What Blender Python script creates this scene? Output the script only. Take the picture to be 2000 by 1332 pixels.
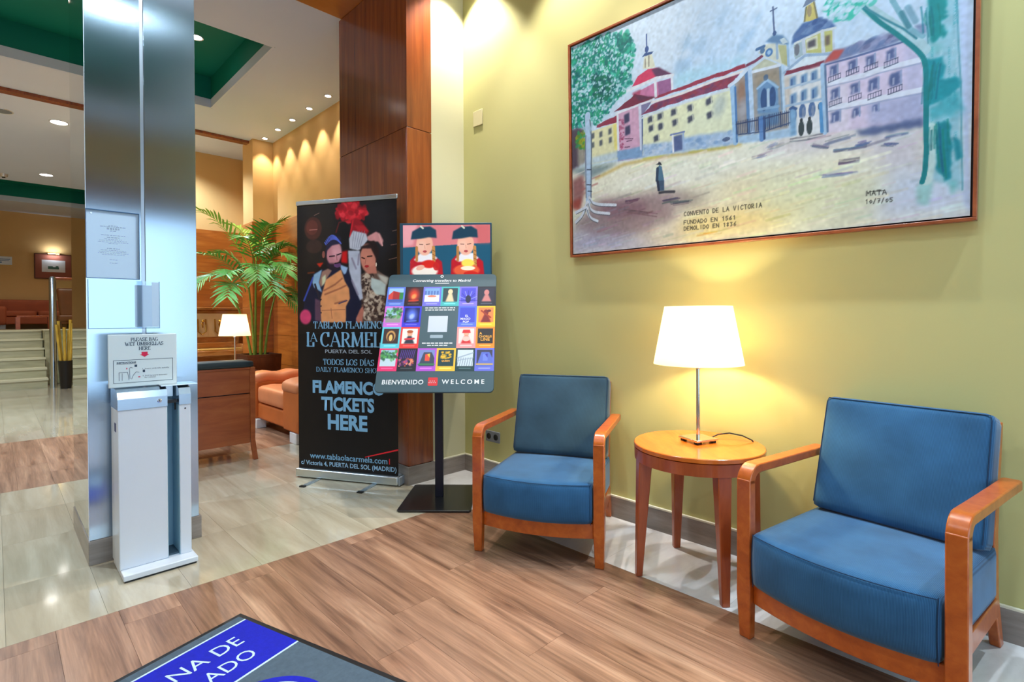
import bpy, bmesh, math, random
import numpy as np
from mathutils import Vector, Matrix

for _o in list(bpy.data.objects):
    bpy.data.objects.remove(_o, do_unlink=True)
scene = bpy.context.scene
COL = scene.collection
random.seed(7)
RNG = np.random.default_rng(11)
R = math.radians

# ------------------------------------------------------------------ camera
CAM_H = 1.18
cam_data = bpy.data.cameras.new('camera')
cam = bpy.data.objects.new('camera', cam_data)
COL.objects.link(cam)
cam_data.sensor_fit = 'HORIZONTAL'
cam_data.sensor_width = 36.0
cam_data.lens = 1025.0 / 2000.0 * 36.0
cam_data.shift_y = -(666.0 - 629.0) / 2000.0
cam_data.clip_start = 0.02
_yaw, _pit, _roll = R(44.627), R(0.477), R(-0.27)
_fw = Vector((math.sin(_yaw), math.cos(_yaw), 0)); _rt = Vector((math.cos(_yaw), -math.sin(_yaw), 0)); _up = Vector((0, 0, 1))
_fw2 = _fw * math.cos(_pit) - _up * math.sin(_pit)
_up2 = _up * math.cos(_pit) + _fw * math.sin(_pit)
_a = _rt * math.cos(_roll) + _up2 * math.sin(_roll)
_b = _up2 * math.cos(_roll) - _rt * math.sin(_roll)
_m = Matrix(((_a.x, _b.x, -_fw2.x, 0), (_a.y, _b.y, -_fw2.y, 0), (_a.z, _b.z, -_fw2.z, CAM_H), (0, 0, 0, 1)))
cam.matrix_world = _m
scene.camera = cam

# ------------------------------------------------------------------ world, daylight, exposure
world = bpy.data.worlds.new('street_sky')
scene.world = world
world.use_nodes = True
_bg = world.node_tree.nodes['Background']
_bg.inputs['Color'].default_value = (0.62, 0.80, 1.0, 1)
_bg.inputs['Strength'].default_value = 1.0
scene.view_settings.view_transform = 'Standard'
scene.view_settings.look = 'None'
scene.view_settings.gamma = 1.0
scene.view_settings.use_curve_mapping = False
scene.view_settings.exposure = 0.08

def area_light(name, loc, direction, sx, sy, energy, color, portal=False):
    d = bpy.data.lights.new(name, 'AREA'); d.shape = 'RECTANGLE'; d.size = sx; d.size_y = sy
    d.energy = energy; d.color = color
    o = bpy.data.objects.new(name, d); COL.objects.link(o)
    o.location = loc
    o.rotation_euler = Vector(direction).to_track_quat('-Z', 'Z').to_euler()
    if portal:
        d.cycles.is_portal = True
    return o
# daylight through the glazed street front behind the photographer
area_light('street_daylight', (0.3, -2.72, 1.45), (0, 1, 0), 4.2, 2.5, 66, (0.55, 0.77, 1.0))

# ------------------------------------------------------------------ helpers
def lin(c):
    return tuple((x / 12.92) if x <= 0.04045 else ((x + 0.055) / 1.055) ** 2.4 for x in c)
def rgb(r, g, b):
    return lin((r / 255.0, g / 255.0, b / 255.0)) + (1.0,)

MATS = {}
def nodes_of(m):
    m.use_nodes = True
    nt = m.node_tree
    return nt, nt.nodes, nt.links, nt.nodes['Principled BSDF']
def mat(name, col, rough=0.5, metal=0.0, spec=0.5, emit=None, estr=0.0, coat=0.0, bump=0.0, bscale=200.0, var=0.0, vscale=4.0, trans=0.0, ior=1.45, alpha=1.0, sheen=0.0, rvar=0.0):
    """plain procedural surface: slight noise in colour, fine bump"""
    if name in MATS: return MATS[name]
    m = bpy.data.materials.new(name); MATS[name] = m
    nt, N, L, B = nodes_of(m)
    B.inputs['Base Color'].default_value = col
    B.inputs['Roughness'].default_value = rough
    B.inputs['Metallic'].default_value = metal
    B.inputs['Specular IOR Level'].default_value = spec
    B.inputs['Coat Weight'].default_value = coat
    B.inputs['Coat Roughness'].default_value = 0.12
    B.inputs['Transmission Weight'].default_value = trans
    B.inputs['IOR'].default_value = ior
    B.inputs['Alpha'].default_value = alpha
    B.inputs['Sheen Weight'].default_value = sheen
    if emit is not None:
        B.inputs['Emission Color'].default_value = emit
        B.inputs['Emission Strength'].default_value = estr
    tc = N.new('ShaderNodeTexCoord')
    if var > 0 or rvar > 0:
        nz = N.new('ShaderNodeTexNoise'); nz.inputs['Scale'].default_value = vscale; nz.inputs['Detail'].default_value = 4
        L.new(tc.outputs['Object'], nz.inputs['Vector'])
        if var > 0:
            mr = N.new('ShaderNodeMapRange'); mr.inputs['To Min'].default_value = 1 - var; mr.inputs['To Max'].default_value = 1 + var
            mr.inputs['From Min'].default_value = 0.3; mr.inputs['From Max'].default_value = 0.7
            L.new(nz.outputs['Fac'], mr.inputs['Value'])
            mx = N.new('ShaderNodeMix'); mx.data_type = 'RGBA'; mx.blend_type = 'MULTIPLY'; mx.inputs[0].default_value = 1
            mx.inputs[6].default_value = col
            L.new(mr.outputs['Result'], mx.inputs[7]); L.new(mx.outputs[2], B.inputs['Base Color'])
        if rvar > 0:
            mr2 = N.new('ShaderNodeMapRange'); mr2.inputs['To Min'].default_value = max(0, rough - rvar); mr2.inputs['To Max'].default_value = rough + rvar
            L.new(nz.outputs['Fac'], mr2.inputs['Value']); L.new(mr2.outputs['Result'], B.inputs['Roughness'])
    if bump > 0:
        n2 = N.new('ShaderNodeTexNoise'); n2.inputs['Scale'].default_value = bscale; n2.inputs['Detail'].default_value = 2
        L.new(tc.outputs['Object'], n2.inputs['Vector'])
        bp = N.new('ShaderNodeBump'); bp.inputs['Strength'].default_value = bump; bp.inputs['Distance'].default_value = 0.002
        L.new(n2.outputs['Fac'], bp.inputs['Height']); L.new(bp.outputs['Normal'], B.inputs['Normal'])
    return m

def ramp(N, stops):
    r = N.new('ShaderNodeValToRGB'); e = r.color_ramp.elements
    e[0].position, e[0].color = stops[0]; e[1].position, e[1].color = stops[-1]
    for p, c in stops[1:-1]:
        k = e.new(p); k.color = c
    return r
def grain_mat(name, stops, axis='Z', scale=(18, 18, 1.2), rough=0.35, coat=0.3, world_pos=False, per_piece=0.0, knots=False, bump=0.05, fine=None):
    """wood or veined stone: stretched noise along one axis, tone per piece"""
    if name in MATS: return MATS[name]
    m = bpy.data.materials.new(name); MATS[name] = m
    nt, N, L, B = nodes_of(m)
    if world_pos:
        src = N.new('ShaderNodeNewGeometry').outputs['Position']
    else:
        src = N.new('ShaderNodeTexCoord').outputs['Object']
    oi = N.new('ShaderNodeObjectInfo')
    off = N.new('ShaderNodeVectorMath'); off.operation = 'MULTIPLY'
    cmb = N.new('ShaderNodeCombineXYZ')
    for i in range(3): L.new(oi.outputs['Random'], cmb.inputs[i])
    L.new(cmb.outputs[0], off.inputs[0]); off.inputs[1].default_value = (37, 23, 11)
    add = N.new('ShaderNodeVectorMath'); add.operation = 'ADD'
    L.new(src, add.inputs[0]); L.new(off.outputs[0], add.inputs[1])
    mp = N.new('ShaderNodeMapping'); mp.inputs['Scale'].default_value = scale
    L.new(add.outputs[0], mp.inputs['Vector'])
    nz = N.new('ShaderNodeTexNoise'); nz.inputs['Scale'].default_value = 1; nz.inputs['Detail'].default_value = 6; nz.inputs['Roughness'].default_value = 0.62; nz.inputs['Distortion'].default_value = 0.6
    L.new(mp.outputs[0], nz.inputs['Vector'])
    rp = ramp(N, stops); L.new(nz.outputs['Fac'], rp.inputs['Fac'])
    col = rp.outputs['Color']
    if fine:
        mp3 = N.new('ShaderNodeMapping'); mp3.inputs['Scale'].default_value = fine; L.new(add.outputs[0], mp3.inputs['Vector'])
        n3 = N.new('ShaderNodeTexNoise'); n3.inputs['Scale'].default_value = 1; n3.inputs['Detail'].default_value = 3; L.new(mp3.outputs[0], n3.inputs['Vector'])
        r3 = N.new('ShaderNodeMapRange'); r3.inputs['From Min'].default_value = 0.3; r3.inputs['From Max'].default_value = 0.7; r3.inputs['To Min'].default_value = 0.80; r3.inputs['To Max'].default_value = 1.15; L.new(n3.outputs['Fac'], r3.inputs['Value'])
        m3 = N.new('ShaderNodeMix'); m3.data_type = 'RGBA'; m3.blend_type = 'MULTIPLY'; m3.inputs[0].default_value = 1; L.new(col, m3.inputs[6]); L.new(r3.outputs['Result'], m3.inputs[7]); col = m3.outputs[2]
    if knots:
        vz = N.new('ShaderNodeTexVoronoi'); vz.voronoi_dimensions = '2D'; vz.inputs['Scale'].default_value = 1.0
        mp2 = N.new('ShaderNodeMapping'); mp2.inputs['Scale'].default_value = knots
        L.new(add.outputs[0], mp2.inputs['Vector']); L.new(mp2.outputs[0], vz.inputs['Vector'])
        kr = ramp(N, [(0.0, (0.22, 0.17, 0.15, 1)), (0.05, (0.6, 0.52, 0.48, 1)), (0.16, (1, 1, 1, 1))])
        L.new(vz.outputs['Distance'], kr.inputs['Fac'])
        mk = N.new('ShaderNodeMix'); mk.data_type = 'RGBA'; mk.blend_type = 'MULTIPLY'; mk.inputs[0].default_value = 0.75
        L.new(col, mk.inputs[6]); L.new(kr.outputs['Color'], mk.inputs[7]); col = mk.outputs[2]
    if per_piece > 0:
        mr = N.new('ShaderNodeMapRange'); mr.inputs['To Min'].default_value = 1 - per_piece; mr.inputs['To Max'].default_value = 1 + per_piece
        L.new(oi.outputs['Random'], mr.inputs['Value'])
        mx = N.new('ShaderNodeMix'); mx.data_type = 'RGBA'; mx.blend_type = 'MULTIPLY'; mx.inputs[0].default_value = 1
        L.new(col, mx.inputs[6]); L.new(mr.outputs['Result'], mx.inputs[7]); col = mx.outputs[2]
    L.new(col, B.inputs['Base Color'])
    B.inputs['Roughness'].default_value = rough
    B.inputs['Coat Weight'].default_value = coat; B.inputs['Coat Roughness'].default_value = 0.15
    if bump:
        bp = N.new('ShaderNodeBump'); bp.inputs['Strength'].default_value = bump; bp.inputs['Distance'].default_value = 0.002
        L.new(nz.outputs['Fac'], bp.inputs['Height']); L.new(bp.outputs['Normal'], B.inputs['Normal'])
    return m

class MB:
    """collects shapes; build() links them as ONE mesh object"""
    def __init__(self): self.v = []; self.f = []; self.mi = []
    def add(self, vs, fs, mi=0):
        k = len(self.v); self.v += [tuple(p) for p in vs]; self.f += [tuple(i + k for i in f) for f in fs]; self.mi += [mi] * len(fs); return self
    def box(self, x0, x1, y0, y1, z0, z1, mi=0, M=None):
        vs = [(x, y, z) for z in (z0, z1) for y in (y0, y1) for x in (x0, x1)]
        if M is not None: vs = [M @ Vector(p) for p in vs]
        return self.add(vs, [(0, 2, 3, 1), (4, 5, 7, 6), (0, 1, 5, 4), (2, 6, 7, 3), (0, 4, 6, 2), (1, 3, 7, 5)], mi)
    def hexa(self, b, t, mi=0):
        """b, t: four points each, same winding (counter-clockwise seen from above)"""
        return self.add(list(b) + list(t), [(3, 2, 1, 0), (4, 5, 6, 7), (0, 1, 5, 4), (1, 2, 6, 5), (2, 3, 7, 6), (3, 0, 4, 7)], mi)
    def prism(self, pts, z0, z1, mi=0, M=None):
        n = len(pts); vs = [Vector((p[0], p[1], z0)) for p in pts] + [Vector((p[0], p[1], z1)) for p in pts]
        if M is not None: vs = [M @ p for p in vs]
        fs = [tuple(range(n - 1, -1, -1)), tuple(range(n, 2 * n))] + [(i, (i + 1) % n, n + (i + 1) % n, n + i) for i in range(n)]
        return self.add(vs, fs, mi)
    def lathe(self, prof, n=32, c=(0, 0, 0), mi=0, cap=True):
        vs = []; fs = []
        for r, z in prof:
            for i in range(n):
                a = 2 * math.pi * i / n; vs.append((c[0] + r * math.cos(a), c[1] + r * math.sin(a), c[2] + z))
        for k in range(len(prof) - 1):
            for i in range(n):
                j = (i + 1) % n; fs.append((k * n + i, k * n + j, (k + 1) * n + j, (k + 1) * n + i))
        if cap:
            if prof[0][0] > 1e-6: fs.append(tuple(range(n - 1, -1, -1)))
            if prof[-1][0] > 1e-6: fs.append(tuple(range((len(prof) - 1) * n, len(prof) * n)))
        return self.add(vs, fs, mi)
    def tube(self, pts, r, n=8, mi=0, cap=True):
        pts = [Vector(p) for p in pts]; rs = r if isinstance(r, (list, tuple)) else [r] * len(pts)
        vs = []; fs = []; ref = None
        for i, p in enumerate(pts):
            t = (pts[min(i + 1, len(pts) - 1)] - pts[max(i - 1, 0)]).normalized()
            if ref is None:
                ref = Vector((0, 0, 1)) if abs(t.z) < 0.9 else Vector((1, 0, 0))
            u = (ref - t * ref.dot(t)).normalized(); w = t.cross(u); ref = u
            for k in range(n):
                a = 2 * math.pi * k / n; vs.append(p + (u * math.cos(a) + w * math.sin(a)) * rs[i])
        for i in range(len(pts) - 1):
            for k in range(n):
                j = (k + 1) % n; fs.append((i * n + k, i * n + j, (i + 1) * n + j, (i + 1) * n + k))
        if cap:
            fs.append(tuple(range(n - 1, -1, -1))); fs.append(tuple(range((len(pts) - 1) * n, len(pts) * n)))
        return self.add(vs, fs, mi)
    def sweep(self, pts, sections, mi=0):
        """pts: centre points; sections: per point (u vector, w vector) half-axes of a rectangle"""
        vs = []; fs = []
        for p, (u, w) in zip(pts, sections):
            p = Vector(p); u = Vector(u); w = Vector(w)
            vs += [p - u - w, p + u - w, p + u + w, p - u + w]
        n = len(pts)
        for i in range(n - 1):
            for k in range(4):
                j = (k + 1) % 4; fs.append((4 * i + k, 4 * i + j, 4 * i + 4 + j, 4 * i + 4 + k))
        fs.append((3, 2, 1, 0)); fs.append((4 * n - 4, 4 * n - 3, 4 * n - 2, 4 * n - 1))
        return self.add(vs, fs, mi)
    def mesh(self, name, mats, smooth=False):
        me = bpy.data.meshes.new(name)
        me.from_pydata(self.v, [], self.f)
        for m in (mats if isinstance(mats, (list, tuple)) else [mats]): me.materials.append(m)
        if max(self.mi, default=0) > 0: me.polygons.foreach_set('material_index', self.mi)
        bm = bmesh.new(); bm.from_mesh(me); bmesh.ops.recalc_face_normals(bm, faces=bm.faces); bm.to_mesh(me); bm.free()
        if smooth: me.polygons.foreach_set('use_smooth', [True] * len(me.polygons))
        me.update(); return me
    def build(self, name, mats, parent=None, smooth=False, bevel=0.0, seg=2, sub=0):
        o = bpy.data.objects.new(name, self.mesh(name, mats, smooth or bevel > 0)); COL.objects.link(o)
        o.parent = parent
        if bevel > 0:
            b = o.modifiers.new('bevel', 'BEVEL'); b.width = bevel; b.segments = seg; b.limit_method = 'ANGLE'; b.angle_limit = R(40); b.harden_normals = False
        if sub:
            s = o.modifiers.new('sub', 'SUBSURF'); s.levels = sub; s.render_levels = sub
        if (smooth or bevel > 0) and not sub:
            autosmooth(o)
        return o
def autosmooth(o, ang=40):
    # mark sharp edges by angle so flat faces stay flat
    me = o.data; bm = bmesh.new(); bm.from_mesh(me)
    for e in bm.edges:
        if len(e.link_faces) == 2 and e.calc_face_angle(0) > R(ang): e.smooth = False
    bm.to_mesh(me); bm.free()

def tag(o, label=None, cat=None, group=None, kind=None):
    if label: o['label'] = label
    if cat: o['category'] = cat
    if group: o['group'] = group
    if kind: o['kind'] = kind
    return o
def thing(name, label, cat, loc=(0, 0, 0), rz=0.0, group=None):
    o = bpy.data.objects.new(name, None); o.empty_display_size = 0.1; COL.objects.link(o)
    o.location = loc; o.rotation_euler = (0, 0, rz)
    return tag(o, label, cat, group)
def struct(name, mb, m, parent=None, bevel=0.0, label=None):
    o = mb.build(name, m, parent, bevel=bevel)
    if parent is None: tag(o, label=label, kind='structure')
    return o
def copy_tree(o, parent=None):
    c = o.copy(); COL.objects.link(c); c.parent = parent
    for ch in list(o.children): copy_tree(ch, c)
    return c
def spot(name, loc, aim, energy, color, size=80, blend=0.6, radius=0.03, parent=None):
    d = bpy.data.lights.new(name, 'SPOT'); d.energy = energy; d.color = color; d.spot_size = R(size); d.spot_blend = blend; d.shadow_soft_size = radius
    o = bpy.data.objects.new(name, d); COL.objects.link(o); o.location = loc
    o.rotation_euler = (Vector(aim) - Vector(loc)).to_track_quat('-Z', 'Y').to_euler(); o.parent = parent
    return o

_UNIT = {}
def piece(name, m, x0, x1, y0, y1, z0, z1, parent, key=None):
    """one plank / tile / panel: a shared chamfered unit block scaled to size"""
    k = key or m.name
    if k not in _UNIT: _UNIT[k] = MB().box(-.5, .5, -.5, .5, -.5, .5).mesh(name, m)
    o = bpy.data.objects.new(name, _UNIT[k]); COL.objects.link(o); o.parent = parent
    o.location = ((x0 + x1) / 2, (y0 + y1) / 2, (z0 + z1) / 2); o.scale = (x1 - x0, y1 - y0, z1 - z0)
    return o

# ------------------------------------------------------------------ surfaces
def wall_paint(name, col, var=0.03):
    return mat(name, col, rough=0.75, spec=0.25, var=var, vscale=1.3, bump=0.06, bscale=350)
M_OLIVE = wall_paint('olive_wall_paint', rgb(191, 188, 130))
M_STUB = wall_paint('pale_olive_wall_paint', rgb(204, 202, 168))
M_OCHRE = wall_paint('ochre_wall_paint', rgb(216, 176, 118))
M_WHITE_COOL = mat('ceiling_white_cool_tint', rgb(208, 217, 237), rough=0.8, spec=0.2, var=0.02, vscale=1.0)  # white ceiling; the cool cast of the light is mixed into its colour
M_GREEN = mat('recess_green', rgb(6, 120, 104), rough=0.6, spec=0.3, var=0.05, vscale=1.5)
M_PLANK = grain_mat('laminate_plank', [(0.25, rgb(84, 56, 42)), (0.40, rgb(132, 96, 74)), (0.56, rgb(164, 124, 98)), (0.75, rgb(188, 150, 122))],
                    scale=(15, 1.0, 1), rough=0.33, coat=0.12, world_pos=True, per_piece=0.12, knots=(5, 1.1, 1), bump=0.04, fine=(120, 4, 1))
M_TILE = grain_mat('marble_tile', [(0.25, rgb(164, 153, 130)), (0.45, rgb(182, 172, 149)), (0.6, rgb(194, 185, 163)), (0.8, rgb(206, 198, 178))],
                   scale=(9, 0.9, 1), rough=0.07, coat=0.6, world_pos=True, per_piece=0.05, bump=0.0)
M_TILE_R = grain_mat('pale_marble_tile', [(0.25, rgb(204, 202, 200)), (0.5, rgb(228, 227, 226)), (0.8, rgb(242, 242, 242))],
                   scale=(3, 7, 1), rough=0.10, coat=0.35, world_pos=True, per_piece=0.04, bump=0.0)
M_SKIRT = grain_mat('grey_stone_skirting', [(0.25, rgb(112, 104, 98)), (0.5, rgb(140, 131, 124)), (0.8, rgb(166, 157, 150))],
                   scale=(2, 2, 22), rough=0.3, coat=0.2, world_pos=True, bump=0.02)
M_SKIRT_TOP = mat('skirting_cap', rgb(226, 222, 200), rough=0.5)
M_GROUT = mat('grout', rgb(120, 110, 92), rough=0.9)
M_UNDER = mat('plank_joint', rgb(96, 68, 52), rough=0.9)
M_CHERRY = grain_mat('cherry_veneer', [(0.2, rgb(98, 42, 16)), (0.5, rgb(138, 66, 24)), (0.8, rgb(166, 88, 36))],
                     scale=(22, 22, 1.1), rough=0.26, coat=0.5, world_pos=True, bump=0.0)
M_CHERRY_H = grain_mat('cherry_panel', [(0.2, rgb(124, 60, 18)), (0.5, rgb(168, 92, 32)), (0.8, rgb(196, 120, 50))],
                     scale=(1.4, 1.4, 14), rough=0.28, coat=0.4, world_pos=True, per_piece=0.08, bump=0.0)
M_DARKWOOD = mat('panel_joint', rgb(54, 26, 10), rough=0.8)

X_R = 2.61      # painting wall
Y_B = 3.17      # short wall at the corner
Z_C = 3.683     # ceiling
Z_J = 2.53      # top of wainscot / panel joint

# ---- floor
fl = struct('floor', MB().box(-4, 4.2, -2.9, 18, -0.06, -0.012), M_GROUT)
g = 0.0009
# laminate planks along Y, in front
xs = np.arange(2.085, -1.45, -0.193)
for i, x1 in enumerate(xs):
    x0 = x1 - 0.193
    y = -2.75 + random.uniform(-1.2, 0)
    while y < 2.63:
        y2 = min(y + 1.28, 2.63)
        if y2 > -2.7 and y2 - y > 0.02:
            piece('plank', M_PLANK, x0 + g / 2, x1 - g / 2, max(y, -2.7) + g / 2, y2 - g / 2, -0.012, 0.0, fl)
        y += 1.28
piece('plank_bed', M_UNDER, -1.6, 2.085, -2.7, 2.63, -0.0119, -0.006, fl)
# marble strip along the painting wall
y = -2.7
while y < 3.15:
    y2 = min(y + 0.6, Y_B + 0.02)
    piece('tile', M_TILE_R, 2.085 + g, X_R, y + g / 2, y2 - g / 2, -0.012, 0.0, fl)
    y = y2
# marble passage
ys = [2.63, 3.207, 3.808, 4.409, 4.985]
xt = [0.02 + 0.295 * k for k in range(-8, 10)]
for a, b in zip(ys[:-1], ys[1:]):
    for c in xt:
        if a < 2.7 and c + 0.295 > 2.09: continue
        if c > 2.8: continue
        x1 = min(c + 0.295, 2.84)
        piece('tile', M_TILE, c + g / 2, x1 - g / 2, a + g / 2, b - g / 2, -0.012, 0.0, fl)
# laminate band in the lounge
for k in range(30):
    x0 = -2.4 + k * 0.193
    if x0 > 2.7: break
    s = 4.985 + random.uniform(0.4, 1.1)
    for a, b in ((4.985, s), (s, 6.99)):
        piece('plank', M_PLANK, x0 + g / 2, min(x0 + 0.193, 2.84) - g / 2, a + g / 2, b - g / 2, -0.012, 0.0, fl)
piece('plank_bed', M_UNDER, -2.4, 2.84, 4.985, 6.99, -0.0119, -0.006, fl)
# far marble
for k in range(9):
    for j in range(18):
        x0 = -2.0 + j * 0.295
        piece('tile', M_TILE, x0 + g / 2, x0 + 0.295 - g / 2, 6.99 + k * 0.6 + g / 2, 6.99 + (k + 1) * 0.6 - g / 2, -0.012, 0.0, fl)

# ---- walls of the entrance hall
struct('wall_right', MB().box(X_R, X_R + 0.15, -2.7, Y_B + 0.2, 0, 3.9), M_OLIVE)
struct('wall_back', MB().box(2.29, X_R, Y_B, Y_B + 0.2, 0, 3.9), M_STUB)
struct('wall_left', MB().box(-2.6, -2.45, -2.7, 17, 0, 4.2), M_OCHRE)
# street front: piers, lintel, glazing bars (open to the daylight)
wf = MB()
wf.box(-2.6, -1.9, -2.8, -2.6, 0, 3.9).box(2.5, 2.76, -2.8, -2.6, 0, 3.9).box(-1.9, 2.5, -2.8, -2.6, 3.05, 3.9)
struct('wall_front', wf, M_OCHRE)
struct('trim_3', MB().box(-1.9, 2.5, -2.8, -2.56, 2.7, 3.05), M_CHERRY)
wn = MB()
for x in (-1.9, -0.75, 0.35, 1.45, 2.44): wn.box(x, x + 0.06, -2.68, -2.62, 0, 2.7)
wn.box(-1.9, 2.5, -2.68, -2.62, 0, 0.1).box(-1.9, 2.5, -2.68, -2.62, 2.64, 2.7)
struct('window_1', wn, mat('anodised_frame', rgb(70, 74, 80), rough=0.4, metal=0.8))
struct('pavement', MB().box(-12, 14, -14, -2.81, -0.1, -0.02), mat('pavement_stone', rgb(150, 150, 150), rough=0.8, var=0.1))

# ---- skirting
def skirting(name, x0, x1, y0, y1, h=0.128):
    o = struct(name, MB().box(x0, x1, y0, y1, 0, h - 0.008), M_SKIRT)
    MB().box(x0, x1, y0, y1, h - 0.008, h).build('cap', M_SKIRT_TOP, o)
    return o
skirting('baseboard_right', X_R - 0.016, X_R - 0.0005, -2.6, Y_B - 0.001)
skirting('baseboard_back', 2.30, X_R - 0.017, Y_B - 0.016, Y_B - 0.0005)

# ---- ceilings
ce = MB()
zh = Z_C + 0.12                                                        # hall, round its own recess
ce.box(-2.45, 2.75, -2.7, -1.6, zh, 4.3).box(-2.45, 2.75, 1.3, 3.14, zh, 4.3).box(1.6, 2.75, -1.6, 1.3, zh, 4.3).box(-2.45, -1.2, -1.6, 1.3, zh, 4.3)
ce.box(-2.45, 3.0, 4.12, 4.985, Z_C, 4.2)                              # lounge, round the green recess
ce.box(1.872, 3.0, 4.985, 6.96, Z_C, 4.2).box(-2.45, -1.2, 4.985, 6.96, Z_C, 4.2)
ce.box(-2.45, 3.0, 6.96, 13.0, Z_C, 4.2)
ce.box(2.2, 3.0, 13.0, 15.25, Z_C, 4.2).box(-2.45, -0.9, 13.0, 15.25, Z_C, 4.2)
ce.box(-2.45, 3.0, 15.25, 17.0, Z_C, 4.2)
struct('ceiling', ce, M_WHITE_COOL)
def recess(name, x0, x1, y0, y1, Z_C=Z_C):
    w = 0.012
    # a white lip stands proud, the green trough lies above it
    lip = MB()
    lip.box(x0, x1, y0 - w, y0 + w, Z_C + 0.001, Z_C + 0.10).box(x0, x1, y1 - w, y1 + w, Z_C + 0.001, Z_C + 0.10)
    lip.box(x0 - w, x0 + w, y0, y1, Z_C + 0.001, Z_C + 0.10).box(x1 - w, x1 + w, y0, y1, Z_C + 0.001, Z_C + 0.10)
    gr = MB(); zt = Z_C + 0.36; za = Z_C + 0.10
    gr.box(x0, x1, y0, y1, zt, zt + 0.02)
    gr.box(x0, x1, y0 - 0.005, y0 + 0.006, za, zt).box(x0, x1, y1 - 0.006, y1 + 0.005, za, zt)
    gr.box(x0 - 0.005, x0 + 0.006, y0, y1, za, zt).box(x1 - 0.006, x1 + 0.005, y0, y1, za, zt)
    o = struct(name, gr, M_GREEN)
    lip.build('lip', M_WHITE_COOL, o)
    return o
recess('ceiling_recess_3', -1.19, 1.59, -1.59, 1.29, Z_C + 0.12)
recess('ceiling_recess_1', -1.19, 1.862, 4.995, 6.95)
recess('ceiling_recess_2', -0.89, 2.19, 13.01, 15.24)
struct('trim_1', MB().box(-2.45, 2.58, 7.85, 7.97, Z_C - 0.035, Z_C - 0.0005), M_CHERRY)
# timber soffit over the passage
struct('trim_2', MB().box(-2.45, 2.85, 3.14, 4.115, Z_C - 0.012, Z_C + 0.3), M_CHERRY_H)

# ---- lounge walls
wl = struct('wall_lounge', MB().box(2.85, 3.0, 4.15, 8.9, 0, 4.0), M_OCHRE)
struct('wall_return', MB().box(2.30, 2.85, 3.38, 4.16, 0, Z_C - 0.013), M_OCHRE)
zs = [0.15, 0.55, 0.95, 1.345, 1.745, 2.145, Z_J]
def panels(parent, horiz, fixed, a0, a1, step, proud, face):
    """wainscot boards on a wall; face 'x-': looks to -X at X=fixed, 'y-': looks to -Y at Y=fixed"""
    gp = 0.004
    a = a0
    while a < a1 - 0.01:
        b = min(a + step, a1)
        for z0, z1 in zip(zs[:-1], zs[1:]):
            if face == 'x-': piece('panel', M_CHERRY_H, fixed - proud, fixed, a + gp / 2, b - gp / 2, z0 + gp / 2, z1 - gp / 2, parent)
            else: piece('panel', M_CHERRY_H, a + gp / 2, b - gp / 2, fixed - proud, fixed, z0 + gp / 2, z1 - gp / 2, parent)
        a = b
    if face == 'x-': piece('panel_backing', M_DARKWOOD, fixed - proud * 0.6, fixed + 0.0005, a0, a1, 0.02, Z_J - 0.003, parent); piece('plinth', M_SKIRT, fixed - proud, fixed, a0, a1, 0, 0.148, parent)
    else: piece('panel_backing', M_DARKWOOD, a0, a1, fixed - proud * 0.6, fixed + 0.0005, 0.02, Z_J - 0.003, parent); piece('plinth', M_SKIRT, a0, a1, fixed - proud, fixed, 0, 0.148, parent)
panels(wl, None, 2.85, 4.165, 7.70, 1.18, 0.02, 'x-')
pil = struct('wall_pilaster', MB().box(2.575, 2.85, 7.72, 8.12, 0, Z_C), M_OCHRE)
panels(pil, None, 7.72, 2.575, 2.83, 0.5, 0.02, 'y-')
for z0, z1 in zip(zs[:-1], zs[1:]): piece('panel', M_CHERRY_H, 2.555, 2.575, 7.702, 8.12, z0 + .002, z1 - .002, pil)
wb = struct('wall_lounge_back', MB().box(0.95, 2.85, 8.90, 9.05, 0, Z_C), M_OCHRE)
panels(wb, None, 8.90, 0.95, 2.85, 0.95, 0.02, 'y-')
struct('wall_far', MB().box(-2.45, 3.2, 16.75, 16.9, 0, Z_C), M_OCHRE)
struct('wall_passage', MB().box(2.4, 2.55, 9.05, 16.75, 0, Z_C), M_OCHRE)

# ---- timber clad column by the banner
wc = thing('timber_column', 'tall cherry veneered square column behind the black banner', 'column', (2.078, 3.15, 0))
MB().box(0.012, 0.205, 0.012, 1.0, 0.0, Z_C - 0.013).build('core', M_DARKWOOD, wc)
for z0, z1 in ((0.128, Z_J), (Z_J, Z_C - 0.013)):
    MB().box(0.0, 0.212, 0.0, 0.012, z0 + 0.002, z1 - 0.002).build('panel', M_CHERRY, wc, bevel=0.002)
    MB().box(0.0, 0.012, 0.0125, 1.003, z0 + 0.002, z1 - 0.002).build('panel', M_CHERRY, wc, bevel=0.002)
MB().box(-0.014, 0.213, -0.014, -0.0005, 0, 0.128).box(-0.014, -0.0005, -0.0005, 1.0, 0, 0.128).build('plinth', M_SKIRT, wc)

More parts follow.
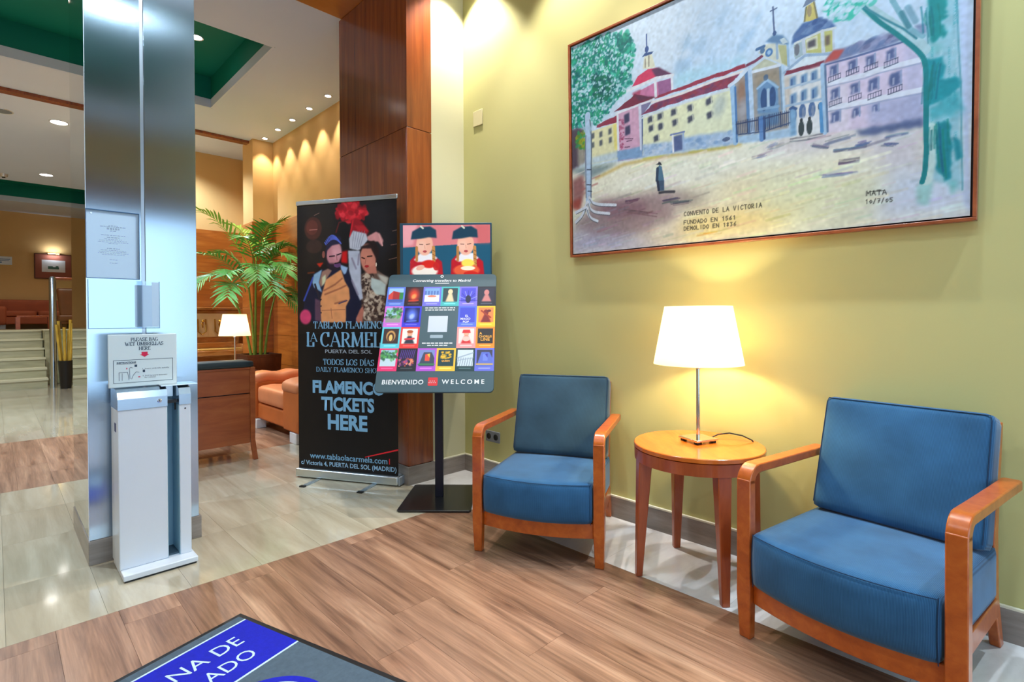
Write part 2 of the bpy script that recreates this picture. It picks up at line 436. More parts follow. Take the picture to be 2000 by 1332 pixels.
# ================================================================== steel column
M_STEEL = mat('brushed_steel', (0.44, 0.54, 0.64, 1), rough=0.18, metal=1.0, rvar=0.02, vscale=3)  # blue of the reflected sky is put into the metal's colour
_nt = M_STEEL.node_tree; _B = _nt.nodes['Principled BSDF']; _tg = _nt.nodes.new('ShaderNodeCombineXYZ'); _tg.inputs[0].default_value = 1.0
_nt.links.new(_tg.outputs[0], _B.inputs['Tangent']); _B.inputs['Anisotropic'].default_value = 0.85      # vertical brushing
M_STEEL2 = mat('satin_steel', (0.44, 0.54, 0.64, 1), rough=0.25, metal=1.0)  # same sky-blue tint in the base colour
M_MIRROR = mat('polished_steel', (0.72, 0.76, 0.74, 1), rough=0.02, metal=1.0)
M_STEEL_EDGE = mat('steel_edge', (0.8, 0.85, 0.9, 1), rough=0.3, metal=1.0)
M_CHROME = mat('chrome', (0.75, 0.76, 0.78, 1), rough=0.12, metal=1.0)
M_ALU = mat('satin_aluminium', (0.62, 0.70, 0.75, 1), rough=0.35, metal=1.0)
M_BLACK = mat('black_plastic', rgb(18, 18, 20), rough=0.4)
sc = thing('steel_column', 'brushed steel clad column with notices and stone plinth', 'column', (0.316, 3.21, 0))
MB().box(0.012, 0.452, 0.014, 0.66, 0.0, Z_C - 0.013).build('core', M_DARKWOOD, sc)
MB().box(0.0, 0.219, 0.0, 0.012, 0.118, Z_C - 0.013).build('front_panel', M_STEEL, sc, bevel=0.001)
MB().box(0.235, 0.464, 0.0, 0.012, 0.118, Z_C - 0.013).build('front_panel', M_STEEL, sc, bevel=0.001)
MB().box(0.2195, 0.2345, 0.007, 0.013, 0.118, Z_C - 0.013).build('seam_strip', mat('seam_steel', (0.45, 0.5, 0.56, 1), rough=0.3, metal=1), sc)
MB().box(0.0, 0.012, 0.0125, 0.665, 0.118, Z_C - 0.013).build('side_panel', M_MIRROR, sc)
MB().box(0.4525, 0.464, 0.0125, 0.665, 0.118, Z_C - 0.013).build('side_panel', M_STEEL2, sc)
MB().box(-0.002, 0.0, -0.002, 0.004, 0.118, Z_C - 0.013).build('edge_strip', M_STEEL_EDGE, sc)
MB().box(-0.004, 0.475, -0.008, 0.67, 0.0, 0.117).build('plinth', M_SKIRT, sc, bevel=0.002)

# notices: clear acrylic pockets with a sheet inside
def clear_mat(name, tint, gloss=0.08, rough=0.03):
    m = bpy.data.materials.new(name); MATS[name] = m
    nt, N, L, B = nodes_of(m)
    tr = N.new('ShaderNodeBsdfTransparent'); tr.inputs['Color'].default_value = tint
    gl = N.new('ShaderNodeBsdfGlossy'); gl.inputs['Roughness'].default_value = rough
    fr = N.new('ShaderNodeFresnel'); fr.inputs['IOR'].default_value = 1.45
    ad = N.new('ShaderNodeMath'); ad.operation = 'ADD'; ad.inputs[1].default_value = gloss; L.new(fr.outputs[0], ad.inputs[0])
    mx = N.new('ShaderNodeMixShader'); L.new(ad.outputs[0], mx.inputs[0]); L.new(tr.outputs[0], mx.inputs[1]); L.new(gl.outputs[0], mx.inputs[2])
    L.new(mx.outputs[0], N['Material Output'].inputs['Surface'])
    return m
M_ACRYL = clear_mat('clear_acrylic', (0.93, 0.97, 1.0, 1))
M_PAPER = mat('notice_paper', rgb(234, 240, 248), rough=0.6)
M_INK = mat('notice_ink', rgb(36, 46, 76), rough=0.6)
def text_obj(name, s, size, m, parent, M, align='CENTER', width=None, xs=1.0, bold=0.0, shear=0.0, spacing=1.0, thick=0.0):
    c = bpy.data.curves.new(name, 'FONT'); c.body = s; c.size = size; c.align_x = align; c.offset = bold; c.shear = shear; c.space_character = spacing
    c.resolution_u = 3; c.extrude = thick
    t = bpy.data.objects.new(name, c); COL.objects.link(t)
    bpy.context.view_layer.update()
    me = bpy.data.meshes.new_from_object(t.evaluated_get(bpy.context.evaluated_depsgraph_get()))
    bpy.data.objects.remove(t, do_unlink=True)
    co = np.empty(len(me.vertices) * 3); me.vertices.foreach_get('co', co); co = co.reshape(-1, 3)
    if width:
        w = co[:, 0].max() - co[:, 0].min(); cx = (co[:, 0].max() + co[:, 0].min()) / 2
        if align == 'CENTER': co[:, 0] = (co[:, 0] - cx) * (width / w)
        else: co[:, 0] = (co[:, 0] - co[:, 0].min()) * (width / w)
    else:
        co[:, 0] *= xs
    me.vertices.foreach_set('co', co.ravel())
    me.materials.clear(); me.materials.append(m)
    me.transform(M); me.name = name
    o = bpy.data.objects.new(name, me); COL.objects.link(o); o.parent = parent
    return o
def frame_XZ(x, y, z):
    """text reading along +X, up +Z, facing -Y"""
    return Matrix(((1, 0, 0, x), (0, 0, -1, y), (0, 1, 0, z), (0, 0, 0, 1)))
# a roman capital alphabet: strokes on a unit cell (y up), heavy downstrokes, thin cross strokes, slab feet
def _arc(cx, cy, rx, ry, a0, a1, n=12): return [(cx + rx * math.cos(R(a0 + (a1 - a0) * k / n)), cy + ry * math.sin(R(a0 + (a1 - a0) * k / n))) for k in range(n + 1)]
ROMAN = {'A': (.72, [[(.04, 0), (.34, 1)], [(.34, 1), (.68, 0)], [(.14, .34), (.58, .34)]], [(.04, 0), (.68, 0)]), 'B': (.6, [[(.12, 0), (.12, 1)], [(.12, 1), (.3, 1)] + _arc(.3, .76, .22, .24, 90, -90) + [(.12, .52)], [(.12, .52), (.3, .52)] + _arc(.3, .26, .26, .26, 90, -90) + [(.12, 0)]], [(.12, 0), (.12, 1)]),
         'C': (.66, [_arc(.36, .5, .32, .5, 48, 312, 18), [(.58, .72), (.58, 1.0)]], []), 'D': (.72, [[(.12, 0), (.12, 1)], [(.12, 1), (.3, 1)] + _arc(.3, .5, .36, .5, 90, -90, 16) + [(.12, 0)]], [(.12, 0), (.12, 1)]), 'E': (.56, [[(.12, 0), (.12, 1)], [(.12, 1), (.5, 1), (.5, .78)], [(.12, .52), (.4, .52)], [(.12, 0), (.52, 0), (.52, .24)]], [(.12, 0), (.12, 1)]),
         'F': (.54, [[(.12, 0), (.12, 1)], [(.12, 1), (.5, 1), (.5, .78)], [(.12, .52), (.4, .52)]], [(.12, 0), (.12, 1)]), 'G': (.7, [_arc(.36, .5, .32, .5, 48, 312, 18), [(.58, .0), (.58, .42)], [(.40, .42), (.68, .42)]], []), 'H': (.74, [[(.12, 0), (.12, 1)], [(.62, 0), (.62, 1)], [(.12, .52), (.62, .52)]], [(.12, 0), (.12, 1), (.62, 0), (.62, 1)]),
         'I': (.26, [[(.13, 0), (.13, 1)]], [(.13, 0), (.13, 1)]), 'L': (.54, [[(.12, 0), (.12, 1)], [(.12, 0), (.5, 0), (.5, .26)]], [(.12, 0), (.12, 1)]), 'M': (.88, [[(.1, 0), (.14, 1)], [(.14, 1), (.44, .06)], [(.44, .06), (.74, 1)], [(.76, 1), (.78, 0)]], [(.1, 0), (.12, 1), (.78, 0), (.76, 1)]), 'N': (.76, [[(.12, 0), (.12, 1)], [(.12, 1), (.64, 0)], [(.64, 0), (.64, 1)]], [(.12, 0), (.1, 1), (.64, 1)]),
         'O': (.76, [_arc(.38, .5, .34, .5, 0, 360, 26)], []), 'P': (.58, [[(.12, 0), (.12, 1)], [(.12, 1), (.3, 1)] + _arc(.3, .74, .24, .26, 90, -90) + [(.12, .48)]], [(.12, 0), (.12, 1)]), 'R': (.66, [[(.12, 0), (.12, 1)], [(.12, 1), (.3, 1)] + _arc(.3, .75, .23, .25, 90, -90) + [(.12, .5)], [(.3, .5), (.6, 0)]], [(.12, 0), (.12, 1), (.6, 0)]),
         'S': (.56, [_arc(.28, .75, .2, .25, 40, 250, 10) + _arc(.28, .26, .22, .26, 80, -140, 12), [(.45, .8), (.45, 1)], [(.08, 0), (.08, .22)]], []), 'T': (.66, [[(.33, 0), (.33, 1)], [(.06, .76), (.06, 1), (.6, 1), (.6, .76)]], [(.33, 0)]), 'U': (.74, [[(.12, 1), (.12, .3)] + _arc(.37, .28, .25, .28, 180, 360) + [(.62, 1)]], [(.12, 1), (.62, 1)]), 'W': (1.0, [[(.06, 1), (.3, 0)], [(.3, 0), (.5, .8)], [(.5, .8), (.7, 0)], [(.7, 0), (.94, 1)]], [(.06, 1), (.94, 1)]),
         'Y': (.68, [[(.06, 1), (.34, .46)], [(.34, .46), (.62, 1)], [(.34, .46), (.34, 0)]], [(.06, 1), (.62, 1), (.34, 0)]), ' ': (.3, [], [])}
ROMAN['Í'] = (.26, [[(.13, 0), (.13, 1)], [(.1, 1.1), (.24, 1.28)]], [(.13, 0), (.13, 1)])
def serif_text(s, x0, x1, z, h, y, m, parent, weight=0.17, gap=0.08):
    tot = sum(ROMAN[c][0] + gap for c in s) - gap; kx = (x1 - x0) / tot; mb = MB(); cx = x0; lay = 0
    def quad(a, b, w):
        nonlocal lay
        d = Vector((b[0] - a[0], b[1] - a[1])); L_ = d.length
        if L_ < 1e-9: return
        n_ = Vector((-d.y, d.x)) / L_ * w / 2; e_ = d / L_ * min(w * 0.2, L_ * .3); yy = y - 0.00002 * (lay % 7); lay += 1
        mb.add([(a[0] - n_.x - e_.x, yy, a[1] - n_.y - e_.y), (b[0] - n_.x + e_.x, yy, b[1] - n_.y + e_.y), (b[0] + n_.x + e_.x, yy, b[1] + n_.y + e_.y), (a[0] + n_.x - e_.x, yy, a[1] + n_.y - e_.y)], [(0, 1, 2, 3)])
    for c in s:
        w_, st, feet = ROMAN[c]
        for i_, pl in enumerate(st):
            P2 = [(cx + px_ * kx, z + py_ * h) for px_, py_ in pl]
            for a, b in zip(P2[:-1], P2[1:]):
                v = abs(b[1] - a[1]) / max(1e-9, math.hypot(b[0] - a[0], b[1] - a[1])); rising = (b[1] - a[1]) * (b[0] - a[0]) > 0 and abs(b[0] - a[0]) > 0.1 * h and len(pl) == 2
                thin = 0.055 * h; quad(a, b, thin * 1.2 if rising else thin + (weight * h - thin) * v ** 2 * (0.55 if len(pl) == 4 else 1))
        for fx, fy in feet: quad((cx + fx * kx - 0.13 * h, z + fy * h - (0.02 * h if fy > .5 else -.02 * h)), (cx + fx * kx + 0.13 * h, z + fy * h - (0.02 * h if fy > .5 else -.02 * h)), 0.05 * h)
        cx += (w_ + gap) * kx
    return mb.build('lettering', m, parent)
n1 = thing('notice_holder', 'clear portrait notice pocket with printed sheet on steel column', 'notice', (0.42, 3.2095, 1.383))
MB().box(-0.103, 0.103, -0.0035, -0.0005, 0, 0.324).build('sheet', M_PAPER, n1)
MB().box(-0.104, 0.104, -0.0080, -0.0040, -0.001, 0.326).build('cover', M_ACRYL, n1)
bd = MB()
for a in ((-0.106, -0.104, 0, 0.326), (0.104, 0.106, 0, 0.326), (-0.106, 0.106, -0.003, 0.0), (-0.106, 0.106, 0.326, 0.329)): bd.box(a[0], a[1], -0.0085, -0.0005, a[2], a[3])
bd.build('edge', mat('acrylic_edge', rgb(80, 120, 165), rough=0.3), n1)
MB().lathe([(0.004, 0), (0.004, 0.003)], 12).build('screw', M_CHROME, n1).matrix_local = Matrix.Translation((-0.085, -0.0085, 0.308)) @ Matrix.Rotation(R(90), 4, 'X')
pr = MB()
rr = random.Random(3)
for z, w, h in ((0.254, .036, .004), (0.248, .10, .005), (0.236, .05, .012), (0.228, .024, .006), (0.207, .095, .004), (0.196, .05, .005), (0.188, .07, .003), (0.181, .11, .003), (0.174, .12, .003), (0.168, .04, .003), (0.142, .05, .005), (0.134, .10, .003), (0.127, .11, .003), (0.120, .12, .003), (0.113, .09, .003), (0.088, .03, .003), (0.072, .03, .004)):
    x = -w / 2
    while x < w / 2:
        L_ = rr.uniform(0.004, 0.014); pr.box(x, min(x + L_, w / 2), -0.0039, -0.0036, z, z + h * 0.8); x += L_ + 0.0025
tag(pr.build('print', M_INK, n1), kind='stuff')
n2 = thing('notice_holder', 'clear landscape pocket with one blank sheet low on steel column', 'notice', (0.465, 3.2095, 1.138))
MB().box(-0.143, 0.143, -0.0050, -0.0020, 0, 0.236).build('cover', M_ACRYL, n2)
MB().box(0.040, 0.112, -0.0018, -0.0006, 0.004, 0.215).build('sheet', mat('blue_sheet', rgb(205, 226, 248), rough=0.6), n2)
MB().box(0.112, 0.142, -0.0018, -0.0006, 0.004, 0.232).build('sheet', M_PAPER, n2)
bd = MB()
for a in ((-0.145, -0.143, 0, 0.236), (0.143, 0.1445, 0, 0.236), (-0.145, 0.1445, -0.003, 0.0)): bd.box(a[0], a[1], -0.0055, -0.0006, a[2], a[3])
bd.build('edge', MATS['acrylic_edge'], n2)

# ================================================================== umbrella bag stand
M_ENAMEL = mat('white_enamel', rgb(216, 226, 238), rough=0.28, spec=0.5, var=0.015, vscale=6)
M_PANEL = mat('sign_plate', rgb(214, 230, 236), rough=0.4)
M_SLOT = mat('slot_enamel', rgb(150, 190, 208), rough=0.35)
M_DKINK = mat('dark_ink', rgb(40, 66, 92), rough=0.6)
M_RED = mat('red_ink', rgb(214, 30, 80), rough=0.6)
us = thing('umbrella_bag_stand', 'white metal wet umbrella bag stand with sign panel', 'stand', (0.40, 2.875, 0))
MB().box(0.0, 0.295, 0.0, 0.27, 0.008, 0.034).build('base', M_ENAMEL, us, bevel=0.004)
MB().box(0.006, 0.289, 0.008, 0.262, 0.0, 0.008).build('rubber_pad', M_BLACK, us)
MB().box(-0.004, 0.187, 0.075, 0.27, 0.034, 0.765).build('cabinet', M_ENAMEL, us, bevel=0.004)
MB().box(0.237, 0.285, 0.075, 0.27, 0.034, 0.765).build('pillar', M_ENAMEL, us, bevel=0.003)
MB().box(0.187, 0.237, 0.215, 0.27, 0.034, 0.86).box(0.1865, 0.1885, 0.08, 0.215, 0.034, 0.765).box(0.2355, 0.2375, 0.08, 0.215, 0.034, 0.765).build('slot_lining', M_SLOT, us)
MB().box(0.187, 0.237, 0.10, 0.215, 0.034, 0.042).build('drip_tray', mat('drip_tray', rgb(70, 90, 104), rough=0.5), us)
def cap(x0, x1):
    m = MB(); ys = [(0.072, 0.765), (0.072, 0.815), (0.088, 0.845), (0.12, 0.856), (0.27, 0.858), (0.27, 0.765)]
    vs = [(x0, y, z) for y, z in ys] + [(x1, y, z) for y, z in ys]; n = len(ys)
    return m.add(vs, [tuple(range(n)), tuple(range(2 * n - 1, n - 1, -1))] + [(i, (i + 1) % n, n + (i + 1) % n, n + i) for i in range(n)])
c1 = cap(-0.005, 0.188).build('steel_cap', M_STEEL2, us)
cap(0.236, 0.286).build('steel_cap', M_STEEL2, us)
lk = MB().lathe([(0.009, 0), (0.009, 0.003), (0.006, 0.004)], 20).build('lock', M_CHROME, c1); lk.matrix_local = Matrix.Translation((0.155, 0.072, 0.795)) @ Matrix.Rotation(R(90), 4, 'X')
MB().box(0.1535, 0.1565, 0.0665, 0.0675, 0.791, 0.799).build('keyhole', M_BLACK, c1)
MB().box(0.165, 0.318, 0.085, 0.20, 0.859, 0.863).build('top_flange', M_CHROME, us)
MB().box(0.20, 0.228, 0.16, 0.168, 0.80, 0.857).build('bag_clip', M_ALU, us); MB().box(0.192, 0.232, 0.09, 0.13, 0.775, 0.79).tube([(0.225, 0.1, 0.775), (0.225, 0.1, 0.74)], 0.004).build('bag_grip', M_BLACK, us)
sb = MB().lathe([(0.004, 0), (0.003, 0.002)], 10).build('screw', M_BLACK, us); sb.matrix_local = Matrix.Translation((0.262, 0.0745, 0.745)) @ Matrix.Rotation(R(90), 4, 'X')
MB().box(-0.0052, -0.004, 0.13, 0.17, 0.66, 0.70).build('side_badge', mat('navy_badge', rgb(24, 44, 104), rough=0.4), us)
sp = MB().box(-0.028, 0.245, 0.150, 0.157, 0.862, 1.11).build('sign_panel', M_PANEL, us, bevel=0.006)
for s, z, sz, w in (('PLEASE BAG', 1.078, 0.021, 0.108), ('WET UMBRELLAS', 1.057, 0.021, 0.152), ('HERE', 1.035, 0.021, 0.045)):
    serif_text(s, 0.112 - w / 2, 0.112 + w / 2, z - 0.001, 0.0165, 0.1492, M_DKINK, sp, 0.17)
ar = MB(); ar.prism([(0.100, 1.025), (0.124, 1.025), (0.124, 1.013), (0.131, 1.013), (0.112, 1.001), (0.093, 1.013), (0.100, 1.013)], 0, 0.0006, M=Matrix(((1, 0, 0, 0), (0, 0, -1, 0.1498), (0, 1, 0, 0), (0, 0, 0, 1))))
ar.build('arrow', M_RED, sp)
bx = MB(); x0, x1, z0, z1 = -0.009, 0.228, 0.882, 0.990; t = 0.0018
bx.box(x0, x1, 0.1493, 0.1499, z0, z0 + t).box(x0, x1, 0.1493, 0.1499, z1 - t, z1).box(x0, x0 + t, 0.1493, 0.1499, z0, z1).box(x1 - t, x1, 0.1493, 0.1499, z0, z1)
bx.build('instruction_frame', M_DKINK, sp)
text_obj('lettering', 'INSTRUCTIONS', 0.010, M_DKINK, sp, frame_XZ(0.004, 0.1492, 0.974), align='LEFT', width=0.074, bold=0.0004)
MB().box(0.003, 0.079, 0.1494, 0.1499, 0.9705, 0.9718).build('underline', M_DKINK, sp)
text_obj('lettering', '1. Insert umbrella quickly', 0.0085, M_DKINK, sp, frame_XZ(0.103, 0.1492, 0.942), align='LEFT', width=0.108)
text_obj('lettering', '2. Pull forward between', 0.0085, M_DKINK, sp, frame_XZ(0.103, 0.1492, 0.908), align='LEFT', width=0.100)
text_obj('lettering', 'for release', 0.0085, M_DKINK, sp, frame_XZ(0.111, 0.1492, 0.900), align='LEFT', width=0.045)
dg = MB()
for a, b in (((0.012, .932), (0.045, .932)), ((0.012, .932), (0.012, .894)), ((0.024, .928), (0.024, .894)), ((0.045, .932), (0.05, .894)), ((0.052, .95), (0.054, .90)), ((0.052, .95), (0.058, .955)), ((0.058, .955), (0.064, .951)), ((0.066, .915), (0.078, .932)), ((0.078, .932), (0.09, .929)), ((0.06, .898), (0.066, .915))):
    dg.tube([(a[0], 0.1497, a[1]), (b[0], 0.1497, b[1])], 0.0009, 5)
dg.box(0.072, 0.082, 0.1493, 0.1499, .955, .966).box(0.104, 0.113, 0.1493, 0.1499, .928, .94)
tag(dg.build('diagram', M_DKINK, sp), kind='stuff')
MB().box(0.040, 0.044, 0.1493, 0.1499, .946, .953).build('diagram_arrow', M_RED, sp)
MB().box(0.086, 0.094, 0.1493, 0.1499, .905, .909).build('diagram_arrow', M_RED, sp)

# ================================================================== armchairs
def wood_mat(name, c0, c1, c2, sc_=(30, 30, 3), rough=0.3):
    return grain_mat(name, [(0.25, c0), (0.5, c1), (0.78, c2)], scale=sc_, rough=rough, coat=0.35, bump=0.02)
M_ARMWOOD = wood_mat('honey_beech', rgb(156, 70, 18), rgb(180, 88, 26), rgb(196, 106, 38), (22, 22, 22))
def rib_fabric(name, base, dark):
    m = bpy.data.materials.new(name); MATS[name] = m
    nt, N, L, B = nodes_of(m)
    tc = N.new('ShaderNodeTexCoord')
    wv = N.new('ShaderNodeTexWave'); wv.wave_type = 'BANDS'; wv.bands_direction = 'X'; wv.inputs['Scale'].default_value = 95; wv.inputs['Distortion'].default_value = 0.4
    L.new(tc.outputs['Object'], wv.inputs['Vector'])
    nz = N.new('ShaderNodeTexNoise'); nz.inputs['Scale'].default_value = 7; nz.inputs['Detail'].default_value = 5
    L.new(tc.outputs['Object'], nz.inputs['Vector'])
    m1 = N.new('ShaderNodeMix'); m1.data_type = 'RGBA'; m1.inputs[6].default_value = dark; m1.inputs[7].default_value = base
    mr = N.new('ShaderNodeMapRange'); mr.inputs['From Min'].default_value = 0; mr.inputs['From Max'].default_value = 1; mr.inputs['To Min'].default_value = 0.35
    L.new(wv.outputs['Fac'], mr.inputs['Value']); L.new(mr.outputs['Result'], m1.inputs[0])
    m2 = N.new('ShaderNodeMix'); m2.data_type = 'RGBA'; m2.blend_type = 'MULTIPLY'; m2.inputs[0].default_value = 1
    mr2 = N.new('ShaderNodeMapRange'); mr2.inputs['To Min'].default_value = 0.82; mr2.inputs['To Max'].default_value = 1.2; mr2.inputs['From Min'].default_value = .3; mr2.inputs['From Max'].default_value = .7
    L.new(nz.outputs['Fac'], mr2.inputs['Value'])
    L.new(m1.outputs[2], m2.inputs[6]); L.new(mr2.outputs['Result'], m2.inputs[7]); L.new(m2.outputs[2], B.inputs['Base Color'])
    B.inputs['Roughness'].default_value = 0.85; B.inputs['Sheen Weight'].default_value = 0.25; B.inputs['Sheen Roughness'].default_value = 0.4; B.inputs['Specular IOR Level'].default_value = 0.2
    bp = N.new('ShaderNodeBump'); bp.inputs['Strength'].default_value = 0.25; bp.inputs['Distance'].default_value = 0.001
    L.new(wv.outputs['Fac'], bp.inputs['Height']); L.new(bp.outputs['Normal'], B.inputs['Normal'])
    return m
M_BLUE = rib_fabric('blue_ribbed_fabric', rgb(50, 100, 142), rgb(20, 56, 92))
M_TEAL = rib_fabric('worn_teal_fabric', rgb(58, 86, 104), rgb(28, 50, 66))
M_SEAM = mat('seam_thread', rgb(20, 50, 82), rough=0.9)

def block(w, d, h, nx, ny, nz, fn, rad=0.02):
    """rounded upholstery block: grid box with rounded edges, then fn(x,y,z) -> point. Local box centred in x, 0..d in y, 0..h in z"""
    bm = bmesh.new(); vmap = {}
    def V(i, j, k):
        key = (i, j, k)
        if key not in vmap:
            x = -w / 2 + w * i / nx; y = d * j / ny; z = h * k / nz
            # round towards the inner box
            cx = min(max(x, -w / 2 + rad), w / 2 - rad); cy = min(max(y, rad), d - rad); cz = min(max(z, rad), h - rad)
            dv = Vector((x - cx, y - cy, z - cz))
            if dv.length > 1e-9:
                p = Vector((cx, cy, cz)) + dv.normalized() * min(rad, max(abs(dv.x), abs(dv.y), abs(dv.z)))
            else: p = Vector((x, y, z))
            vmap[key] = bm.verts.new(fn(p.x, p.y, p.z))
        return vmap[key]
    for i in range(nx):
        for j in range(ny):
            bm.faces.new((V(i, j, 0), V(i, j + 1, 0), V(i + 1, j + 1, 0), V(i + 1, j, 0))); bm.faces.new((V(i, j, nz), V(i + 1, j, nz), V(i + 1, j + 1, nz), V(i, j + 1, nz)))
    for i in range(nx):
        for k in range(nz):
            bm.faces.new((V(i, 0, k), V(i + 1, 0, k), V(i + 1, 0, k + 1), V(i, 0, k + 1))); bm.faces.new((V(i, ny, k), V(i, ny, k + 1), V(i + 1, ny, k + 1), V(i + 1, ny, k)))
    for j in range(ny):
        for k in range(nz):
            bm.faces.new((V(0, j, k), V(0, j, k + 1), V(0, j + 1, k + 1), V(0, j + 1, k))); bm.faces.new((V(nx, j, k), V(nx, j + 1, k), V(nx, j + 1, k + 1), V(nx, j, k + 1)))
    bmesh.ops.recalc_face_normals(bm, faces=bm.faces)
    return bm
def bm_obj(name, bm, m, parent, smooth=True):
    me = bpy.data.meshes.new(name); bm.to_mesh(me); bm.free(); me.materials.append(m)
    if smooth: me.polygons.foreach_set('use_smooth', [True] * len(me.polygons))
    o = bpy.data.objects.new(name, me); COL.objects.link(o); o.parent = parent
    return o

def armchair(label, loc, rz, m_seat, m_back):
    t = thing('armchair', label, 'armchair', loc, rz, 'blue upholstered armchairs with bent wood arms')
    HW = 0.3065; AZ = 0.635
    for s in (-1, 1):
        x = s * HW
        # front leg: flat board, tapering to the floor
        MB().sweep([(x, 0.006, 0), (x, 0, 0.16), (x, 0, 0.585)], [((0.021, 0, 0), (0, 0.017, 0)), ((0.026, 0, 0), (0, 0.021, 0)), ((0.026, 0, 0), (0, 0.019, 0))]).build('leg', M_ARMWOOD, t, bevel=0.004)
        pts = []; sec = []
        th = 0.016
        rad = 0.05
        pts.append((x, 0, 0.585)); sec.append(((0.026, 0, 0), (0, 0.019, 0)))
        for k in range(7):
            a = R(90) * k / 6
            yy = rad - rad * math.cos(a); zz = AZ - th - rad + rad * math.sin(a)
            pts.append((x, yy, zz)); sec.append(((0.026, 0, 0), Vector((0, -math.cos(a), math.sin(a))) * -(th + 0.003 * (1 - k / 6))))
        for yy in (0.2, 0.4, 0.585, 0.60):
            e_ = 1.0 if yy < 0.59 else 0.75
            pts.append((x, yy, AZ - th - 0.012 * (yy / 0.6))); sec.append(((0.026 * (1 if yy < .5 else 1.05) * e_, 0, 0), (0, 0, -th)))
        MB().sweep(pts, sec).build('armrest', M_ARMWOOD, t, bevel=0.004)
        xr = s * 0.252
        MB().sweep([(xr, 0.675, 0), (xr, 0.60, 0.20), (xr, 0.592, 0.42), (xr, 0.625, 0.62), (xr, 0.665, 0.80)],
                   [((0.016, 0, 0), (0, 0.021, 0)), ((0.016, 0, 0), (0, 0.027, 0)), ((0.016, 0, 0), (0, 0.025, 0)), ((0.016, 0, 0), (0, 0.022, 0)), ((0.016, 0, 0), (0, 0.016, 0))]).build('leg', M_ARMWOOD, t, bevel=0.004)
        MB().sweep([(s * 0.272, 0.02, 0.17), (s * 0.262, 0.58, 0.17)], [((0.011, 0, 0), (0, 0, 0.035))] * 2).build('side_rail', M_ARMWOOD, t, bevel=0.003)
    pts = []; sec = []
    for k in range(13):
        x = -0.281 + 0.562 * k / 12; pts.append((x, 0.012 - 0.045 * (1 - (x / 0.281) ** 2), 0.170)); sec.append(((0, 0.011, 0), (0, 0, 0.036)))
    MB().sweep(pts, sec).build('front_rail', M_ARMWOOD, t, bevel=0.003)
    MB().box(-0.24, 0.24, 0.585, 0.607, 0.14, 0.205).build('back_rail', M_ARMWOOD, t, bevel=0.003)
    # seat
    bow = lambda x, y: -0.055 * (1 - min(1, (x / 0.275) ** 2)) * max(0.0, 1 - y / 0.30)
    def sf(x, y, z):
        crown = 0.010 * (1 - (x / 0.28) ** 2) * (1 - ((y - 0.3) / 0.32) ** 2) if z > 0.12 else 0
        belly = -0.010 * math.sin(math.pi * min(1, max(0, z / 0.19))) * max(0, 1 - y / 0.1)
        return Vector((x, y - 0.022 + bow(x, y) + belly, 0.206 + z + crown - 0.012 * (y / 0.6) * (z / 0.19)))
    st = bm_obj('seat_cushion', block(0.552, 0.60, 0.192, 20, 20, 8, sf, 0.018), m_seat, t)
    seam = [sf(-0.268 + 0.536 * k / 16, 0.004, 0.185) + Vector((0, -0.002, 0.001)) for k in range(17)]
    MB().tube(seam, 0.0015, 6).build('piping', M_SEAM, st, smooth=True)
    for s in (-1, 1): MB().tube([sf(s * 0.268, 0.004, 0.19 * k / 6) + Vector((0, -0.001, 0)) for k in range(7)], 0.0014, 6).build('piping', M_SEAM, st, smooth=True)
    # back
    tilt = R(17)
    def bf(x, y, z):
        bulge = 0.016 * (1 - (x / 0.27) ** 2) * math.sin(math.pi * min(1, max(0, z / 0.44)))
        y2 = y - (bulge if y < 0.06 else -bulge * 0.3)
        return Vector((x * (1 - 0.02 * z), 0.425 + y2 * math.cos(tilt) + z * math.sin(tilt), 0.405 + z * math.cos(tilt) - y2 * math.sin(tilt)))
    bk = bm_obj('back_cushion', block(0.545, 0.115, 0.460, 20, 6, 16, bf, 0.022), m_back, t)
    for yy in (0.004,):
        loop = [bf(-0.265, yy, 0.02 + 0.415 * k / 8) for k in range(9)] + [bf(-0.26 + 0.52 * k / 12, yy, 0.452) for k in range(13)] + [bf(0.265, yy, 0.435 - 0.415 * k / 8) for k in range(9)]
        MB().tube(loop, 0.0015, 6).build('piping', M_SEAM, bk, smooth=True)
    return t
armchair('worn teal-blue armchair between the sign stand and the round table', (1.8775, 1.737, 0), R(-63.4), M_BLUE, M_TEAL)
armchair('bright blue armchair at the right, nearest the camera', (1.919, 0.465, 0), R(-98.5), M_BLUE, M_BLUE)

# ================================================================== side table + lamp
M_TABLETOP = grain_mat('table_top_veneer', [(0.25, rgb(190, 92, 24)), (0.5, rgb(206, 108, 30)), (0.8, rgb(218, 126, 44))], scale=(3, 14, 3), rough=0.22, coat=0.5, bump=0)
M_TABLELEG = wood_mat('table_leg_wood', rgb(142, 62, 26), rgb(164, 78, 36), rgb(182, 96, 50), (24, 24, 4))
TC = (2.295, 1.115)
tb = thing('side_table', 'round honey wood side table holding the lit lamp', 'table', (TC[0], TC[1], 0), R(48))
MB().lathe([(0.0, 0.578), (0.280, 0.578), (0.285, 0.582), (0.285, 0.597), (0.282, 0.600), (0.0, 0.600)], 72, cap=False).build('table_top', M_TABLETOP, tb, smooth=True)
MB().lathe([(0.262, 0.525), (0.282, 0.525), (0.2835, 0.577), (0.262, 0.577), (0.262, 0.525)], 72, cap=False).build('apron', M_TABLELEG, tb, smooth=True)
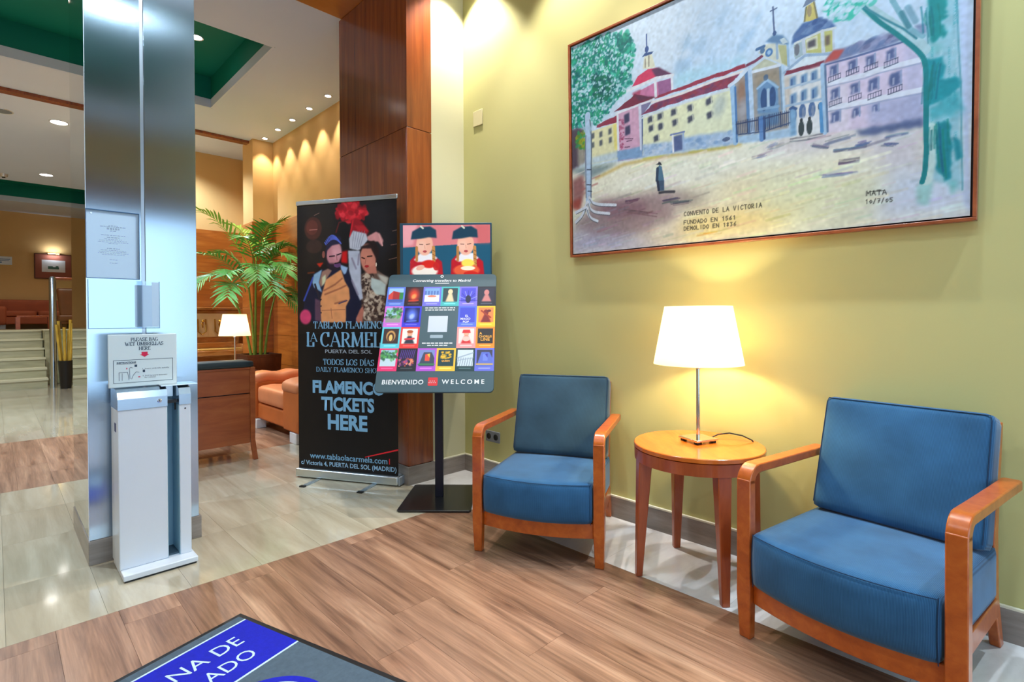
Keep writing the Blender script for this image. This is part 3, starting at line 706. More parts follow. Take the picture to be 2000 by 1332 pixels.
for k in range(4):
    a = R(90 * k + 0); c, s = math.cos(a), math.sin(a)
    def P_(r, t, z): return Vector((r * c - t * s, r * s + t * c, z))
    b = [P_(0.262, -0.017, 0), P_(0.290, -0.017, 0), P_(0.290, 0.017, 0), P_(0.262, 0.017, 0)]
    u = [P_(0.215, -0.030, 0.577), P_(0.278, -0.030, 0.577), P_(0.278, 0.030, 0.577), P_(0.215, 0.030, 0.577)]
    MB().hexa(b, u).build('leg', M_TABLELEG, tb, bevel=0.004)

def shade_mat(name, col, estr=0.0):
    m = bpy.data.materials.new(name); MATS[name] = m
    nt, N, L, B = nodes_of(m)
    B.inputs['Base Color'].default_value = col; B.inputs['Roughness'].default_value = 0.9; B.inputs['Specular IOR Level'].default_value = 0.1
    tr = N.new('ShaderNodeBsdfTranslucent'); tr.inputs['Color'].default_value = col
    mx = N.new('ShaderNodeMixShader'); mx.inputs[0].default_value = 0.5
    L.new(B.outputs[0], mx.inputs[1]); L.new(tr.outputs[0], mx.inputs[2]); L.new(mx.outputs[0], N['Material Output'].inputs['Surface'])
    tc = N.new('ShaderNodeTexCoord'); nz = N.new('ShaderNodeTexNoise'); nz.inputs['Scale'].default_value = 260
    L.new(tc.outputs['Object'], nz.inputs['Vector']); bp = N.new('ShaderNodeBump'); bp.inputs['Strength'].default_value = 0.1; bp.inputs['Distance'].default_value = 0.001
    L.new(nz.outputs['Fac'], bp.inputs['Height']); L.new(bp.outputs['Normal'], B.inputs['Normal'])
    return m
M_SHADE = shade_mat('cream_fabric_shade', rgb(252, 242, 222))
def table_lamp(label, loc, rz, h_stem, r0, r1, h_shade, energy, group, cord=True):
    t = thing('table_lamp', label, 'lamp', loc, rz, group)
    MB().box(-0.062, 0.062, -0.062, 0.062, 0.010, 0.020).build('base', M_CHROME, t, bevel=0.002)
    for x in (-0.045, 0.045):
        for y in (-0.045, 0.045): MB().box(x - 0.010, x + 0.010, y - 0.010, y + 0.010, 0, 0.010).build('foot_pad', M_BLACK, t)
    MB().lathe([(0.0085, 0.02), (0.0085, h_stem + 0.03), (0.0075, h_stem + 0.03)], 20).build('stem', M_CHROME, t, smooth=True)
    MB().lathe([(0.011, h_stem - 0.022), (0.016, h_stem - 0.018), (0.016, h_stem - 0.006), (0.011, h_stem - 0.002)], 20).build('collar', M_CHROME, t, smooth=True)
    z0 = h_stem; z1 = h_stem + h_shade
    MB().lathe([(r0, z0), (r1, z1), (r1 - 0.0018, z1), (r0 - 0.0018, z0), (r0, z0)], 64, cap=False).build('shade', M_SHADE, t, smooth=True)
    sp_ = MB()
    for a in (0, 120, 240):
        sp_.tube([(0, 0, z0 + 0.035), (math.cos(R(a)) * (r0 * 0.97), math.sin(R(a)) * (r0 * 0.97), z0 + 0.012)], 0.0018, 6)
    sp_.build('shade_carrier', M_CHROME, t)
    d = bpy.data.lights.new('bulb_light', 'POINT'); d.energy = energy; d.color = (1.0, 0.78, 0.45); d.shadow_soft_size = 0.03
    o = bpy.data.objects.new('bulb_light', d); COL.objects.link(o); o.parent = t; o.location = (0, 0, z0 + h_shade * 0.42)
    return t
lm = table_lamp('lit table lamp with cream shade on the round side table', (2.327, 1.128, 0.601), R(-22), 0.360, 0.200, 0.150, 0.268, 15, None)
cd = MB().tube([(0.06, -0.005, 0.008), (0.11, -0.01, 0.024), (0.16, -0.03, 0.03), (0.20, -0.07, 0.022), (0.222, -0.105, 0.006), (0.231, -0.125, -0.02), (0.235, -0.13, -0.2), (0.225, -0.125, -0.4), (0.23, -0.12, -0.59)], 0.0032, 8)
cd.build('cord', M_BLACK, lm, smooth=True)

# ================================================================== wall plates
sw = thing('blank_wall_plate', 'cream blank cover plate high on the olive wall', 'wall plate', (X_R - 0.0005, 2.994, 2.683))
MB().box(-0.008, 0, -0.052, 0.052, -0.058, 0.058).build('plate', mat('cream_plastic', rgb(212, 204, 160), rough=0.5), sw, bevel=0.003)
so = thing('wall_socket', 'grey double wall socket low on the olive wall', 'socket', (X_R - 0.0005, 2.845, 0.306))
MB().box(-0.010, 0, -0.075, 0.075, -0.040, 0.040).build('plate', mat('grey_plastic', rgb(130, 134, 140), rough=0.4), so, bevel=0.003)
for y in (-0.037, 0.037):
    c_ = MB().lathe([(0.022, 0), (0.022, 0.003), (0.018, 0.001), (0.0, 0.001)], 24, cap=False).build('outlet', M_BLACK, so, smooth=True)
    c_.matrix_local = Matrix.Translation((-0.010, y, 0)) @ Matrix.Rotation(R(-90), 4, 'Y')

# ================================================================== roll-up banner
BN0 = Vector((1.611, 3.922, 0)); BNd = Vector((0.4837, -0.8752, 0)); BNa = math.atan2(BNd.y, BNd.x)
M_PRINTBLACK = mat('banner_black', rgb(16, 13, 15), rough=0.45, spec=0.35, var=0.2, vscale=4)
bn = thing('roll_up_banner', 'tall black roll-up flamenco banner beside the timber column', 'banner', BN0, BNa)
# local x along the banner, -y towards the viewer, z up
MB().box(-0.002, 0.848, -0.03, 0.07, 0.006, 0.068).build('cassette', M_ALU, bn, bevel=0.012, seg=3)
MB().box(0.848, 0.862, -0.028, 0.068, 0.006, 0.066).build('end_cap', mat('end_cap', rgb(150, 158, 166), rough=0.4), bn, bevel=0.006)
MB().box(0.010, 0.838, 0.0, 0.0012, 0.068, 2.022).build('sheet', M_PRINTBLACK, bn)
MB().box(0.004, 0.846, -0.008, 0.012, 2.020, 2.052).build('top_rail', M_ALU, bn, bevel=0.005)
MB().tube([(0.42, 0.03, 0.06), (0.42, 0.015, 2.04)], 0.008, 10).build('support_pole', M_ALU, bn, smooth=True)
for x in (0.20, 0.66):
    MB().box(x - 0.018, x + 0.018, -0.21, 0.12, 0.0, 0.006).build('swing_foot', M_ALU, bn, bevel=0.002)
    MB().box(x - 0.02, x + 0.02, -0.215, -0.19, 0.0, 0.009).build('foot_pad', M_BLACK, bn)
M_BLUEINK = mat('pale_blue_ink', rgb(122, 172, 208), rough=0.5)
def bt(s, x0, x1, z, size, m=M_BLUEINK, bold=0.0, **k):
    return text_obj('lettering', s, size, m, bn, frame_XZ((x0 + x1) / 2, -0.0008, z), width=x1 - x0, bold=bold, **k)
# ------------------------------------------------------------------ hand painted prints: a fine mesh with one colour per vertex
class Canvas:
    """a picture in metres, x to the right, y downwards; painted with polygons, strokes and dabs"""
    def __init__(self, w, h, step, col):
        self.w, self.h = w, h; self.nx = int(round(w / step)) + 1; self.ny = int(round(h / step)) + 1
        self.sx = w / (self.nx - 1); self.sy = h / (self.ny - 1)
        self.a = np.ones((self.ny, self.nx, 3), np.float32) * (np.array(col, np.float32) / 255)
    def _box(self, x0, x1, y0, y1):
        i0 = max(0, int(x0 / self.sx) - 1); i1 = min(self.nx, int(x1 / self.sx) + 3); j0 = max(0, int(y0 / self.sy) - 1); j1 = min(self.ny, int(y1 / self.sy) + 3)
        if i1 <= i0 or j1 <= j0: return None
        return i0, i1, j0, j1, (np.arange(i0, i1) * self.sx)[None, :], (np.arange(j0, j1) * self.sy)[:, None]
    def _put(self, b, mask, col, alpha):
        c = np.array(col, np.float32) / 255; m = np.clip(mask * alpha, 0, 1)[..., None].astype(np.float32)
        v = self.a[b[2]:b[3], b[0]:b[1]]; v += (c - v) * m
    def poly(self, pts, col, alpha=1.0, soft=0.0, rough=0.0):
        p = np.array(pts, float)
        if rough:
            q = []
            for k in range(len(p)):
                a_, b_ = p[k], p[(k + 1) % len(p)]
                for t in np.linspace(0, 1, 7)[:-1]: q.append(a_ + (b_ - a_) * t + RNG.normal(0, rough, 2))
            p = np.array(q)
        pad = soft * 2
        b = self._box(p[:, 0].min() - pad, p[:, 0].max() + pad, p[:, 1].min() - pad, p[:, 1].max() + pad)
        if b is None: return self
        X, Y = b[4], b[5]; acc = np.zeros((Y.shape[0], X.shape[1]))
        for ox, oy in ((-.25, -.25), (.25, -.25), (-.25, .25), (.25, .25)):
            xx = X + ox * self.sx; yy = Y + oy * self.sy; ins = np.zeros(acc.shape, bool)
            for k in range(len(p)):
                (xa, ya), (xb, yb) = p[k], p[k - 1]
                if ya == yb: continue
                c = ((ya > yy) != (yb > yy)) & (xx < (xb - xa) * (yy - ya) / (yb - ya) + xa); ins ^= c
            acc += ins * 0.25
        if soft > 0:
            r = max(1, int(soft / self.sx))
            for _ in range(2):
                for ax in (0, 1):
                    cs = np.cumsum(np.pad(acc, [(r + 1, r) if i == ax else (0, 0) for i in (0, 1)], mode='edge'), axis=ax)
                    n_ = acc.shape[ax]
                    acc = (np.take(cs, np.arange(2 * r + 1, 2 * r + 1 + n_), ax) - np.take(cs, np.arange(0, n_), ax)) / (2 * r + 1)
        self._put(b, acc, col, alpha); return self
    def stroke(self, pts, w, col, alpha=1.0, soft=None, dry=0.0, smooth=False):
        p = np.array(pts, float); soft = self.sx * 0.8 if soft is None else soft; r = w / 2 + soft
        if smooth:
            for _ in range(3):
                q = [p[0]]
                for k in range(len(p) - 1): q += [p[k] * .75 + p[k + 1] * .25, p[k] * .25 + p[k + 1] * .75]
                p = np.array(q + [p[-1]])
        b = self._box(p[:, 0].min() - r, p[:, 0].max() + r, p[:, 1].min() - r, p[:, 1].max() + r)
        if b is None: return self
        X, Y = b[4], b[5]; d = np.full((Y.shape[0], X.shape[1]), 1e9)
        for k in range(len(p) - 1):
            v = p[k + 1] - p[k]; L2 = max(1e-12, v @ v); t = np.clip(((X - p[k][0]) * v[0] + (Y - p[k][1]) * v[1]) / L2, 0, 1)
            d = np.minimum(d, np.hypot(X - p[k][0] - t * v[0], Y - p[k][1] - t * v[1]))
        m = np.clip((w / 2 - d) / soft + 0.5, 0, 1)
        if dry: m = m * (RNG.random(m.shape) > dry)
        self._put(b, m, col, alpha); return self
    def ell(self, c, rx, ry, col, alpha=1.0, ang=0.0, soft=0.15):
        r = max(rx, ry) * 1.3
        b = self._box(c[0] - r, c[0] + r, c[1] - r, c[1] + r)
        if b is None: return self
        X, Y = b[4] - c[0], b[5] - c[1]; ca, sa = math.cos(ang), math.sin(ang)
        q = np.hypot((X * ca + Y * sa) / rx, (-X * sa + Y * ca) / ry)
        self._put(b, np.clip((1 - q) / soft + 0.5, 0, 1), col, alpha); return self
    def dabs(self, pts, n, r0, r1, cols, alpha=0.9, ang=None, stretch=1.6):
        p = np.array(pts, float); lo, hi = p.min(0), p.max(0); k = 0; tries = 0
        while k < n and tries < n * 20:
            tries += 1; c = lo + (hi - lo) * RNG.random(2); ins = False
            for i in range(len(p)):
                (xa, ya), (xb, yb) = p[i], p[i - 1]
                if (ya > c[1]) != (yb > c[1]) and c[0] < (xb - xa) * (c[1] - ya) / (yb - ya) + xa: ins = not ins
            if not ins: continue
            r = RNG.uniform(r0, r1); self.ell(c, r * stretch, r, cols[RNG.integers(len(cols))], alpha * RNG.uniform(.6, 1), RNG.uniform(0, 3.14) if ang is None else ang + RNG.normal(0, .25), 0.5); k += 1
        return self
    def mottle(self, amt, cell):
        """brush-like unevenness of the paint"""
        gy, gx = int(self.h / cell) + 2, int(self.w / cell) + 2; gz = RNG.normal(0, 1, (gy, gx))
        jj = np.linspace(0, gy - 1.001, self.ny); ii = np.linspace(0, gx - 1.001, self.nx); j0 = jj.astype(int); i0 = ii.astype(int); fj = (jj - j0)[:, None]; fi = (ii - i0)[None, :]
        v = gz[j0][:, i0] * (1 - fj) * (1 - fi) + gz[j0 + 1][:, i0] * fj * (1 - fi) + gz[j0][:, i0 + 1] * (1 - fj) * fi + gz[j0 + 1][:, i0 + 1] * fj * fi
        self.a = np.clip(self.a * (1 + amt * v[..., None]), 0, 1).astype(np.float32); return self
    def build(self, name, M, m, parent):
        """M maps (x right, y up, 0) with the origin at the lower left corner into the thing"""
        nx, ny = self.nx, self.ny
        X, Y = np.meshgrid(np.arange(nx) * self.sx, self.h - np.arange(ny) * self.sy)
        co = np.stack([X.ravel(), Y.ravel(), np.zeros(nx * ny)], 1)
        Mn = np.array(M); co = co @ Mn[:3, :3].T + Mn[:3, 3]
        idx = np.arange(nx * ny).reshape(ny, nx)
        q = np.stack([idx[1:, :-1], idx[1:, 1:], idx[:-1, 1:], idx[:-1, :-1]], -1).reshape(-1, 4)
        me = bpy.data.meshes.new(name); me.vertices.add(len(co)); me.vertices.foreach_set('co', co.astype(np.float32).ravel())
        me.loops.add(q.size); me.loops.foreach_set('vertex_index', q.ravel().astype(np.int32))
        me.polygons.add(len(q)); me.polygons.foreach_set('loop_start', np.arange(0, q.size, 4, dtype=np.int32)); me.update(calc_edges=True)
        at = me.color_attributes.new('paint', 'FLOAT_COLOR', 'POINT')
        s = np.clip(self.a, 0, 1).reshape(-1, 3); l = np.where(s <= 0.04045, s / 12.92, ((s + 0.055) / 1.055) ** 2.4)
        at.data.foreach_set('color', np.concatenate([l, np.ones((len(l), 1))], 1).astype(np.float32).ravel())
        me.materials.append(m)
        o = bpy.data.objects.new(name, me); COL.objects.link(o); o.parent = parent
        return o
def paint_mat(name, rough=0.55, emit=0.0, coat=0.0):
    m = bpy.data.materials.new(name); MATS[name] = m
    nt, N, L, B = nodes_of(m)
    a_ = N.new('ShaderNodeAttribute'); a_.attribute_name = 'paint'
    L.new(a_.outputs['Color'], B.inputs['Base Color']); B.inputs['Roughness'].default_value = rough; B.inputs['Specular IOR Level'].default_value = 0.3; B.inputs['Coat Weight'].default_value = coat; B.inputs['Coat Roughness'].default_value = 0.1
    if emit:
        L.new(a_.outputs['Color'], B.inputs['Emission Color']); B.inputs['Emission Strength'].default_value = emit
    return m
M_OIL = paint_mat('oil_paint', 0.6)
M_PRINT = paint_mat('printed_vinyl', 0.42)
M_SCREEN = paint_mat('lit_screen', 0.25, 0.35)

# ---- banner print and lettering
cv = Canvas(0.828, 0.955, 0.003, (22, 19, 20))
cv.poly([(0.0710, -0.0130), (0.3284, -0.0030), (0.3432, 0.2300), (0.2402, 0.4440), (0.0665, 0.4830)], (44, 36, 30), .8, .03)
cv.poly([(0.5191, 0.0100), (0.8547, -0.0030), (0.8364, 0.3380), (0.6780, 0.4590)], (30, 30, 36), .8, .04)
cv.ell((0.1386, 0.1760), .075, .085, (82, 44, 36), .9).ell((0.1305, 0.1680), .05, .055, (120, 58, 48), .6); cv.stroke([(0.1086, 0.1860), (0.1740, 0.1850)], .006, (190, 120, 110), .8)
cv.ell((0.1467, 0.3090), .07, .05, (70, 46, 40), .7)
for a_, b_ in (((0.1489, 0.0810), (0.1923, 0.0650)), ((0.7943, 0.2280), (0.8494, 0.2170)), ((0.7818, 0.3250), (0.8444, 0.3180)), ((0.7648, 0.4270), (0.8283, 0.4150))): cv.stroke([a_, b_], .005, (150, 110, 100), .8)
cv.dabs([(0.3409, 0.0490), (0.4206, -0.0040), (0.5191, -0.0050), (0.5920, 0.0790), (0.5669, 0.1270), (0.4528, 0.1420), (0.3445, 0.0920)], 130, .010, .022, [(214, 28, 44), (236, 54, 66), (150, 12, 26), (190, 20, 34)], .95)
cv.poly([(0.4609, 0.1350), (0.5021, 0.1160), (0.5508, 0.1470), (0.6073, 0.2220), (0.5831, 0.2560), (0.4765, 0.2150), (0.4559, 0.2570)], (150, 16, 30), 1, .006); cv.stroke([(0.4770, 0.1360), (0.4515, 0.2500)], .012, (196, 26, 40)); cv.poly([(0.4851, 0.1720), (0.5669, 0.1770), (0.6073, 0.2220), (0.5177, 0.2100)], (186, 34, 44), .9, .004)
cv.stroke([(0.3351, 0.2150), (0.3610, 0.1440), (0.4358, 0.1270)], .010, (110, 30, 30), .8, .008)
cv.poly([(0.3843, 0.3550), (0.4300, 0.3500), (0.4286, 0.4440), (0.3749, 0.4340)], (206, 18, 22), .95, .006); cv.poly([(0.1673, 0.4350), (0.2277, 0.4290), (0.1968, 0.4650)], (206, 44, 20), .95, .003)
cv.stroke([(0.0930, 0.5030), (0.1444, 0.5000)], .012, (120, 50, 20), .8, .008)
# dancer on the left
cv.poly([(0.0415, 0.7950), (0.0643, 0.6980), (0.1364, 0.5150), (0.2138, 0.4800), (0.4331, 0.4800), (0.4815, 0.5960), (0.5464, 0.7270), (0.5124, 0.8700), (0.1238, 0.8690), (0.1158, 0.7950)], (24, 26, 50), 1, .004)
cv.stroke([(0.0554, 0.7060), (0.1364, 0.5370)], .014, (60, 80, 180), .9, .008)
cv.poly([(0.1305, 0.5740), (0.1444, 0.5150), (0.2138, 0.4800), (0.1874, 0.5750), (0.2129, 0.6490), (0.1440, 0.6110)], (140, 176, 206), 1, .004)
cv.poly([(0.3669, 0.4490), (0.4331, 0.4730), (0.4161, 0.5150), (0.3991, 0.5220), (0.3749, 0.4850)], (150, 178, 214), 1, .004)
cv.poly([(0.2138, 0.4950), (0.2653, 0.4750), (0.2984, 0.4900), (0.2040, 0.6120), (0.1874, 0.5750)], (150, 110, 96), 1, .004); cv.poly([(0.2129, 0.5390), (0.2438, 0.5180), (0.2469, 0.5690), (0.2129, 0.6050)], (206, 210, 170), .9, .004)
cv.poly([(0.2469, 0.5550), (0.3749, 0.4850), (0.4072, 0.5730), (0.4403, 0.6240), (0.4479, 0.6970), (0.4139, 0.7540), (0.4130, 0.8700), (0.2013, 0.8690), (0.1946, 0.7080)], (222, 148, 96), 1, .003)
for q in ([(0.2299, 0.6350), (0.3234, 0.5930), (0.3830, 0.5510)], [(0.2380, 0.6640), (0.3646, 0.6230), (0.4152, 0.6020)], [(0.3226, 0.7310), (0.4147, 0.7110)]): cv.stroke(q, .012, (150, 84, 60), .8, .008)
for q in ([(0.2116, 0.7810), (0.4058, 0.7760)], [(0.2881, 0.7670), (0.2962, 0.8400)]): cv.stroke(q, .006, (160, 92, 66), .8)
cv.stroke([(0.3557, 0.7320), (0.4228, 0.7110)], .01, (90, 70, 90)); cv.stroke([(0.1946, 0.7080), (0.1525, 0.5890)], .016, (40, 34, 44))
for y in (0, 1, 2): cv.ell(((0.2035, 0.7000)[0], (0.2035, 0.7000)[1] + 0.049 * y), .006, .006, (40, 30, 40))
cv.poly([(0.1511, 0.6920), (0.1946, 0.7080), (0.2013, 0.8620), (0.1498, 0.8550)], (92, 62, 82), 1, .004)
cv.ell((0.3167, 0.3670), .062, .092, (196, 128, 136), 1, .15, .2); cv.ell((0.3382, 0.3530), .04, .05, (222, 160, 168), .7, 0, .8)
cv.poly([(0.2447, 0.3420), (0.2586, 0.2840), (0.3262, 0.2370), (0.3763, 0.2530), (0.3763, 0.2970), (0.3006, 0.3080), (0.2577, 0.3430), (0.2483, 0.4010)], (40, 34, 60), 1, .004)
for k in range(14):
    x_ = 230 + k * 11; cv.stroke([((0.2393, 0.2830)[0] + k * .0098, (0.2393, 0.2830)[1] - .012 * math.sin(k / 13 * 3.14) * 4.2), ((0.2496, 0.2990)[0] + k * .0098, (0.2496, 0.2990)[1] - .012 * math.sin(k / 13 * 3.14) * 3)], .008, (92, 112, 222), .9)
cv.poly([(0.2447, 0.4010), (0.2742, 0.4380), (0.3329, 0.4400), (0.3749, 0.4340), (0.3579, 0.4770), (0.3078, 0.4900), (0.2563, 0.4600)], (42, 28, 40), 1, .006); cv.ell((0.3454, 0.4520), .03, .018, (120, 74, 130), .8)
cv.stroke([(0.3248, 0.4400), (0.3705, 0.4340)], .009, (26, 16, 24)); cv.stroke([(0.2792, 0.3870), (0.3212, 0.3850)], .009, (44, 22, 34)); cv.stroke([(0.3418, 0.3790), (0.3763, 0.3690)], .009, (44, 22, 34)); cv.stroke([(0.3373, 0.3750), (0.3418, 0.4150)], .007, (150, 84, 92), .8)
cv.ell((0.2277, 0.3710), .012, .026, (150, 84, 74))
cv.ell((0.0679, 0.8280), .05, .055, (206, 62, 106), 1, 0, .3)
# dancer on the right
cv.poly([(0.5397, 0.5260), (0.5808, 0.5060), (0.6775, 0.5020), (0.7567, 0.5530), (0.7478, 0.6160), (0.7303, 0.8770), (0.5124, 0.8700), (0.5464, 0.7270)], (96, 72, 62), 1, .003)
cv.dabs([(0.5397, 0.5400), (0.6287, 0.5210), (0.6287, 0.6000), (0.7317, 0.6870), (0.7142, 0.8490), (0.5611, 0.8490), (0.5464, 0.6690)], 330, .006, .013, [(190, 168, 146), (44, 28, 26), (210, 190, 170), (70, 48, 42)], .9)
cv.poly([(0.6207, 0.5500), (0.7008, 0.5730), (0.7406, 0.6020), (0.7317, 0.6800), (0.6596, 0.6710), (0.6198, 0.6210)], (184, 196, 192), 1, .005); cv.poly([(0.6685, 0.5230), (0.7648, 0.5530), (0.7478, 0.6090), (0.7008, 0.5730)], (200, 196, 184), .9, .006)
cv.poly([(0.4345, 0.3500), (0.5329, 0.3540), (0.5397, 0.4970), (0.5397, 0.5830), (0.5544, 0.6980), (0.5302, 0.7120), (0.4734, 0.5960), (0.4412, 0.4940)], (176, 180, 196), 1, .004)
for q in ([(0.4667, 0.4090), (0.4993, 0.4820)], [(0.4653, 0.5670), (0.5141, 0.6690)], [(0.5249, 0.3820), (0.5155, 0.4540)]): cv.stroke(q, .014, (130, 120, 140), .8, .01)
cv.poly([(0.4470, 0.3360), (0.4434, 0.2640), (0.4765, 0.2080), (0.5831, 0.2350), (0.5987, 0.2780), (0.5499, 0.3400), (0.5168, 0.3530)], (190, 192, 204), 1, .004)
for x_ in range(5): cv.stroke([((0.4846, 0.2160)[0] + x_ * .022, (0.4846, 0.2160)[1]), ((0.4676, 0.3370)[0] + x_ * .016, (0.4676, 0.3370)[1])], .005, (130, 130, 150), .7)
cv.poly([(0.5911, 0.2570), (0.6632, 0.2250), (0.6950, 0.2400), (0.7223, 0.2910), (0.7106, 0.3330), (0.6788, 0.2960), (0.6310, 0.2940), (0.5987, 0.2850)], (204, 140, 140), 1, .003); cv.stroke([(0.6869, 0.2470), (0.7142, 0.3260)], .01, (220, 160, 158))
cv.poly([(0.5329, 0.3540), (0.5817, 0.2990), (0.6471, 0.2880), (0.6869, 0.3460), (0.6860, 0.4030), (0.6654, 0.4440), (0.6301, 0.3860), (0.5499, 0.3470)], (34, 20, 22), 1, .004)
cv.ell((0.5978, 0.4140), .062, .105, (196, 124, 104), 1, -.12, .2); cv.poly([(0.5808, 0.4840), (0.6618, 0.4580), (0.6685, 0.5230), (0.5965, 0.5200)], (186, 116, 98), 1, .004)
cv.poly([(0.5285, 0.3820), (0.5499, 0.3400), (0.6220, 0.3430), (0.6618, 0.4160), (0.6780, 0.3600), (0.6229, 0.3080), (0.5419, 0.3260)], (34, 20, 22), .95, .004)
cv.stroke([(0.5477, 0.4050), (0.5692, 0.4130)], .009, (50, 24, 22)); cv.stroke([(0.5934, 0.3990), (0.6301, 0.3970)], .009, (50, 24, 22)); cv.ell((0.5875, 0.4690), .018, .009, (176, 36, 44)); cv.stroke([(0.5817, 0.4060), (0.5750, 0.4480)], .006, (150, 84, 70), .7); cv.ell((0.6632, 0.4590), .006, .014, (220, 200, 180)); cv.poly([(0.5294, 0.8410), (0.5625, 0.7630), (0.5455, 0.8700), (0.4962, 0.8700)], (180, 104, 86), 1, .004)
cv.poly([(0.4962, 0.8410), (0.5294, 0.7770), (0.5580, 0.7480), (0.5455, 0.8700), (0.4962, 0.8700)], (184, 110, 92), 1, .004)
cv.mottle(.03, .03)
cv.build('picture', Matrix(((1, 0, 0, 0.010), (0, 0, -1, -0.0006), (0, 1, 0, 1.066), (0, 0, 0, 1))), M_PRINT, bn)
def st_(s_, x0, x1, z, h, w=0.17): return serif_text(s_, x0, x1, z, h, -0.0010, M_BLUEINK, bn, w)
st_('TABLAO FLAMENCO', 0.145, 0.760, 1.108, 0.050, 0.19)
st_('L', 0.083, 0.150, 0.976, 0.102, 0.17)
st_('A', 0.118, 0.176, 1.012, 0.062, 0.17)
st_('CARMELA', 0.208, 0.800, 0.976, 0.102, 0.18)
bt('PUERTA DEL SOL', 0.245, 0.636, 0.928, 0.036, m=mat('grey_ink', rgb(150, 160, 172), rough=0.5), bold=0.0006)
st_('TODOS LOS DÍAS', 0.227, 0.650, 0.842, 0.041, 0.18)
st_('DAILY FLAMENCO SHOW', 0.168, 0.712, 0.790, 0.033, 0.17)
bt('FLAMENCO', 0.135, 0.735, 0.636, 0.122, bold=0.0055)
bt('TICKETS', 0.208, 0.650, 0.510, 0.132, bold=0.0055)
bt('HERE', 0.263, 0.594, 0.372, 0.150, bold=0.006)
bt('www.tablaolacarmela.com', 0.107, 0.752, 0.146, 0.060, bold=0.0007)
bt('c/ Victoria 4, PUERTA DEL SOL (MADRID)', 0.030, 0.824, 0.096, 0.046, m=mat('white_blue_ink', rgb(150, 190, 222), rough=0.5), bold=0.0008)
rd = MB(); rd.prism([(0.572, 0.180), (0.838, 0.247), (0.838, 0.259), (0.572, 0.186)], 0, 0.0004, M=Matrix(((1, 0, 0, 0), (0, 0, -1, -0.0004), (0, 1, 0, 0), (0, 0, 0, 1))))
rd.box(0.765, 0.772, -0.0008, -0.0004, 0.145, 0.185)
tag(rd.build('red_streak', mat('banner_red', rgb(226, 26, 44), rough=0.5), bn), kind='stuff')

# ================================================================== sign stand with printed board and screen
Ea = math.atan2(-0.719, 0.695)
M_STANDBLACK = mat('black_powder_coat', rgb(22, 23, 26), rough=0.28, spec=0.5, coat=0.3)
ss = thing('sign_stand', 'black pedestal sign stand with tilted welcome board and screen', 'sign', (2.06, 2.77, 0), Ea)
bs = MB().prism([(-0.222, -0.235), (-0.21, -0.25), (0.222, -0.25), (0.232, -0.235), (0.215, 0.24), (0.2, 0.25), (-0.2, 0.25), (-0.212, 0.24)], 0.002, 0.014).build('base', M_STANDBLACK, ss, bevel=0.003)
MB().box(-0.026, 0.026, -0.012, 0.026, 0.014, 1.06).build('pole', mat('navy_black_steel', rgb(16, 22, 40), rough=0.4), ss, bevel=0.003)
M_BOARD = mat('slate_board', rgb(58, 84, 94), rough=0.45, var=0.03, vscale=5)
BT = math.atan2(0.4, 0.759)      # backward tilt of the board
BM = Matrix.Translation((0, -0.2, 0.725)) @ Matrix.Rotation(-BT, 4, 'X')      # board frame: x right, z up the slope
hb, wb_ = 0.858, 0.368
def rrect(x0, x1, z0, z1, r, n=6):
    P = []
    for cx, cz, a0 in ((x1 - r, z0 + r, -90), (x1 - r, z1 - r, 0), (x0 + r, z1 - r, 90), (x0 + r, z0 + r, 180)):
        for k in range(n + 1): a = R(a0 + 90 * k / n); P.append((cx + r * math.cos(a), cz + r * math.sin(a)))
    return P
bo_ = MB().prism(rrect(-wb_ - 0.002, wb_ + 0.002, 0, hb, 0.03), -0.022, -0.004, M=Matrix(((1, 0, 0, 0), (0, 0, -1, 0), (0, 1, 0, 0), (0, 0, 0, 1)))).build('board', M_BOARD, ss, bevel=0.003)
bo_.matrix_local = BM
# the prism runs y 0.004..0.022 behind its face at y=0.004
def BF(x, z, dy=0.0034): return Matrix(((1, 0, 0, x), (0, 0, -1, dy), (0, 1, 0, z), (0, 0, 0, 1)))
MB().box(-0.04, 0.04, 0.0225, 0.034, 0.25, 0.50).build('bracket', M_STANDBLACK, bo_)
M_WHITEINK = mat('white_ink', rgb(226, 232, 236), rough=0.5)
text_obj('lettering', 'Connecting travellers to Madrid', 0.030, M_WHITEINK, bo_, BF(-0.003, 0.796), width=0.398, shear=0.2, bold=0.0003)
MB().box(-0.048, 0.048, 0.0033, 0.0039, 0.782, 0.787).build('strapline', M_WHITEINK, bo_)
rg = MB().lathe([(0.011, 0), (0.011, 0.0006), (0.0055, 0.0006), (0.0055, 0)], 24, cap=False).build('emblem', M_WHITEINK, bo_); rg.matrix_local = BF(-0.004, 0.840, 0.0038)
text_obj('lettering', 'BIENVENIDO', 0.042, M_WHITEINK, bo_, BF(-0.198, 0.053), width=0.259, shear=0.06, bold=0.0008, spacing=1.1)
text_obj('lettering', 'WELCOME', 0.042, M_WHITEINK, bo_, BF(0.178, 0.055), width=0.265, bold=0.0008, spacing=1.5)
MB().prism(rrect(-0.040, 0.020, 0.043, 0.098, 0.006), 0, 0.0006, M=BF(0, 0, 0.0038)).build('red_badge', mat('red_badge', rgb(214, 46, 52), rough=0.5), bo_)
bst = MB()
for k in range(7): bst.prism([(-0.032 + k * 0.0063 + 0.0035 * math.cos(R(90 + 72 * 2 * j)), 0.068 + 0.0045 * math.sin(R(90 + 72 * 2 * j)) + (0.006 if k % 2 else -.004)) for j in range(5)], 0, 0.0003, M=BF(0, 0, 0.0031))
tag(bst.build('badge_stars', M_WHITEINK, bo_), kind='stuff')
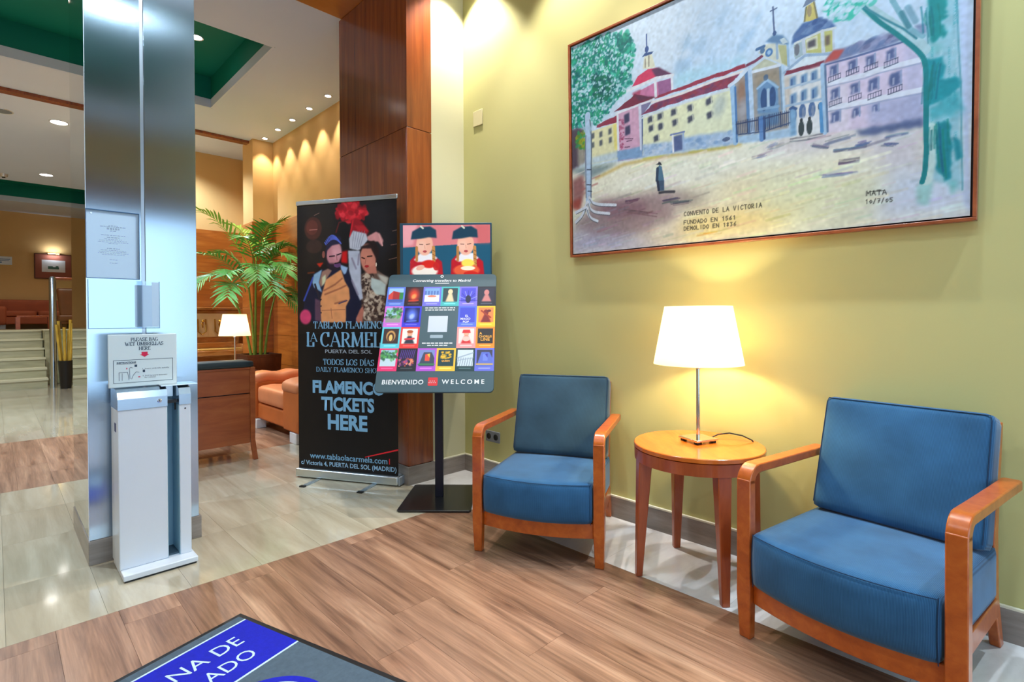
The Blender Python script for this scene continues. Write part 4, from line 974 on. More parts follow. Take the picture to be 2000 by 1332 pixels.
# small posters on the board
cols_ = [-0.3685 + 0.1228 * k for k in range(7)]; rows_ = [0.757, 0.606, 0.450, 0.297, 0.140]
def tile_art(k):
    """tiny printed posters, one picture each"""
    T = [((90, 120, 214), (150, 190, 232), 'building', (206, 70, 60)), ((40, 16, 26), (60, 20, 30), 'glow', (220, 60, 30)), ((110, 110, 210), (120, 160, 210), 'hall', (220, 220, 236)), ((70, 176, 180), (40, 60, 66), 'bust', (226, 200, 160)), ((120, 110, 214), (70, 70, 200), 'rays', (40, 40, 150)), ((22, 26, 44), (28, 32, 54), 'face', (190, 120, 120)),
         ((206, 110, 214), (150, 190, 214), 'trees', (60, 90, 70)), ((56, 56, 206), (20, 24, 90), 'glow', (90, 120, 230)), None, None, ((84, 110, 226), (60, 70, 200), 'mago', (230, 236, 250)), ((236, 190, 40), (236, 130, 70), 'figure', (120, 30, 30)),
         ((90, 196, 214), (60, 40, 36), 'arch', (210, 160, 90)), ((226, 56, 50), (232, 226, 220), 'person', (40, 44, 60)), None, None, ((236, 150, 150), (232, 214, 210), 'cap', (206, 40, 44)), ((236, 140, 40), (40, 38, 40), 'line', (240, 180, 60)),
         ((226, 50, 110), (150, 196, 214), 'park', (70, 150, 70)), ((20, 24, 30), (34, 20, 50), 'fire', (214, 90, 60)), ((176, 84, 206), (120, 140, 200), 'street', (60, 70, 90)), ((236, 190, 60), (30, 60, 66), 'queen', (240, 186, 40)), ((30, 60, 64), (200, 216, 226), 'gallery', (120, 140, 160)), ((104, 112, 214), (60, 60, 80), 'store', (90, 110, 200))]
    return T[k]
for r_ in range(4):
    for c_ in range(6):
        art = tile_art(r_ * 6 + c_)
        if art is None: continue
        x0_, x1_ = cols_[c_], cols_[c_ + 1]; z1_, z0_ = rows_[r_], rows_[r_ + 1]
        w_, h_ = x1_ - x0_, z1_ - z0_
        frame_c, pic_c, kind, fg = art
        cv = Canvas(w_, h_, 0.0026, frame_c); bx0, bx1, by0, by1 = .012, w_ - .012, .012, h_ * 0.78
        cv.poly([(bx0, by0), (bx1, by0), (bx1, by1), (bx0, by1)], pic_c)
        mx, my = w_ / 2, (by0 + by1) / 2
        if kind == 'building': cv.poly([(bx0, by1), (bx0, my), (mx - .02, by0 + .02), (mx + .03, my - .02), (bx1, my), (bx1, by1)], fg).poly([(mx - .02, by0 + .02), (mx + .03, my - .02), (mx + .03, by1 - .02), (mx - .02, by1 - .02)], (160, 40, 40)).poly([(bx1 - .025, my - .02), (bx1, my - .02), (bx1, by1), (bx1 - .025, by1)], (50, 130, 70)).poly([(bx0, by1 - .02), (bx1, by1 - .02), (bx1, by1), (bx0, by1)], (60, 90, 170))
        elif kind == 'glow': cv.ell((mx, my), .032, .045, fg, .9, 0, .9).ell((mx, my + .01), .015, .02, (240, 170, 90) if fg[0] > 150 else (180, 200, 250), .8, .4, .8).stroke([(mx - .03, by1 - .008), (mx + .03, by1 - .012)], .01, fg, .8)
        elif kind == 'hall':
            for q in range(5): cv.poly([(bx0 + q * .02, by0 + .02), (bx0 + q * .02 + .012, by0 + .02), (bx0 + q * .02 + .012, my), (bx0 + q * .02, my)], (80, 110, 180))
            cv.poly([(bx0, my), (bx1, my), (bx1, by1), (bx0, by1)], fg).ell((mx, my + .01), .03, .008, (210, 120, 90))
        elif kind == 'bust': cv.ell((mx, my - .025), .016, .02, fg).poly([(mx - .012, my - .01), (mx + .012, my - .01), (mx + .028, by1), (mx - .03, by1)], fg, 1, .002)
        elif kind == 'rays':
            for q in range(9): a = q / 8 * 3.14; cv.stroke([(mx, by1 - .01), (mx + .06 * math.cos(a), by1 - .01 - .075 * math.sin(a))], .004, (150, 160, 240) if q % 2 else fg)
            cv.ell((mx, by1 - .02), .018, .03, (20, 24, 60))
        elif kind in ('face', 'figure', 'person', 'cap'):
            cv.ell((mx, my - .018), .017, .022, fg if kind in ('face', 'figure') else (226, 170, 140)).poly([(mx - .012, my), (mx + .012, my), (mx + .034, by1), (mx - .034, by1)], fg, 1, .002)
            if kind == 'person': cv.ell((mx, my - .032), .02, .012, (176, 84, 40)).stroke([(mx - .028, my + .022), (mx + .028, my + .018)], .013, (206, 50, 60))
            if kind == 'cap': cv.poly([(mx - .028, my - .02), (mx - .022, my - .045), (mx + .022, my - .045), (mx + .028, my - .02)], fg).ell((mx, my + .02), .025, .018, (220, 190, 180))
            if kind == 'figure': cv.stroke([(mx - .03, my - .03), (mx + .03, my + .02)], .012, (150, 50, 30)).ell((mx + .02, my - .03), .014, .01, (90, 20, 30))
        elif kind in ('trees', 'park'):
            cv.poly([(bx0, my + .01), (bx1, my - .005), (bx1, by1), (bx0, by1)], (150, 150, 150) if kind == 'trees' else (190, 214, 226)).dabs([(bx0, by0 + .01), (bx1, by0), (bx1, my + .015), (bx0, my + .02)], 36, .005, .01, [fg, (90, 170, 90), (40, 90, 60)])
        elif kind == 'arch': cv.ell((mx, my), .03, .04, fg, .9).ell((mx, my + .008), .022, .034, (70, 40, 30)).ell((mx, my + .012), .012, .024, (226, 190, 110))
        elif kind == 'fire': cv.dabs([(bx0, my), (bx1, my), (bx1, by1), (bx0, by1)], 40, .003, .007, [fg, (240, 160, 120), (150, 60, 150)]); [cv.stroke([(bx0 + .012 * q, my), (bx0 + .012 * q + .01, by0)], .004, (110, 70, 190), .8) for q in range(8)]
        elif kind in ('street', 'store'): cv.poly([(bx0, by1), (mx - .02, by0 + .015), (mx + .03, by0 + .015), (bx1, my), (bx1, by1)], fg).poly([(mx - .01, by0 + .03), (mx + .02, by0 + .025), (mx + .02, my + .02), (mx - .01, my + .02)], (226, 80, 60) if kind == 'street' else (110, 130, 230)).poly([(mx + .002, by0 + .03), (mx + .02, by0 + .025), (mx + .02, my)], (240, 200, 60) if kind == 'street' else (60, 60, 170)).stroke([(bx0, by1 - .012), (bx1, by1 - .012)], .01, (206, 170, 90) if kind == 'store' else (60, 130, 80))
        elif kind == 'gallery':
            for q in range(7): cv.stroke([(bx0 + .015 * q, by1), (bx0 + .015 * q + .008, my)], .004, fg)
            cv.stroke([(bx0, my), (bx1, by0 + .02)], .008, (150, 170, 190)).stroke([(bx0, my + .018), (bx1, my)], .005, (150, 170, 190))
        elif kind == 'queen': cv.dabs([(mx - .03, by0 + .012), (mx + .03, by0 + .012), (mx + .03, my + .006), (mx - .03, my + .006)], 26, .004, .007, [fg], 1, 0, 1.3)
        cv.stroke([(w_ * .22, h_ * .88), (w_ * .78, h_ * .88)], .008, tuple(min(255, q + 70) for q in frame_c), .7)
        tl = cv.build('poster_tile', BF(x0_, z0_, 0.0032), M_PRINT, bo_)
        tw = []
        if kind == 'mago': tw = [('EL', .008, .062, .022), ('MAGO', .0, .040, .022), ('POP', .004, .018, .022)]
        if kind == 'line': tw = [('A', -.03, .085, .026), ('CHORUS', 0, .064, .021), ('LINE', 0, .040, .030)]
        if kind == 'queen': tw = [('QUEEN', 0, .052, .016)]
        for s_, ox, oz, sz in tw:
            text_obj('lettering', s_, sz, mat('tile_gold', rgb(240, 176, 64), rough=.5) if kind != 'mago' else M_WHITEINK, tl, BF((x0_ + x1_) / 2 + ox - (.012 if kind == 'mago' else 0), z0_ + oz + .012, 0.0027), bold=.0004, width=None)
# blank scan field in the middle (the code itself is left out)
MB().box(-0.071, 0.056, 0.0032, 0.0039, 0.414, 0.531).build('scan_field', mat('scan_field', rgb(196, 208, 222), rough=0.5), bo_)
MB().prism(rrect(-0.052, 0.032, 0.370, 0.392, 0.006), 0, 0.0006, M=BF(0, 0, 0.0038)).build('button', mat('scan_button', rgb(150, 170, 184), rough=0.5), bo_)
ln = MB()
for z, w_ in ((0.592, .20), (0.576, .196), (0.333, .20), (0.317, .13)):
    x = -w_ / 2
    while x < w_ / 2: L_ = random.uniform(.012, .03); ln.box(x, min(x + L_, w_ / 2), 0.0032, 0.0038, z - .003, z + .004); x += L_ + .005
tag(ln.build('small_print', M_WHITEINK, bo_), kind='stuff')
# screen behind the board
sn = MB().box(-0.30, 0.337, 0.215, 0.255, 1.44, 1.838).build('display_screen', mat('screen_bezel', rgb(34, 74, 96), rough=0.4), ss, bevel=0.004)
MB().box(-0.02, 0.02, 0.0262, 0.285, 0.98, 1.02).box(-0.02, 0.02, 0.2555, 0.285, 1.0201, 1.70).build('screen_bracket', M_STANDBLACK, ss)
cv = Canvas(0.605, 0.372, 0.0026, (30, 84, 112))
cv.poly([(0, 0), (.605, 0), (.605, .125), (0, .155)], (206, 120, 128)).poly([(0, 0), (.10, 0), (.07, .14), (0, .15)], (226, 170, 180), .7, .01).poly([(.50, 0), (.605, 0), (.605, .13), (.52, .13)], (190, 96, 100), .8, .01)
def girl(gx, gy, s):
    f = lambda x, y: (gx + x * s, gy + y * s)
    cv.poly([f(-.105, .36), f(-.10, .24), f(-.06, .20), f(.06, .20), f(.12, .25), f(.13, .36)], (176, 30, 44), 1, .002)
    cv.poly([f(-.075, .235), f(-.03, .19), f(.05, .19), f(.09, .225), f(.06, .245), f(0, .25), f(-.05, .25)], (222, 222, 228), 1, .002)
    cv.ell(f(0, .13), .058 * s, .075 * s, (226, 172, 150), 1, 0, .15).ell(f(-.02, .14), .03 * s, .035 * s, (236, 190, 172), .7, 0, .8)
    cv.stroke([f(-.055, .15), f(-.055, .24)], .018 * s, (176, 122, 70)); cv.stroke([f(.062, .15), f(.066, .30)], .022 * s, (186, 132, 76))
    for q in range(5): cv.stroke([f(.056, .17 + q * .028), f(.076, .18 + q * .028)], .004, (120, 76, 40))
    cv.poly([f(-.095, .095), f(-.085, .04), f(-.03, .01), f(.04, .005), f(.08, .03), f(.085, .085), f(.03, .08), f(-.03, .09)], (28, 62, 84), 1, .003)
    cv.stroke([f(-.025, .005), f(-.01, .018)], .012, (200, 206, 190))
    cv.stroke([f(-.035, .128), f(-.012, .13)], .005, (90, 56, 50)); cv.stroke([f(.012, .13), f(.036, .126)], .005, (90, 56, 50)); cv.ell(f(.002, .178), .014 * s, .008 * s, (170, 70, 76)); cv.stroke([f(0, .135), f(.003, .158)], .004, (200, 140, 120))
girl(.150, .005, 1.0); girl(.435, .005, 1.0)
cv.ell((.15, .32), .09, .045, (236, 224, 214), 1, 0, .2).ell((.18, .27), .05, .028, (206, 40, 36), 1, 0, .3).ell((.12, .295), .03, .016, (226, 170, 150), 1, -.3).ell((.23, .285), .022, .03, (190, 36, 40), .9)
cv.ell((.44, .315), .09, .042, (220, 90, 60), 1, 0, .2).ell((.45, .265), .045, .028, (240, 214, 90), 1, 0, .3).ell((.45, .30), .05, .015, (236, 224, 200), 1).ell((.47, .34), .05, .02, (200, 40, 36))
cv.build('screen_picture', Matrix(((1, 0, 0, -0.278), (0, 0, -1, 0.2142), (0, 1, 0, 1.452), (0, 0, 0, 1))), M_SCREEN, sn)

# ================================================================== painting
PW, PH = 1.910, 1.3055
PBL = Vector((2.572, 2.083, 1.555)); pu = (Vector((2.572, 0.173, 1.530)) - PBL).normalized(); pv = (Vector((2.535, 2.083, 2.86)) - PBL); pv = (pv - pu * pv.dot(pu)).normalized(); pnn = pu.cross(pv)
PM = Matrix(((pu.x, pv.x, pnn.x, PBL.x), (pu.y, pv.y, pnn.y, PBL.y), (pu.z, pv.z, pnn.z, PBL.z), (0, 0, 0, 1)))
pt = thing('painting', 'large framed painting of a convent square on the olive wall', 'painting')
pt.matrix_world = PM
M_FRAME = grain_mat('frame_wood', [(0.25, rgb(118, 56, 30)), (0.5, rgb(150, 78, 44)), (0.8, rgb(172, 98, 60))], scale=(10, 10, 10), rough=0.35, coat=0.3, bump=0)
fwid = 0.013
for nm, a_ in (('frame_rail', (0, PW, 0, fwid)), ('frame_rail', (0, PW, PH - fwid, PH)), ('frame_stile', (0, fwid, fwid, PH - fwid)), ('frame_stile', (PW - fwid, PW, fwid, PH - fwid))):
    MB().box(a_[0], a_[1], a_[2], a_[3], -0.034, 0.002).build(nm, M_FRAME, pt, bevel=0.002)
bk_ = MB()
g2 = fwid + 0.007
bk_.box(fwid, PW - fwid, fwid, PH - fwid, -0.030, -0.0145).build('backing', mat('shadow_gap', rgb(30, 20, 20), rough=0.9), pt)
MB().box(g2, PW - g2, g2, PH - g2, -0.0143, -0.0061).build('canvas_board', mat('canvas_edge', rgb(150, 170, 205), rough=0.8), pt)
cv = Canvas(PW, PH, 0.003, (192, 219, 245))
# sky
cv.poly([(0, 0), (PW, 0), (PW, .25), (0, .5)], (206, 226, 246), .5, .1)
BLUE1 = (146, 188, 228); BLUE2 = (170, 208, 240)
for q in ([(0.7317, 0.2874), (0.7707, 0.2099), (0.8090, 0.2294), (0.7926, 0.2776), (0.7538, 0.2901)], [(0.7975, 0.2646), (0.8715, 0.2666), (0.8980, 0.3053), (0.8716, 0.3506), (0.8185, 0.3473), (0.7980, 0.3096)], [(0.7033, 0.3288), (0.8193, 0.3273), (0.8080, 0.3835), (0.7534, 0.4112), (0.7032, 0.4008)], [(1.0211, 0.3877), (1.0784, 0.3329), (1.0968, 0.3667), (1.0503, 0.4023)], [(0.8612, 0.3958), (0.9326, 0.3518), (0.9480, 0.3856), (0.8764, 0.4156)], [(0.9369, 0.2207), (0.9809, 0.1431), (0.9922, 0.1680), (0.9533, 0.2545)], [(1.0291, 0.3926), (1.1272, 0.2432), (1.1475, 0.2660), (1.0611, 0.3882)]): cv.poly(q, BLUE1, .75, .012, .01)
cv.poly([(0.7083, 0.4028), (0.8712, 0.3996), (1.0686, 0.4271), (1.0691, 0.4641), (0.8182, 0.4774), (0.7083, 0.4848)], (160, 214, 240), .8, .02)
cv.poly([(.80, .1), (1.0, .05), (1.1, .3), (.95, .5), (.82, .4)], (180, 212, 244), .6, .04)
for _ in range(260):
    x, y = RNG.uniform(0, PW), RNG.uniform(0, .75); L_ = RNG.uniform(.03, .10); cv.stroke([(x, y), (x + L_ * .5, y - L_)], RNG.uniform(.004, .018), [(214, 230, 250), (176, 208, 240), (196, 222, 248), (160, 196, 232)][RNG.integers(4)], .25, .01)
# ground
cv.poly([(0.0028, 0.7552), (0.1110, 0.7688), (0.3943, 0.7871), (0.5594, 0.7969), (0.8248, 0.8295), (1.0480, 0.8366), (1.2222, 0.8563), (1.2602, 0.8528), (1.3964, 0.8650), (1.5386, 0.8822), (1.7528, 0.8983), (1.8973, 0.9315), (PW, PH), (0, PH)], (226, 232, 218), 1, .006)
cv.poly([(0.5592, 0.8610), (1.2223, 0.8653), (1.4137, 0.8928), (1.3710, 0.9904), (0.9741, 1.0026), (0.6237, 0.9702), (0.1972, 0.9378)], (222, 232, 226), .8, .03)
cv.poly([(0.0028, 0.7552), (0.1110, 0.7688), (0.3653, 0.7875), (0.1989, 0.8367), (0.1590, 0.8422), (0.0111, 0.7761)], (120, 146, 156), .9, .012)
cv.stroke([(0.1981, 0.8497), (0.3935, 0.8051), (0.6246, 0.8101), (0.8368, 0.8273), (1.0480, 0.8386)], .02, (196, 178, 110), .75, .015); cv.stroke([(0.5194, 0.7975), (0.6875, 0.8063)], .012, (206, 200, 60), .8, .01); cv.stroke([(0.7897, 0.8199), (0.9749, 0.8355)], .012, (180, 180, 80), .7, .01)
cv.poly([(0.0138, 1.1352), (0.1568, 0.9833), (0.3630, 0.9946), (0.4770, 0.9941), (0.6099, 0.9854), (0.7172, 1.0120), (0.8359, 1.0604), (0.6863, 1.0944), (0.7471, 1.1587), (0.6224, 1.1783), (0.4890, 1.2221), (0.1939, 1.2189)], (136, 118, 128), .85, .03, .01)
cv.poly([(0.2358, 0.9823), (0.5446, 1.0392), (0.5305, 1.1084), (0.3104, 1.1053), (0.2196, 1.0425)], (120, 84, 104), .6, .025)
cv.poly([(0.7173, 1.0200), (0.8926, 1.0367), (0.8646, 1.1191), (0.7474, 1.1026)], (150, 146, 140), .7, .03)
cv.poly([(0.7769, 1.1402), (0.9748, 1.1337), (1.1767, 1.1220), (1.2239, 1.1384), (1.3493, 1.1638), (1.2326, 1.2694), (0.8058, 1.2869), (0.6852, 1.2425)], (220, 204, 138), .8, .04)
cv.poly([(0.9740, 0.9926), (1.1764, 1.0230), (1.1767, 1.1220), (0.8642, 1.0861)], (206, 202, 164), .6, .05)
cv.poly([(0.0118, 1.2884), (0.0138, 1.1352), (0.3468, 1.2079), (0.6214, 1.2594), (0.5558, 1.2882)], (172, 174, 206), .85, .03)
cv.poly([(0.4881, 1.2341), (0.7467, 1.2037), (0.7766, 1.2733), (0.5557, 1.2762)], (176, 168, 160), .7, .03)
cv.poly([(0.0099, 0.8362), (0.1025, 0.8059), (0.1090, 0.9239), (0.0832, 1.0113), (0.0160, 1.0021)], (140, 92, 96), .9, .012, .006); cv.poly([(0.0165, 0.9621), (0.0843, 0.9462), (0.0743, 1.0234), (0.0161, 1.0092)], (160, 70, 60), .8, .01)
cv.poly([(1.1322, 0.8545), (1.3703, 0.8583), (1.7528, 0.8983), (1.7555, 1.1014), (1.6363, 1.0880), (1.5385, 0.9542), (1.3704, 0.9414), (1.1830, 0.9168)], (196, 196, 218), .7, .03)
cv.poly([(1.6171, 1.0712), (1.8938, 1.1266), (1.8929, 1.2827), (1.5807, 1.2708), (1.6369, 1.1330)], (196, 214, 244), .85, .04)
cv.poly([(1.1329, 0.9855), (1.5399, 1.0612), (1.6184, 1.1752), (1.5007, 1.2748), (1.2326, 1.2694), (1.1328, 1.1326)], (204, 218, 188), .7, .05)
def brush(a_, b_, c_, n=7, spread=.006):
    a_ = np.array(a_); b_ = np.array(b_); d_ = b_ - a_; p_ = np.array((-d_[1], d_[0])) / max(1e-6, np.hypot(*d_))
    for _ in range(n):
        t0, t1 = sorted(RNG.uniform(-.08, 1.08, 2)); o_ = RNG.normal(0, spread)
        if t1 - t0 < .3: t0, t1 = .1, .9
        m_ = a_ + d_ * (t0 + t1) / 2 + p_ * (o_ + RNG.normal(0, .002))
        cv.stroke([a_ + d_ * t0 + p_ * o_, m_, a_ + d_ * t1 + p_ * (o_ - .002)], RNG.uniform(.003, .007), np.clip(np.array(c_) + RNG.normal(0, 10, 3), 0, 255), .6, .004)
for a_, b_, c_ in (((1.4316, 0.9596), (1.5777, 0.9677), (96, 108, 140)), ((1.4572, 1.0073), (1.5473, 1.0141), (90, 96, 124)), ((1.3927, 1.0462), (1.5279, 1.0584), (120, 132, 176)), ((1.3569, 0.9096), (1.4313, 0.9376), (104, 112, 140)), ((1.4140, 0.9168), (1.5379, 0.9082), (112, 120, 150)), ((1.5264, 0.9474), (1.5784, 0.9467), (84, 104, 146)), ((1.6207, 0.9631), (1.6689, 0.9785), (80, 98, 138)), ((1.6234, 0.9411), (1.7114, 0.9439), (112, 132, 168)), ((1.2554, 0.8669), (1.4305, 0.8776), (110, 112, 134)), ((1.1776, 0.8849), (1.2506, 0.8809), (150, 160, 180)), ((1.0980, 0.9129), (1.1660, 0.9121), (140, 146, 172)), ((1.1716, 0.8830), (1.2225, 0.8753), (150, 160, 190)), ((0.6860, 1.0714), (0.7951, 1.0760), (66, 70, 92)), ((0.6227, 1.0512), (0.7357, 1.0508), (70, 74, 96)), ((0.3923, 1.0172), (0.4903, 1.0199), (80, 60, 80)), ((0.3919, 1.0662), (0.6227, 1.1263), (96, 80, 100)), ((0.8354, 1.2515), (0.9474, 1.2551), (206, 176, 90))): brush(a_, b_, c_)
for _ in range(420):
    x, y = RNG.uniform(0, PW), RNG.uniform(.72, PH); L_ = RNG.uniform(.03, .13); j = min(cv.ny - 1, int(y / cv.sy)); i = min(cv.nx - 1, int(x / cv.sx)); c_ = cv.a[j, i] * 255 * RNG.uniform(.9, 1.1)
    cv.stroke([(x, y), (x + L_, y - L_ * .16)], RNG.uniform(.004, .014), np.clip(c_ + RNG.normal(0, 8, 3), 0, 255), .6, .006, 0)
# left wing, hedge
WH = (218, 228, 242)
cv.poly([(0.1683, 0.5649), (0.3552, 0.5575), (0.3540, 0.7666), (0.1659, 0.7621)], (220, 224, 184)).poly([(0.1664, 0.7210), (0.3544, 0.7206), (0.3540, 0.7666), (0.1659, 0.7621)], (180, 206, 226), .9, .006).poly([(0.3203, 0.5619), (0.3513, 0.5635), (0.3503, 0.7136), (0.3302, 0.7089)], (222, 216, 120), .8, .004)
cv.poly([(0.2109, 0.5344), (0.3487, 0.5166), (0.3552, 0.5575), (0.2022, 0.5525)], (142, 52, 78), 1, 0, .002)
for q in ((0.1757, 0.5939), (0.2348, 0.5981), (0.2987, 0.5962), (0.1754, 0.6479), (0.2344, 0.6481), (0.3014, 0.6462)): cv.poly([(q[0] - .011, q[1] - .015), (q[0] + .011, q[1] - .018), (q[0] + .011, q[1] + .015), (q[0] - .011, q[1] + .018)], (74, 84, 100), .9, .003)
cv.poly([(0.0006, 0.5101), (0.0906, 0.5119), (0.1165, 0.5796), (0.1226, 0.7396), (0.0059, 0.7662)], (84, 74, 90), 1, .006, .006); cv.poly([(0.0633, 0.5673), (0.1163, 0.5666), (0.1187, 0.7457), (0.0608, 0.7554)], (196, 204, 180), .6, .01); cv.dabs([(0.0461, 0.5495), (0.1162, 0.5526), (0.1196, 0.6636), (0.0531, 0.6285)], 60, .005, .012, [(40, 150, 90), (150, 160, 40), (90, 130, 50)])
# tower house and cupola
cv.poly([(0.4476, 0.4302), (0.5853, 0.4064), (0.6854, 0.4111), (0.6923, 0.4800), (0.5913, 0.4854), (0.4667, 0.4360)], (194, 122, 168)).poly([(0.6093, 0.4081), (0.6854, 0.4111), (0.6902, 0.4791), (0.6152, 0.4791)], (150, 100, 150)).poly([(0.4484, 0.4192), (0.5054, 0.4145), (0.4988, 0.4456), (0.4546, 0.4321)], (160, 60, 90), .7, .004)
cv.poly([(0.4480, 0.3862), (0.4874, 0.3387), (0.5492, 0.3208), (0.6043, 0.3301), (0.6972, 0.3959), (0.5980, 0.3832)], (206, 62, 104)).poly([(0.5713, 0.3295), (0.6163, 0.3319), (0.6972, 0.3959), (0.6010, 0.3832)], (92, 56, 92), 1, .003)
cv.stroke([(0.4192, 0.3996), (0.5311, 0.3901), (0.5980, 0.3842), (0.6972, 0.3989)], .016, WH); cv.stroke([(0.5942, 0.3983), (0.5973, 0.4843)], .016, WH); cv.stroke([(0.6913, 0.4070), (0.6942, 0.4750)], .012, WH); cv.stroke([(0.7033, 0.3288), (0.7032, 0.3958)], .002, WH, .3)
cv.poly([(0.5190, 0.3082), (0.5282, 0.2461), (0.5742, 0.2465), (0.5952, 0.3242), (0.5492, 0.3198)], (214, 222, 204)); cv.stroke([(0.5344, 0.2620), (0.5340, 0.3050)], .008, (150, 150, 140)); cv.stroke([(0.5563, 0.2527), (0.5560, 0.3067)], .008, (140, 140, 130)); cv.poly([(0.5142, 0.2443), (0.5319, 0.2280), (0.5841, 0.2363), (0.5742, 0.2475)], (52, 84, 140)); cv.stroke([(0.5427, 0.1308), (0.5440, 0.2299)], .007, (56, 84, 146)); cv.ell((0.5437, 0.2119), .012, .018, (60, 90, 150))
cv.poly([(0.3475, 0.5036), (0.4954, 0.4936), (0.5183, 0.7875), (0.3522, 0.7816)], (202, 164, 196)).dabs([(0.3609, 0.5294), (0.3948, 0.5270), (0.3933, 0.7171), (0.3663, 0.7114)], 40, .003, .007, [(150, 60, 100), (170, 90, 130)], .8)
cv.poly([(0.4984, 0.4936), (0.5794, 0.4945), (0.5173, 0.5584), (0.5043, 0.5605)], (120, 120, 160)).poly([(0.3454, 0.7207), (0.5145, 0.7265), (0.5163, 0.7885), (0.3521, 0.7786)], (122, 162, 208), 1, .004, .002)
cv.poly([(0.3274, 0.4928), (0.4676, 0.4319), (0.5973, 0.4853), (0.4994, 0.4956)], (118, 46, 72), 1, 0, .002).poly([(0.4667, 0.4360), (0.5973, 0.4853), (0.4922, 0.4756)], (84, 52, 80), .8, .004)
cv.stroke([(0.3406, 0.5066), (0.4985, 0.4966), (0.5794, 0.4945)], .012, WH); cv.stroke([(0.4975, 0.4996), (0.5067, 0.7416)], .018, (200, 212, 236)); cv.stroke([(0.3516, 0.5095), (0.3563, 0.7145)], .014, WH); cv.stroke([(0.5134, 0.5684), (0.5143, 0.7865)], .008, (60, 80, 130))
for q in ((0.4131, 0.5497), (0.4181, 0.6197)): cv.poly([(q[0] - .017, q[1] - .022), (q[0] + .017, q[1] - .028), (q[0] + .018, q[1] + .022), (q[0] - .016, q[1] + .028)], (64, 66, 100), 1, .003)
for a_, b_ in (((0.3996, 0.6620), (0.4528, 0.6743)), ((0.4128, 0.6798), (0.4459, 0.6814)), ((0.3992, 0.7100), (0.4323, 0.7145))): cv.stroke([a_, b_], .005, (90, 60, 90))
# long wing
cv.poly([(0.5204, 0.5653), (0.9973, 0.5551), (1.0259, 0.8309), (0.7516, 0.8104), (0.5123, 0.7915)], (220, 230, 198)).poly([(0.7633, 0.6332), (0.9971, 0.6171), (1.0170, 0.7659), (0.7636, 0.7352)], (212, 226, 204), .7, .03)
cv.poly([(0.5145, 0.7265), (0.7637, 0.7412), (1.0219, 0.7599), (1.0269, 0.8318), (0.7516, 0.8104), (0.5143, 0.7925)], (162, 192, 226), 1, .006, .003).dabs([(0.5155, 0.7325), (0.7627, 0.7462), (1.0210, 0.7669), (1.0268, 0.8258), (0.7515, 0.8054), (0.5153, 0.7875)], 90, .004, .011, [(120, 160, 210), (190, 210, 236), (140, 176, 220)], .6, 0)
cv.poly([(0.5043, 0.5585), (0.5787, 0.5166), (0.9225, 0.4940), (1.0545, 0.4923), (0.9972, 0.5511), (0.7641, 0.5471)], (130, 62, 98), 1, 0, .002).dabs([(0.5292, 0.5512), (0.5908, 0.5244), (0.9226, 0.5040), (1.0216, 0.5057), (0.9921, 0.5391), (0.7640, 0.5371)], 70, .005, .012, [(150, 60, 80), (96, 60, 100), (140, 50, 70)], .7, -.3)
cv.poly([(0.5794, 0.4945), (0.6152, 0.4791), (0.8711, 0.4677), (1.0691, 0.4631), (1.0803, 0.4820), (0.9224, 0.4870)], (146, 50, 76), 1, 0, .002); cv.stroke([(0.5726, 0.5066), (0.7416, 0.5094), (0.9225, 0.4970), (1.0685, 0.4951)], .012, (222, 222, 226)); cv.stroke([(0.5135, 0.5744), (0.7753, 0.5610), (0.9924, 0.5622)], .010, (206, 222, 230))
for q in ((0.5628, 0.5948), (0.5684, 0.6447), (0.5992, 0.7054), (0.6217, 0.5930), (0.6265, 0.6480), (0.7027, 0.5930), (0.7075, 0.6499), (0.7928, 0.5958), (0.7955, 0.6518), (0.8927, 0.5905), (0.8966, 0.6585)):
    cv.poly([(q[0] - .016, q[1] - .014), (q[0] + .014, q[1] - .019), (q[0] + .016, q[1] + .013), (q[0] - .014, q[1] + .019)], (60, 68, 92), .95, .004, .002); cv.stroke([(q[0] + .012, q[1] - .016), (q[0] + .014, q[1] + .016)], .004, (190, 200, 190))
cv.poly([(0.6984, 0.7181), (0.7494, 0.7194), (0.7514, 0.7994), (0.7014, 0.8001)], (80, 100, 150), 1, .003); cv.stroke([(0.6842, 0.7073), (0.7603, 0.7093)], .010, (110, 130, 180)); cv.stroke([(0.6953, 0.7151), (0.6984, 0.7991)], .010, WH); cv.stroke([(0.7554, 0.7183), (0.7575, 0.8013)], .010, (150, 180, 220)); cv.ell((0.9481, 0.6228), .03, .05, (140, 160, 180), .5, .2, 1.0); cv.ell((0.9805, 0.7984), .02, .010, (60, 80, 120), .8)
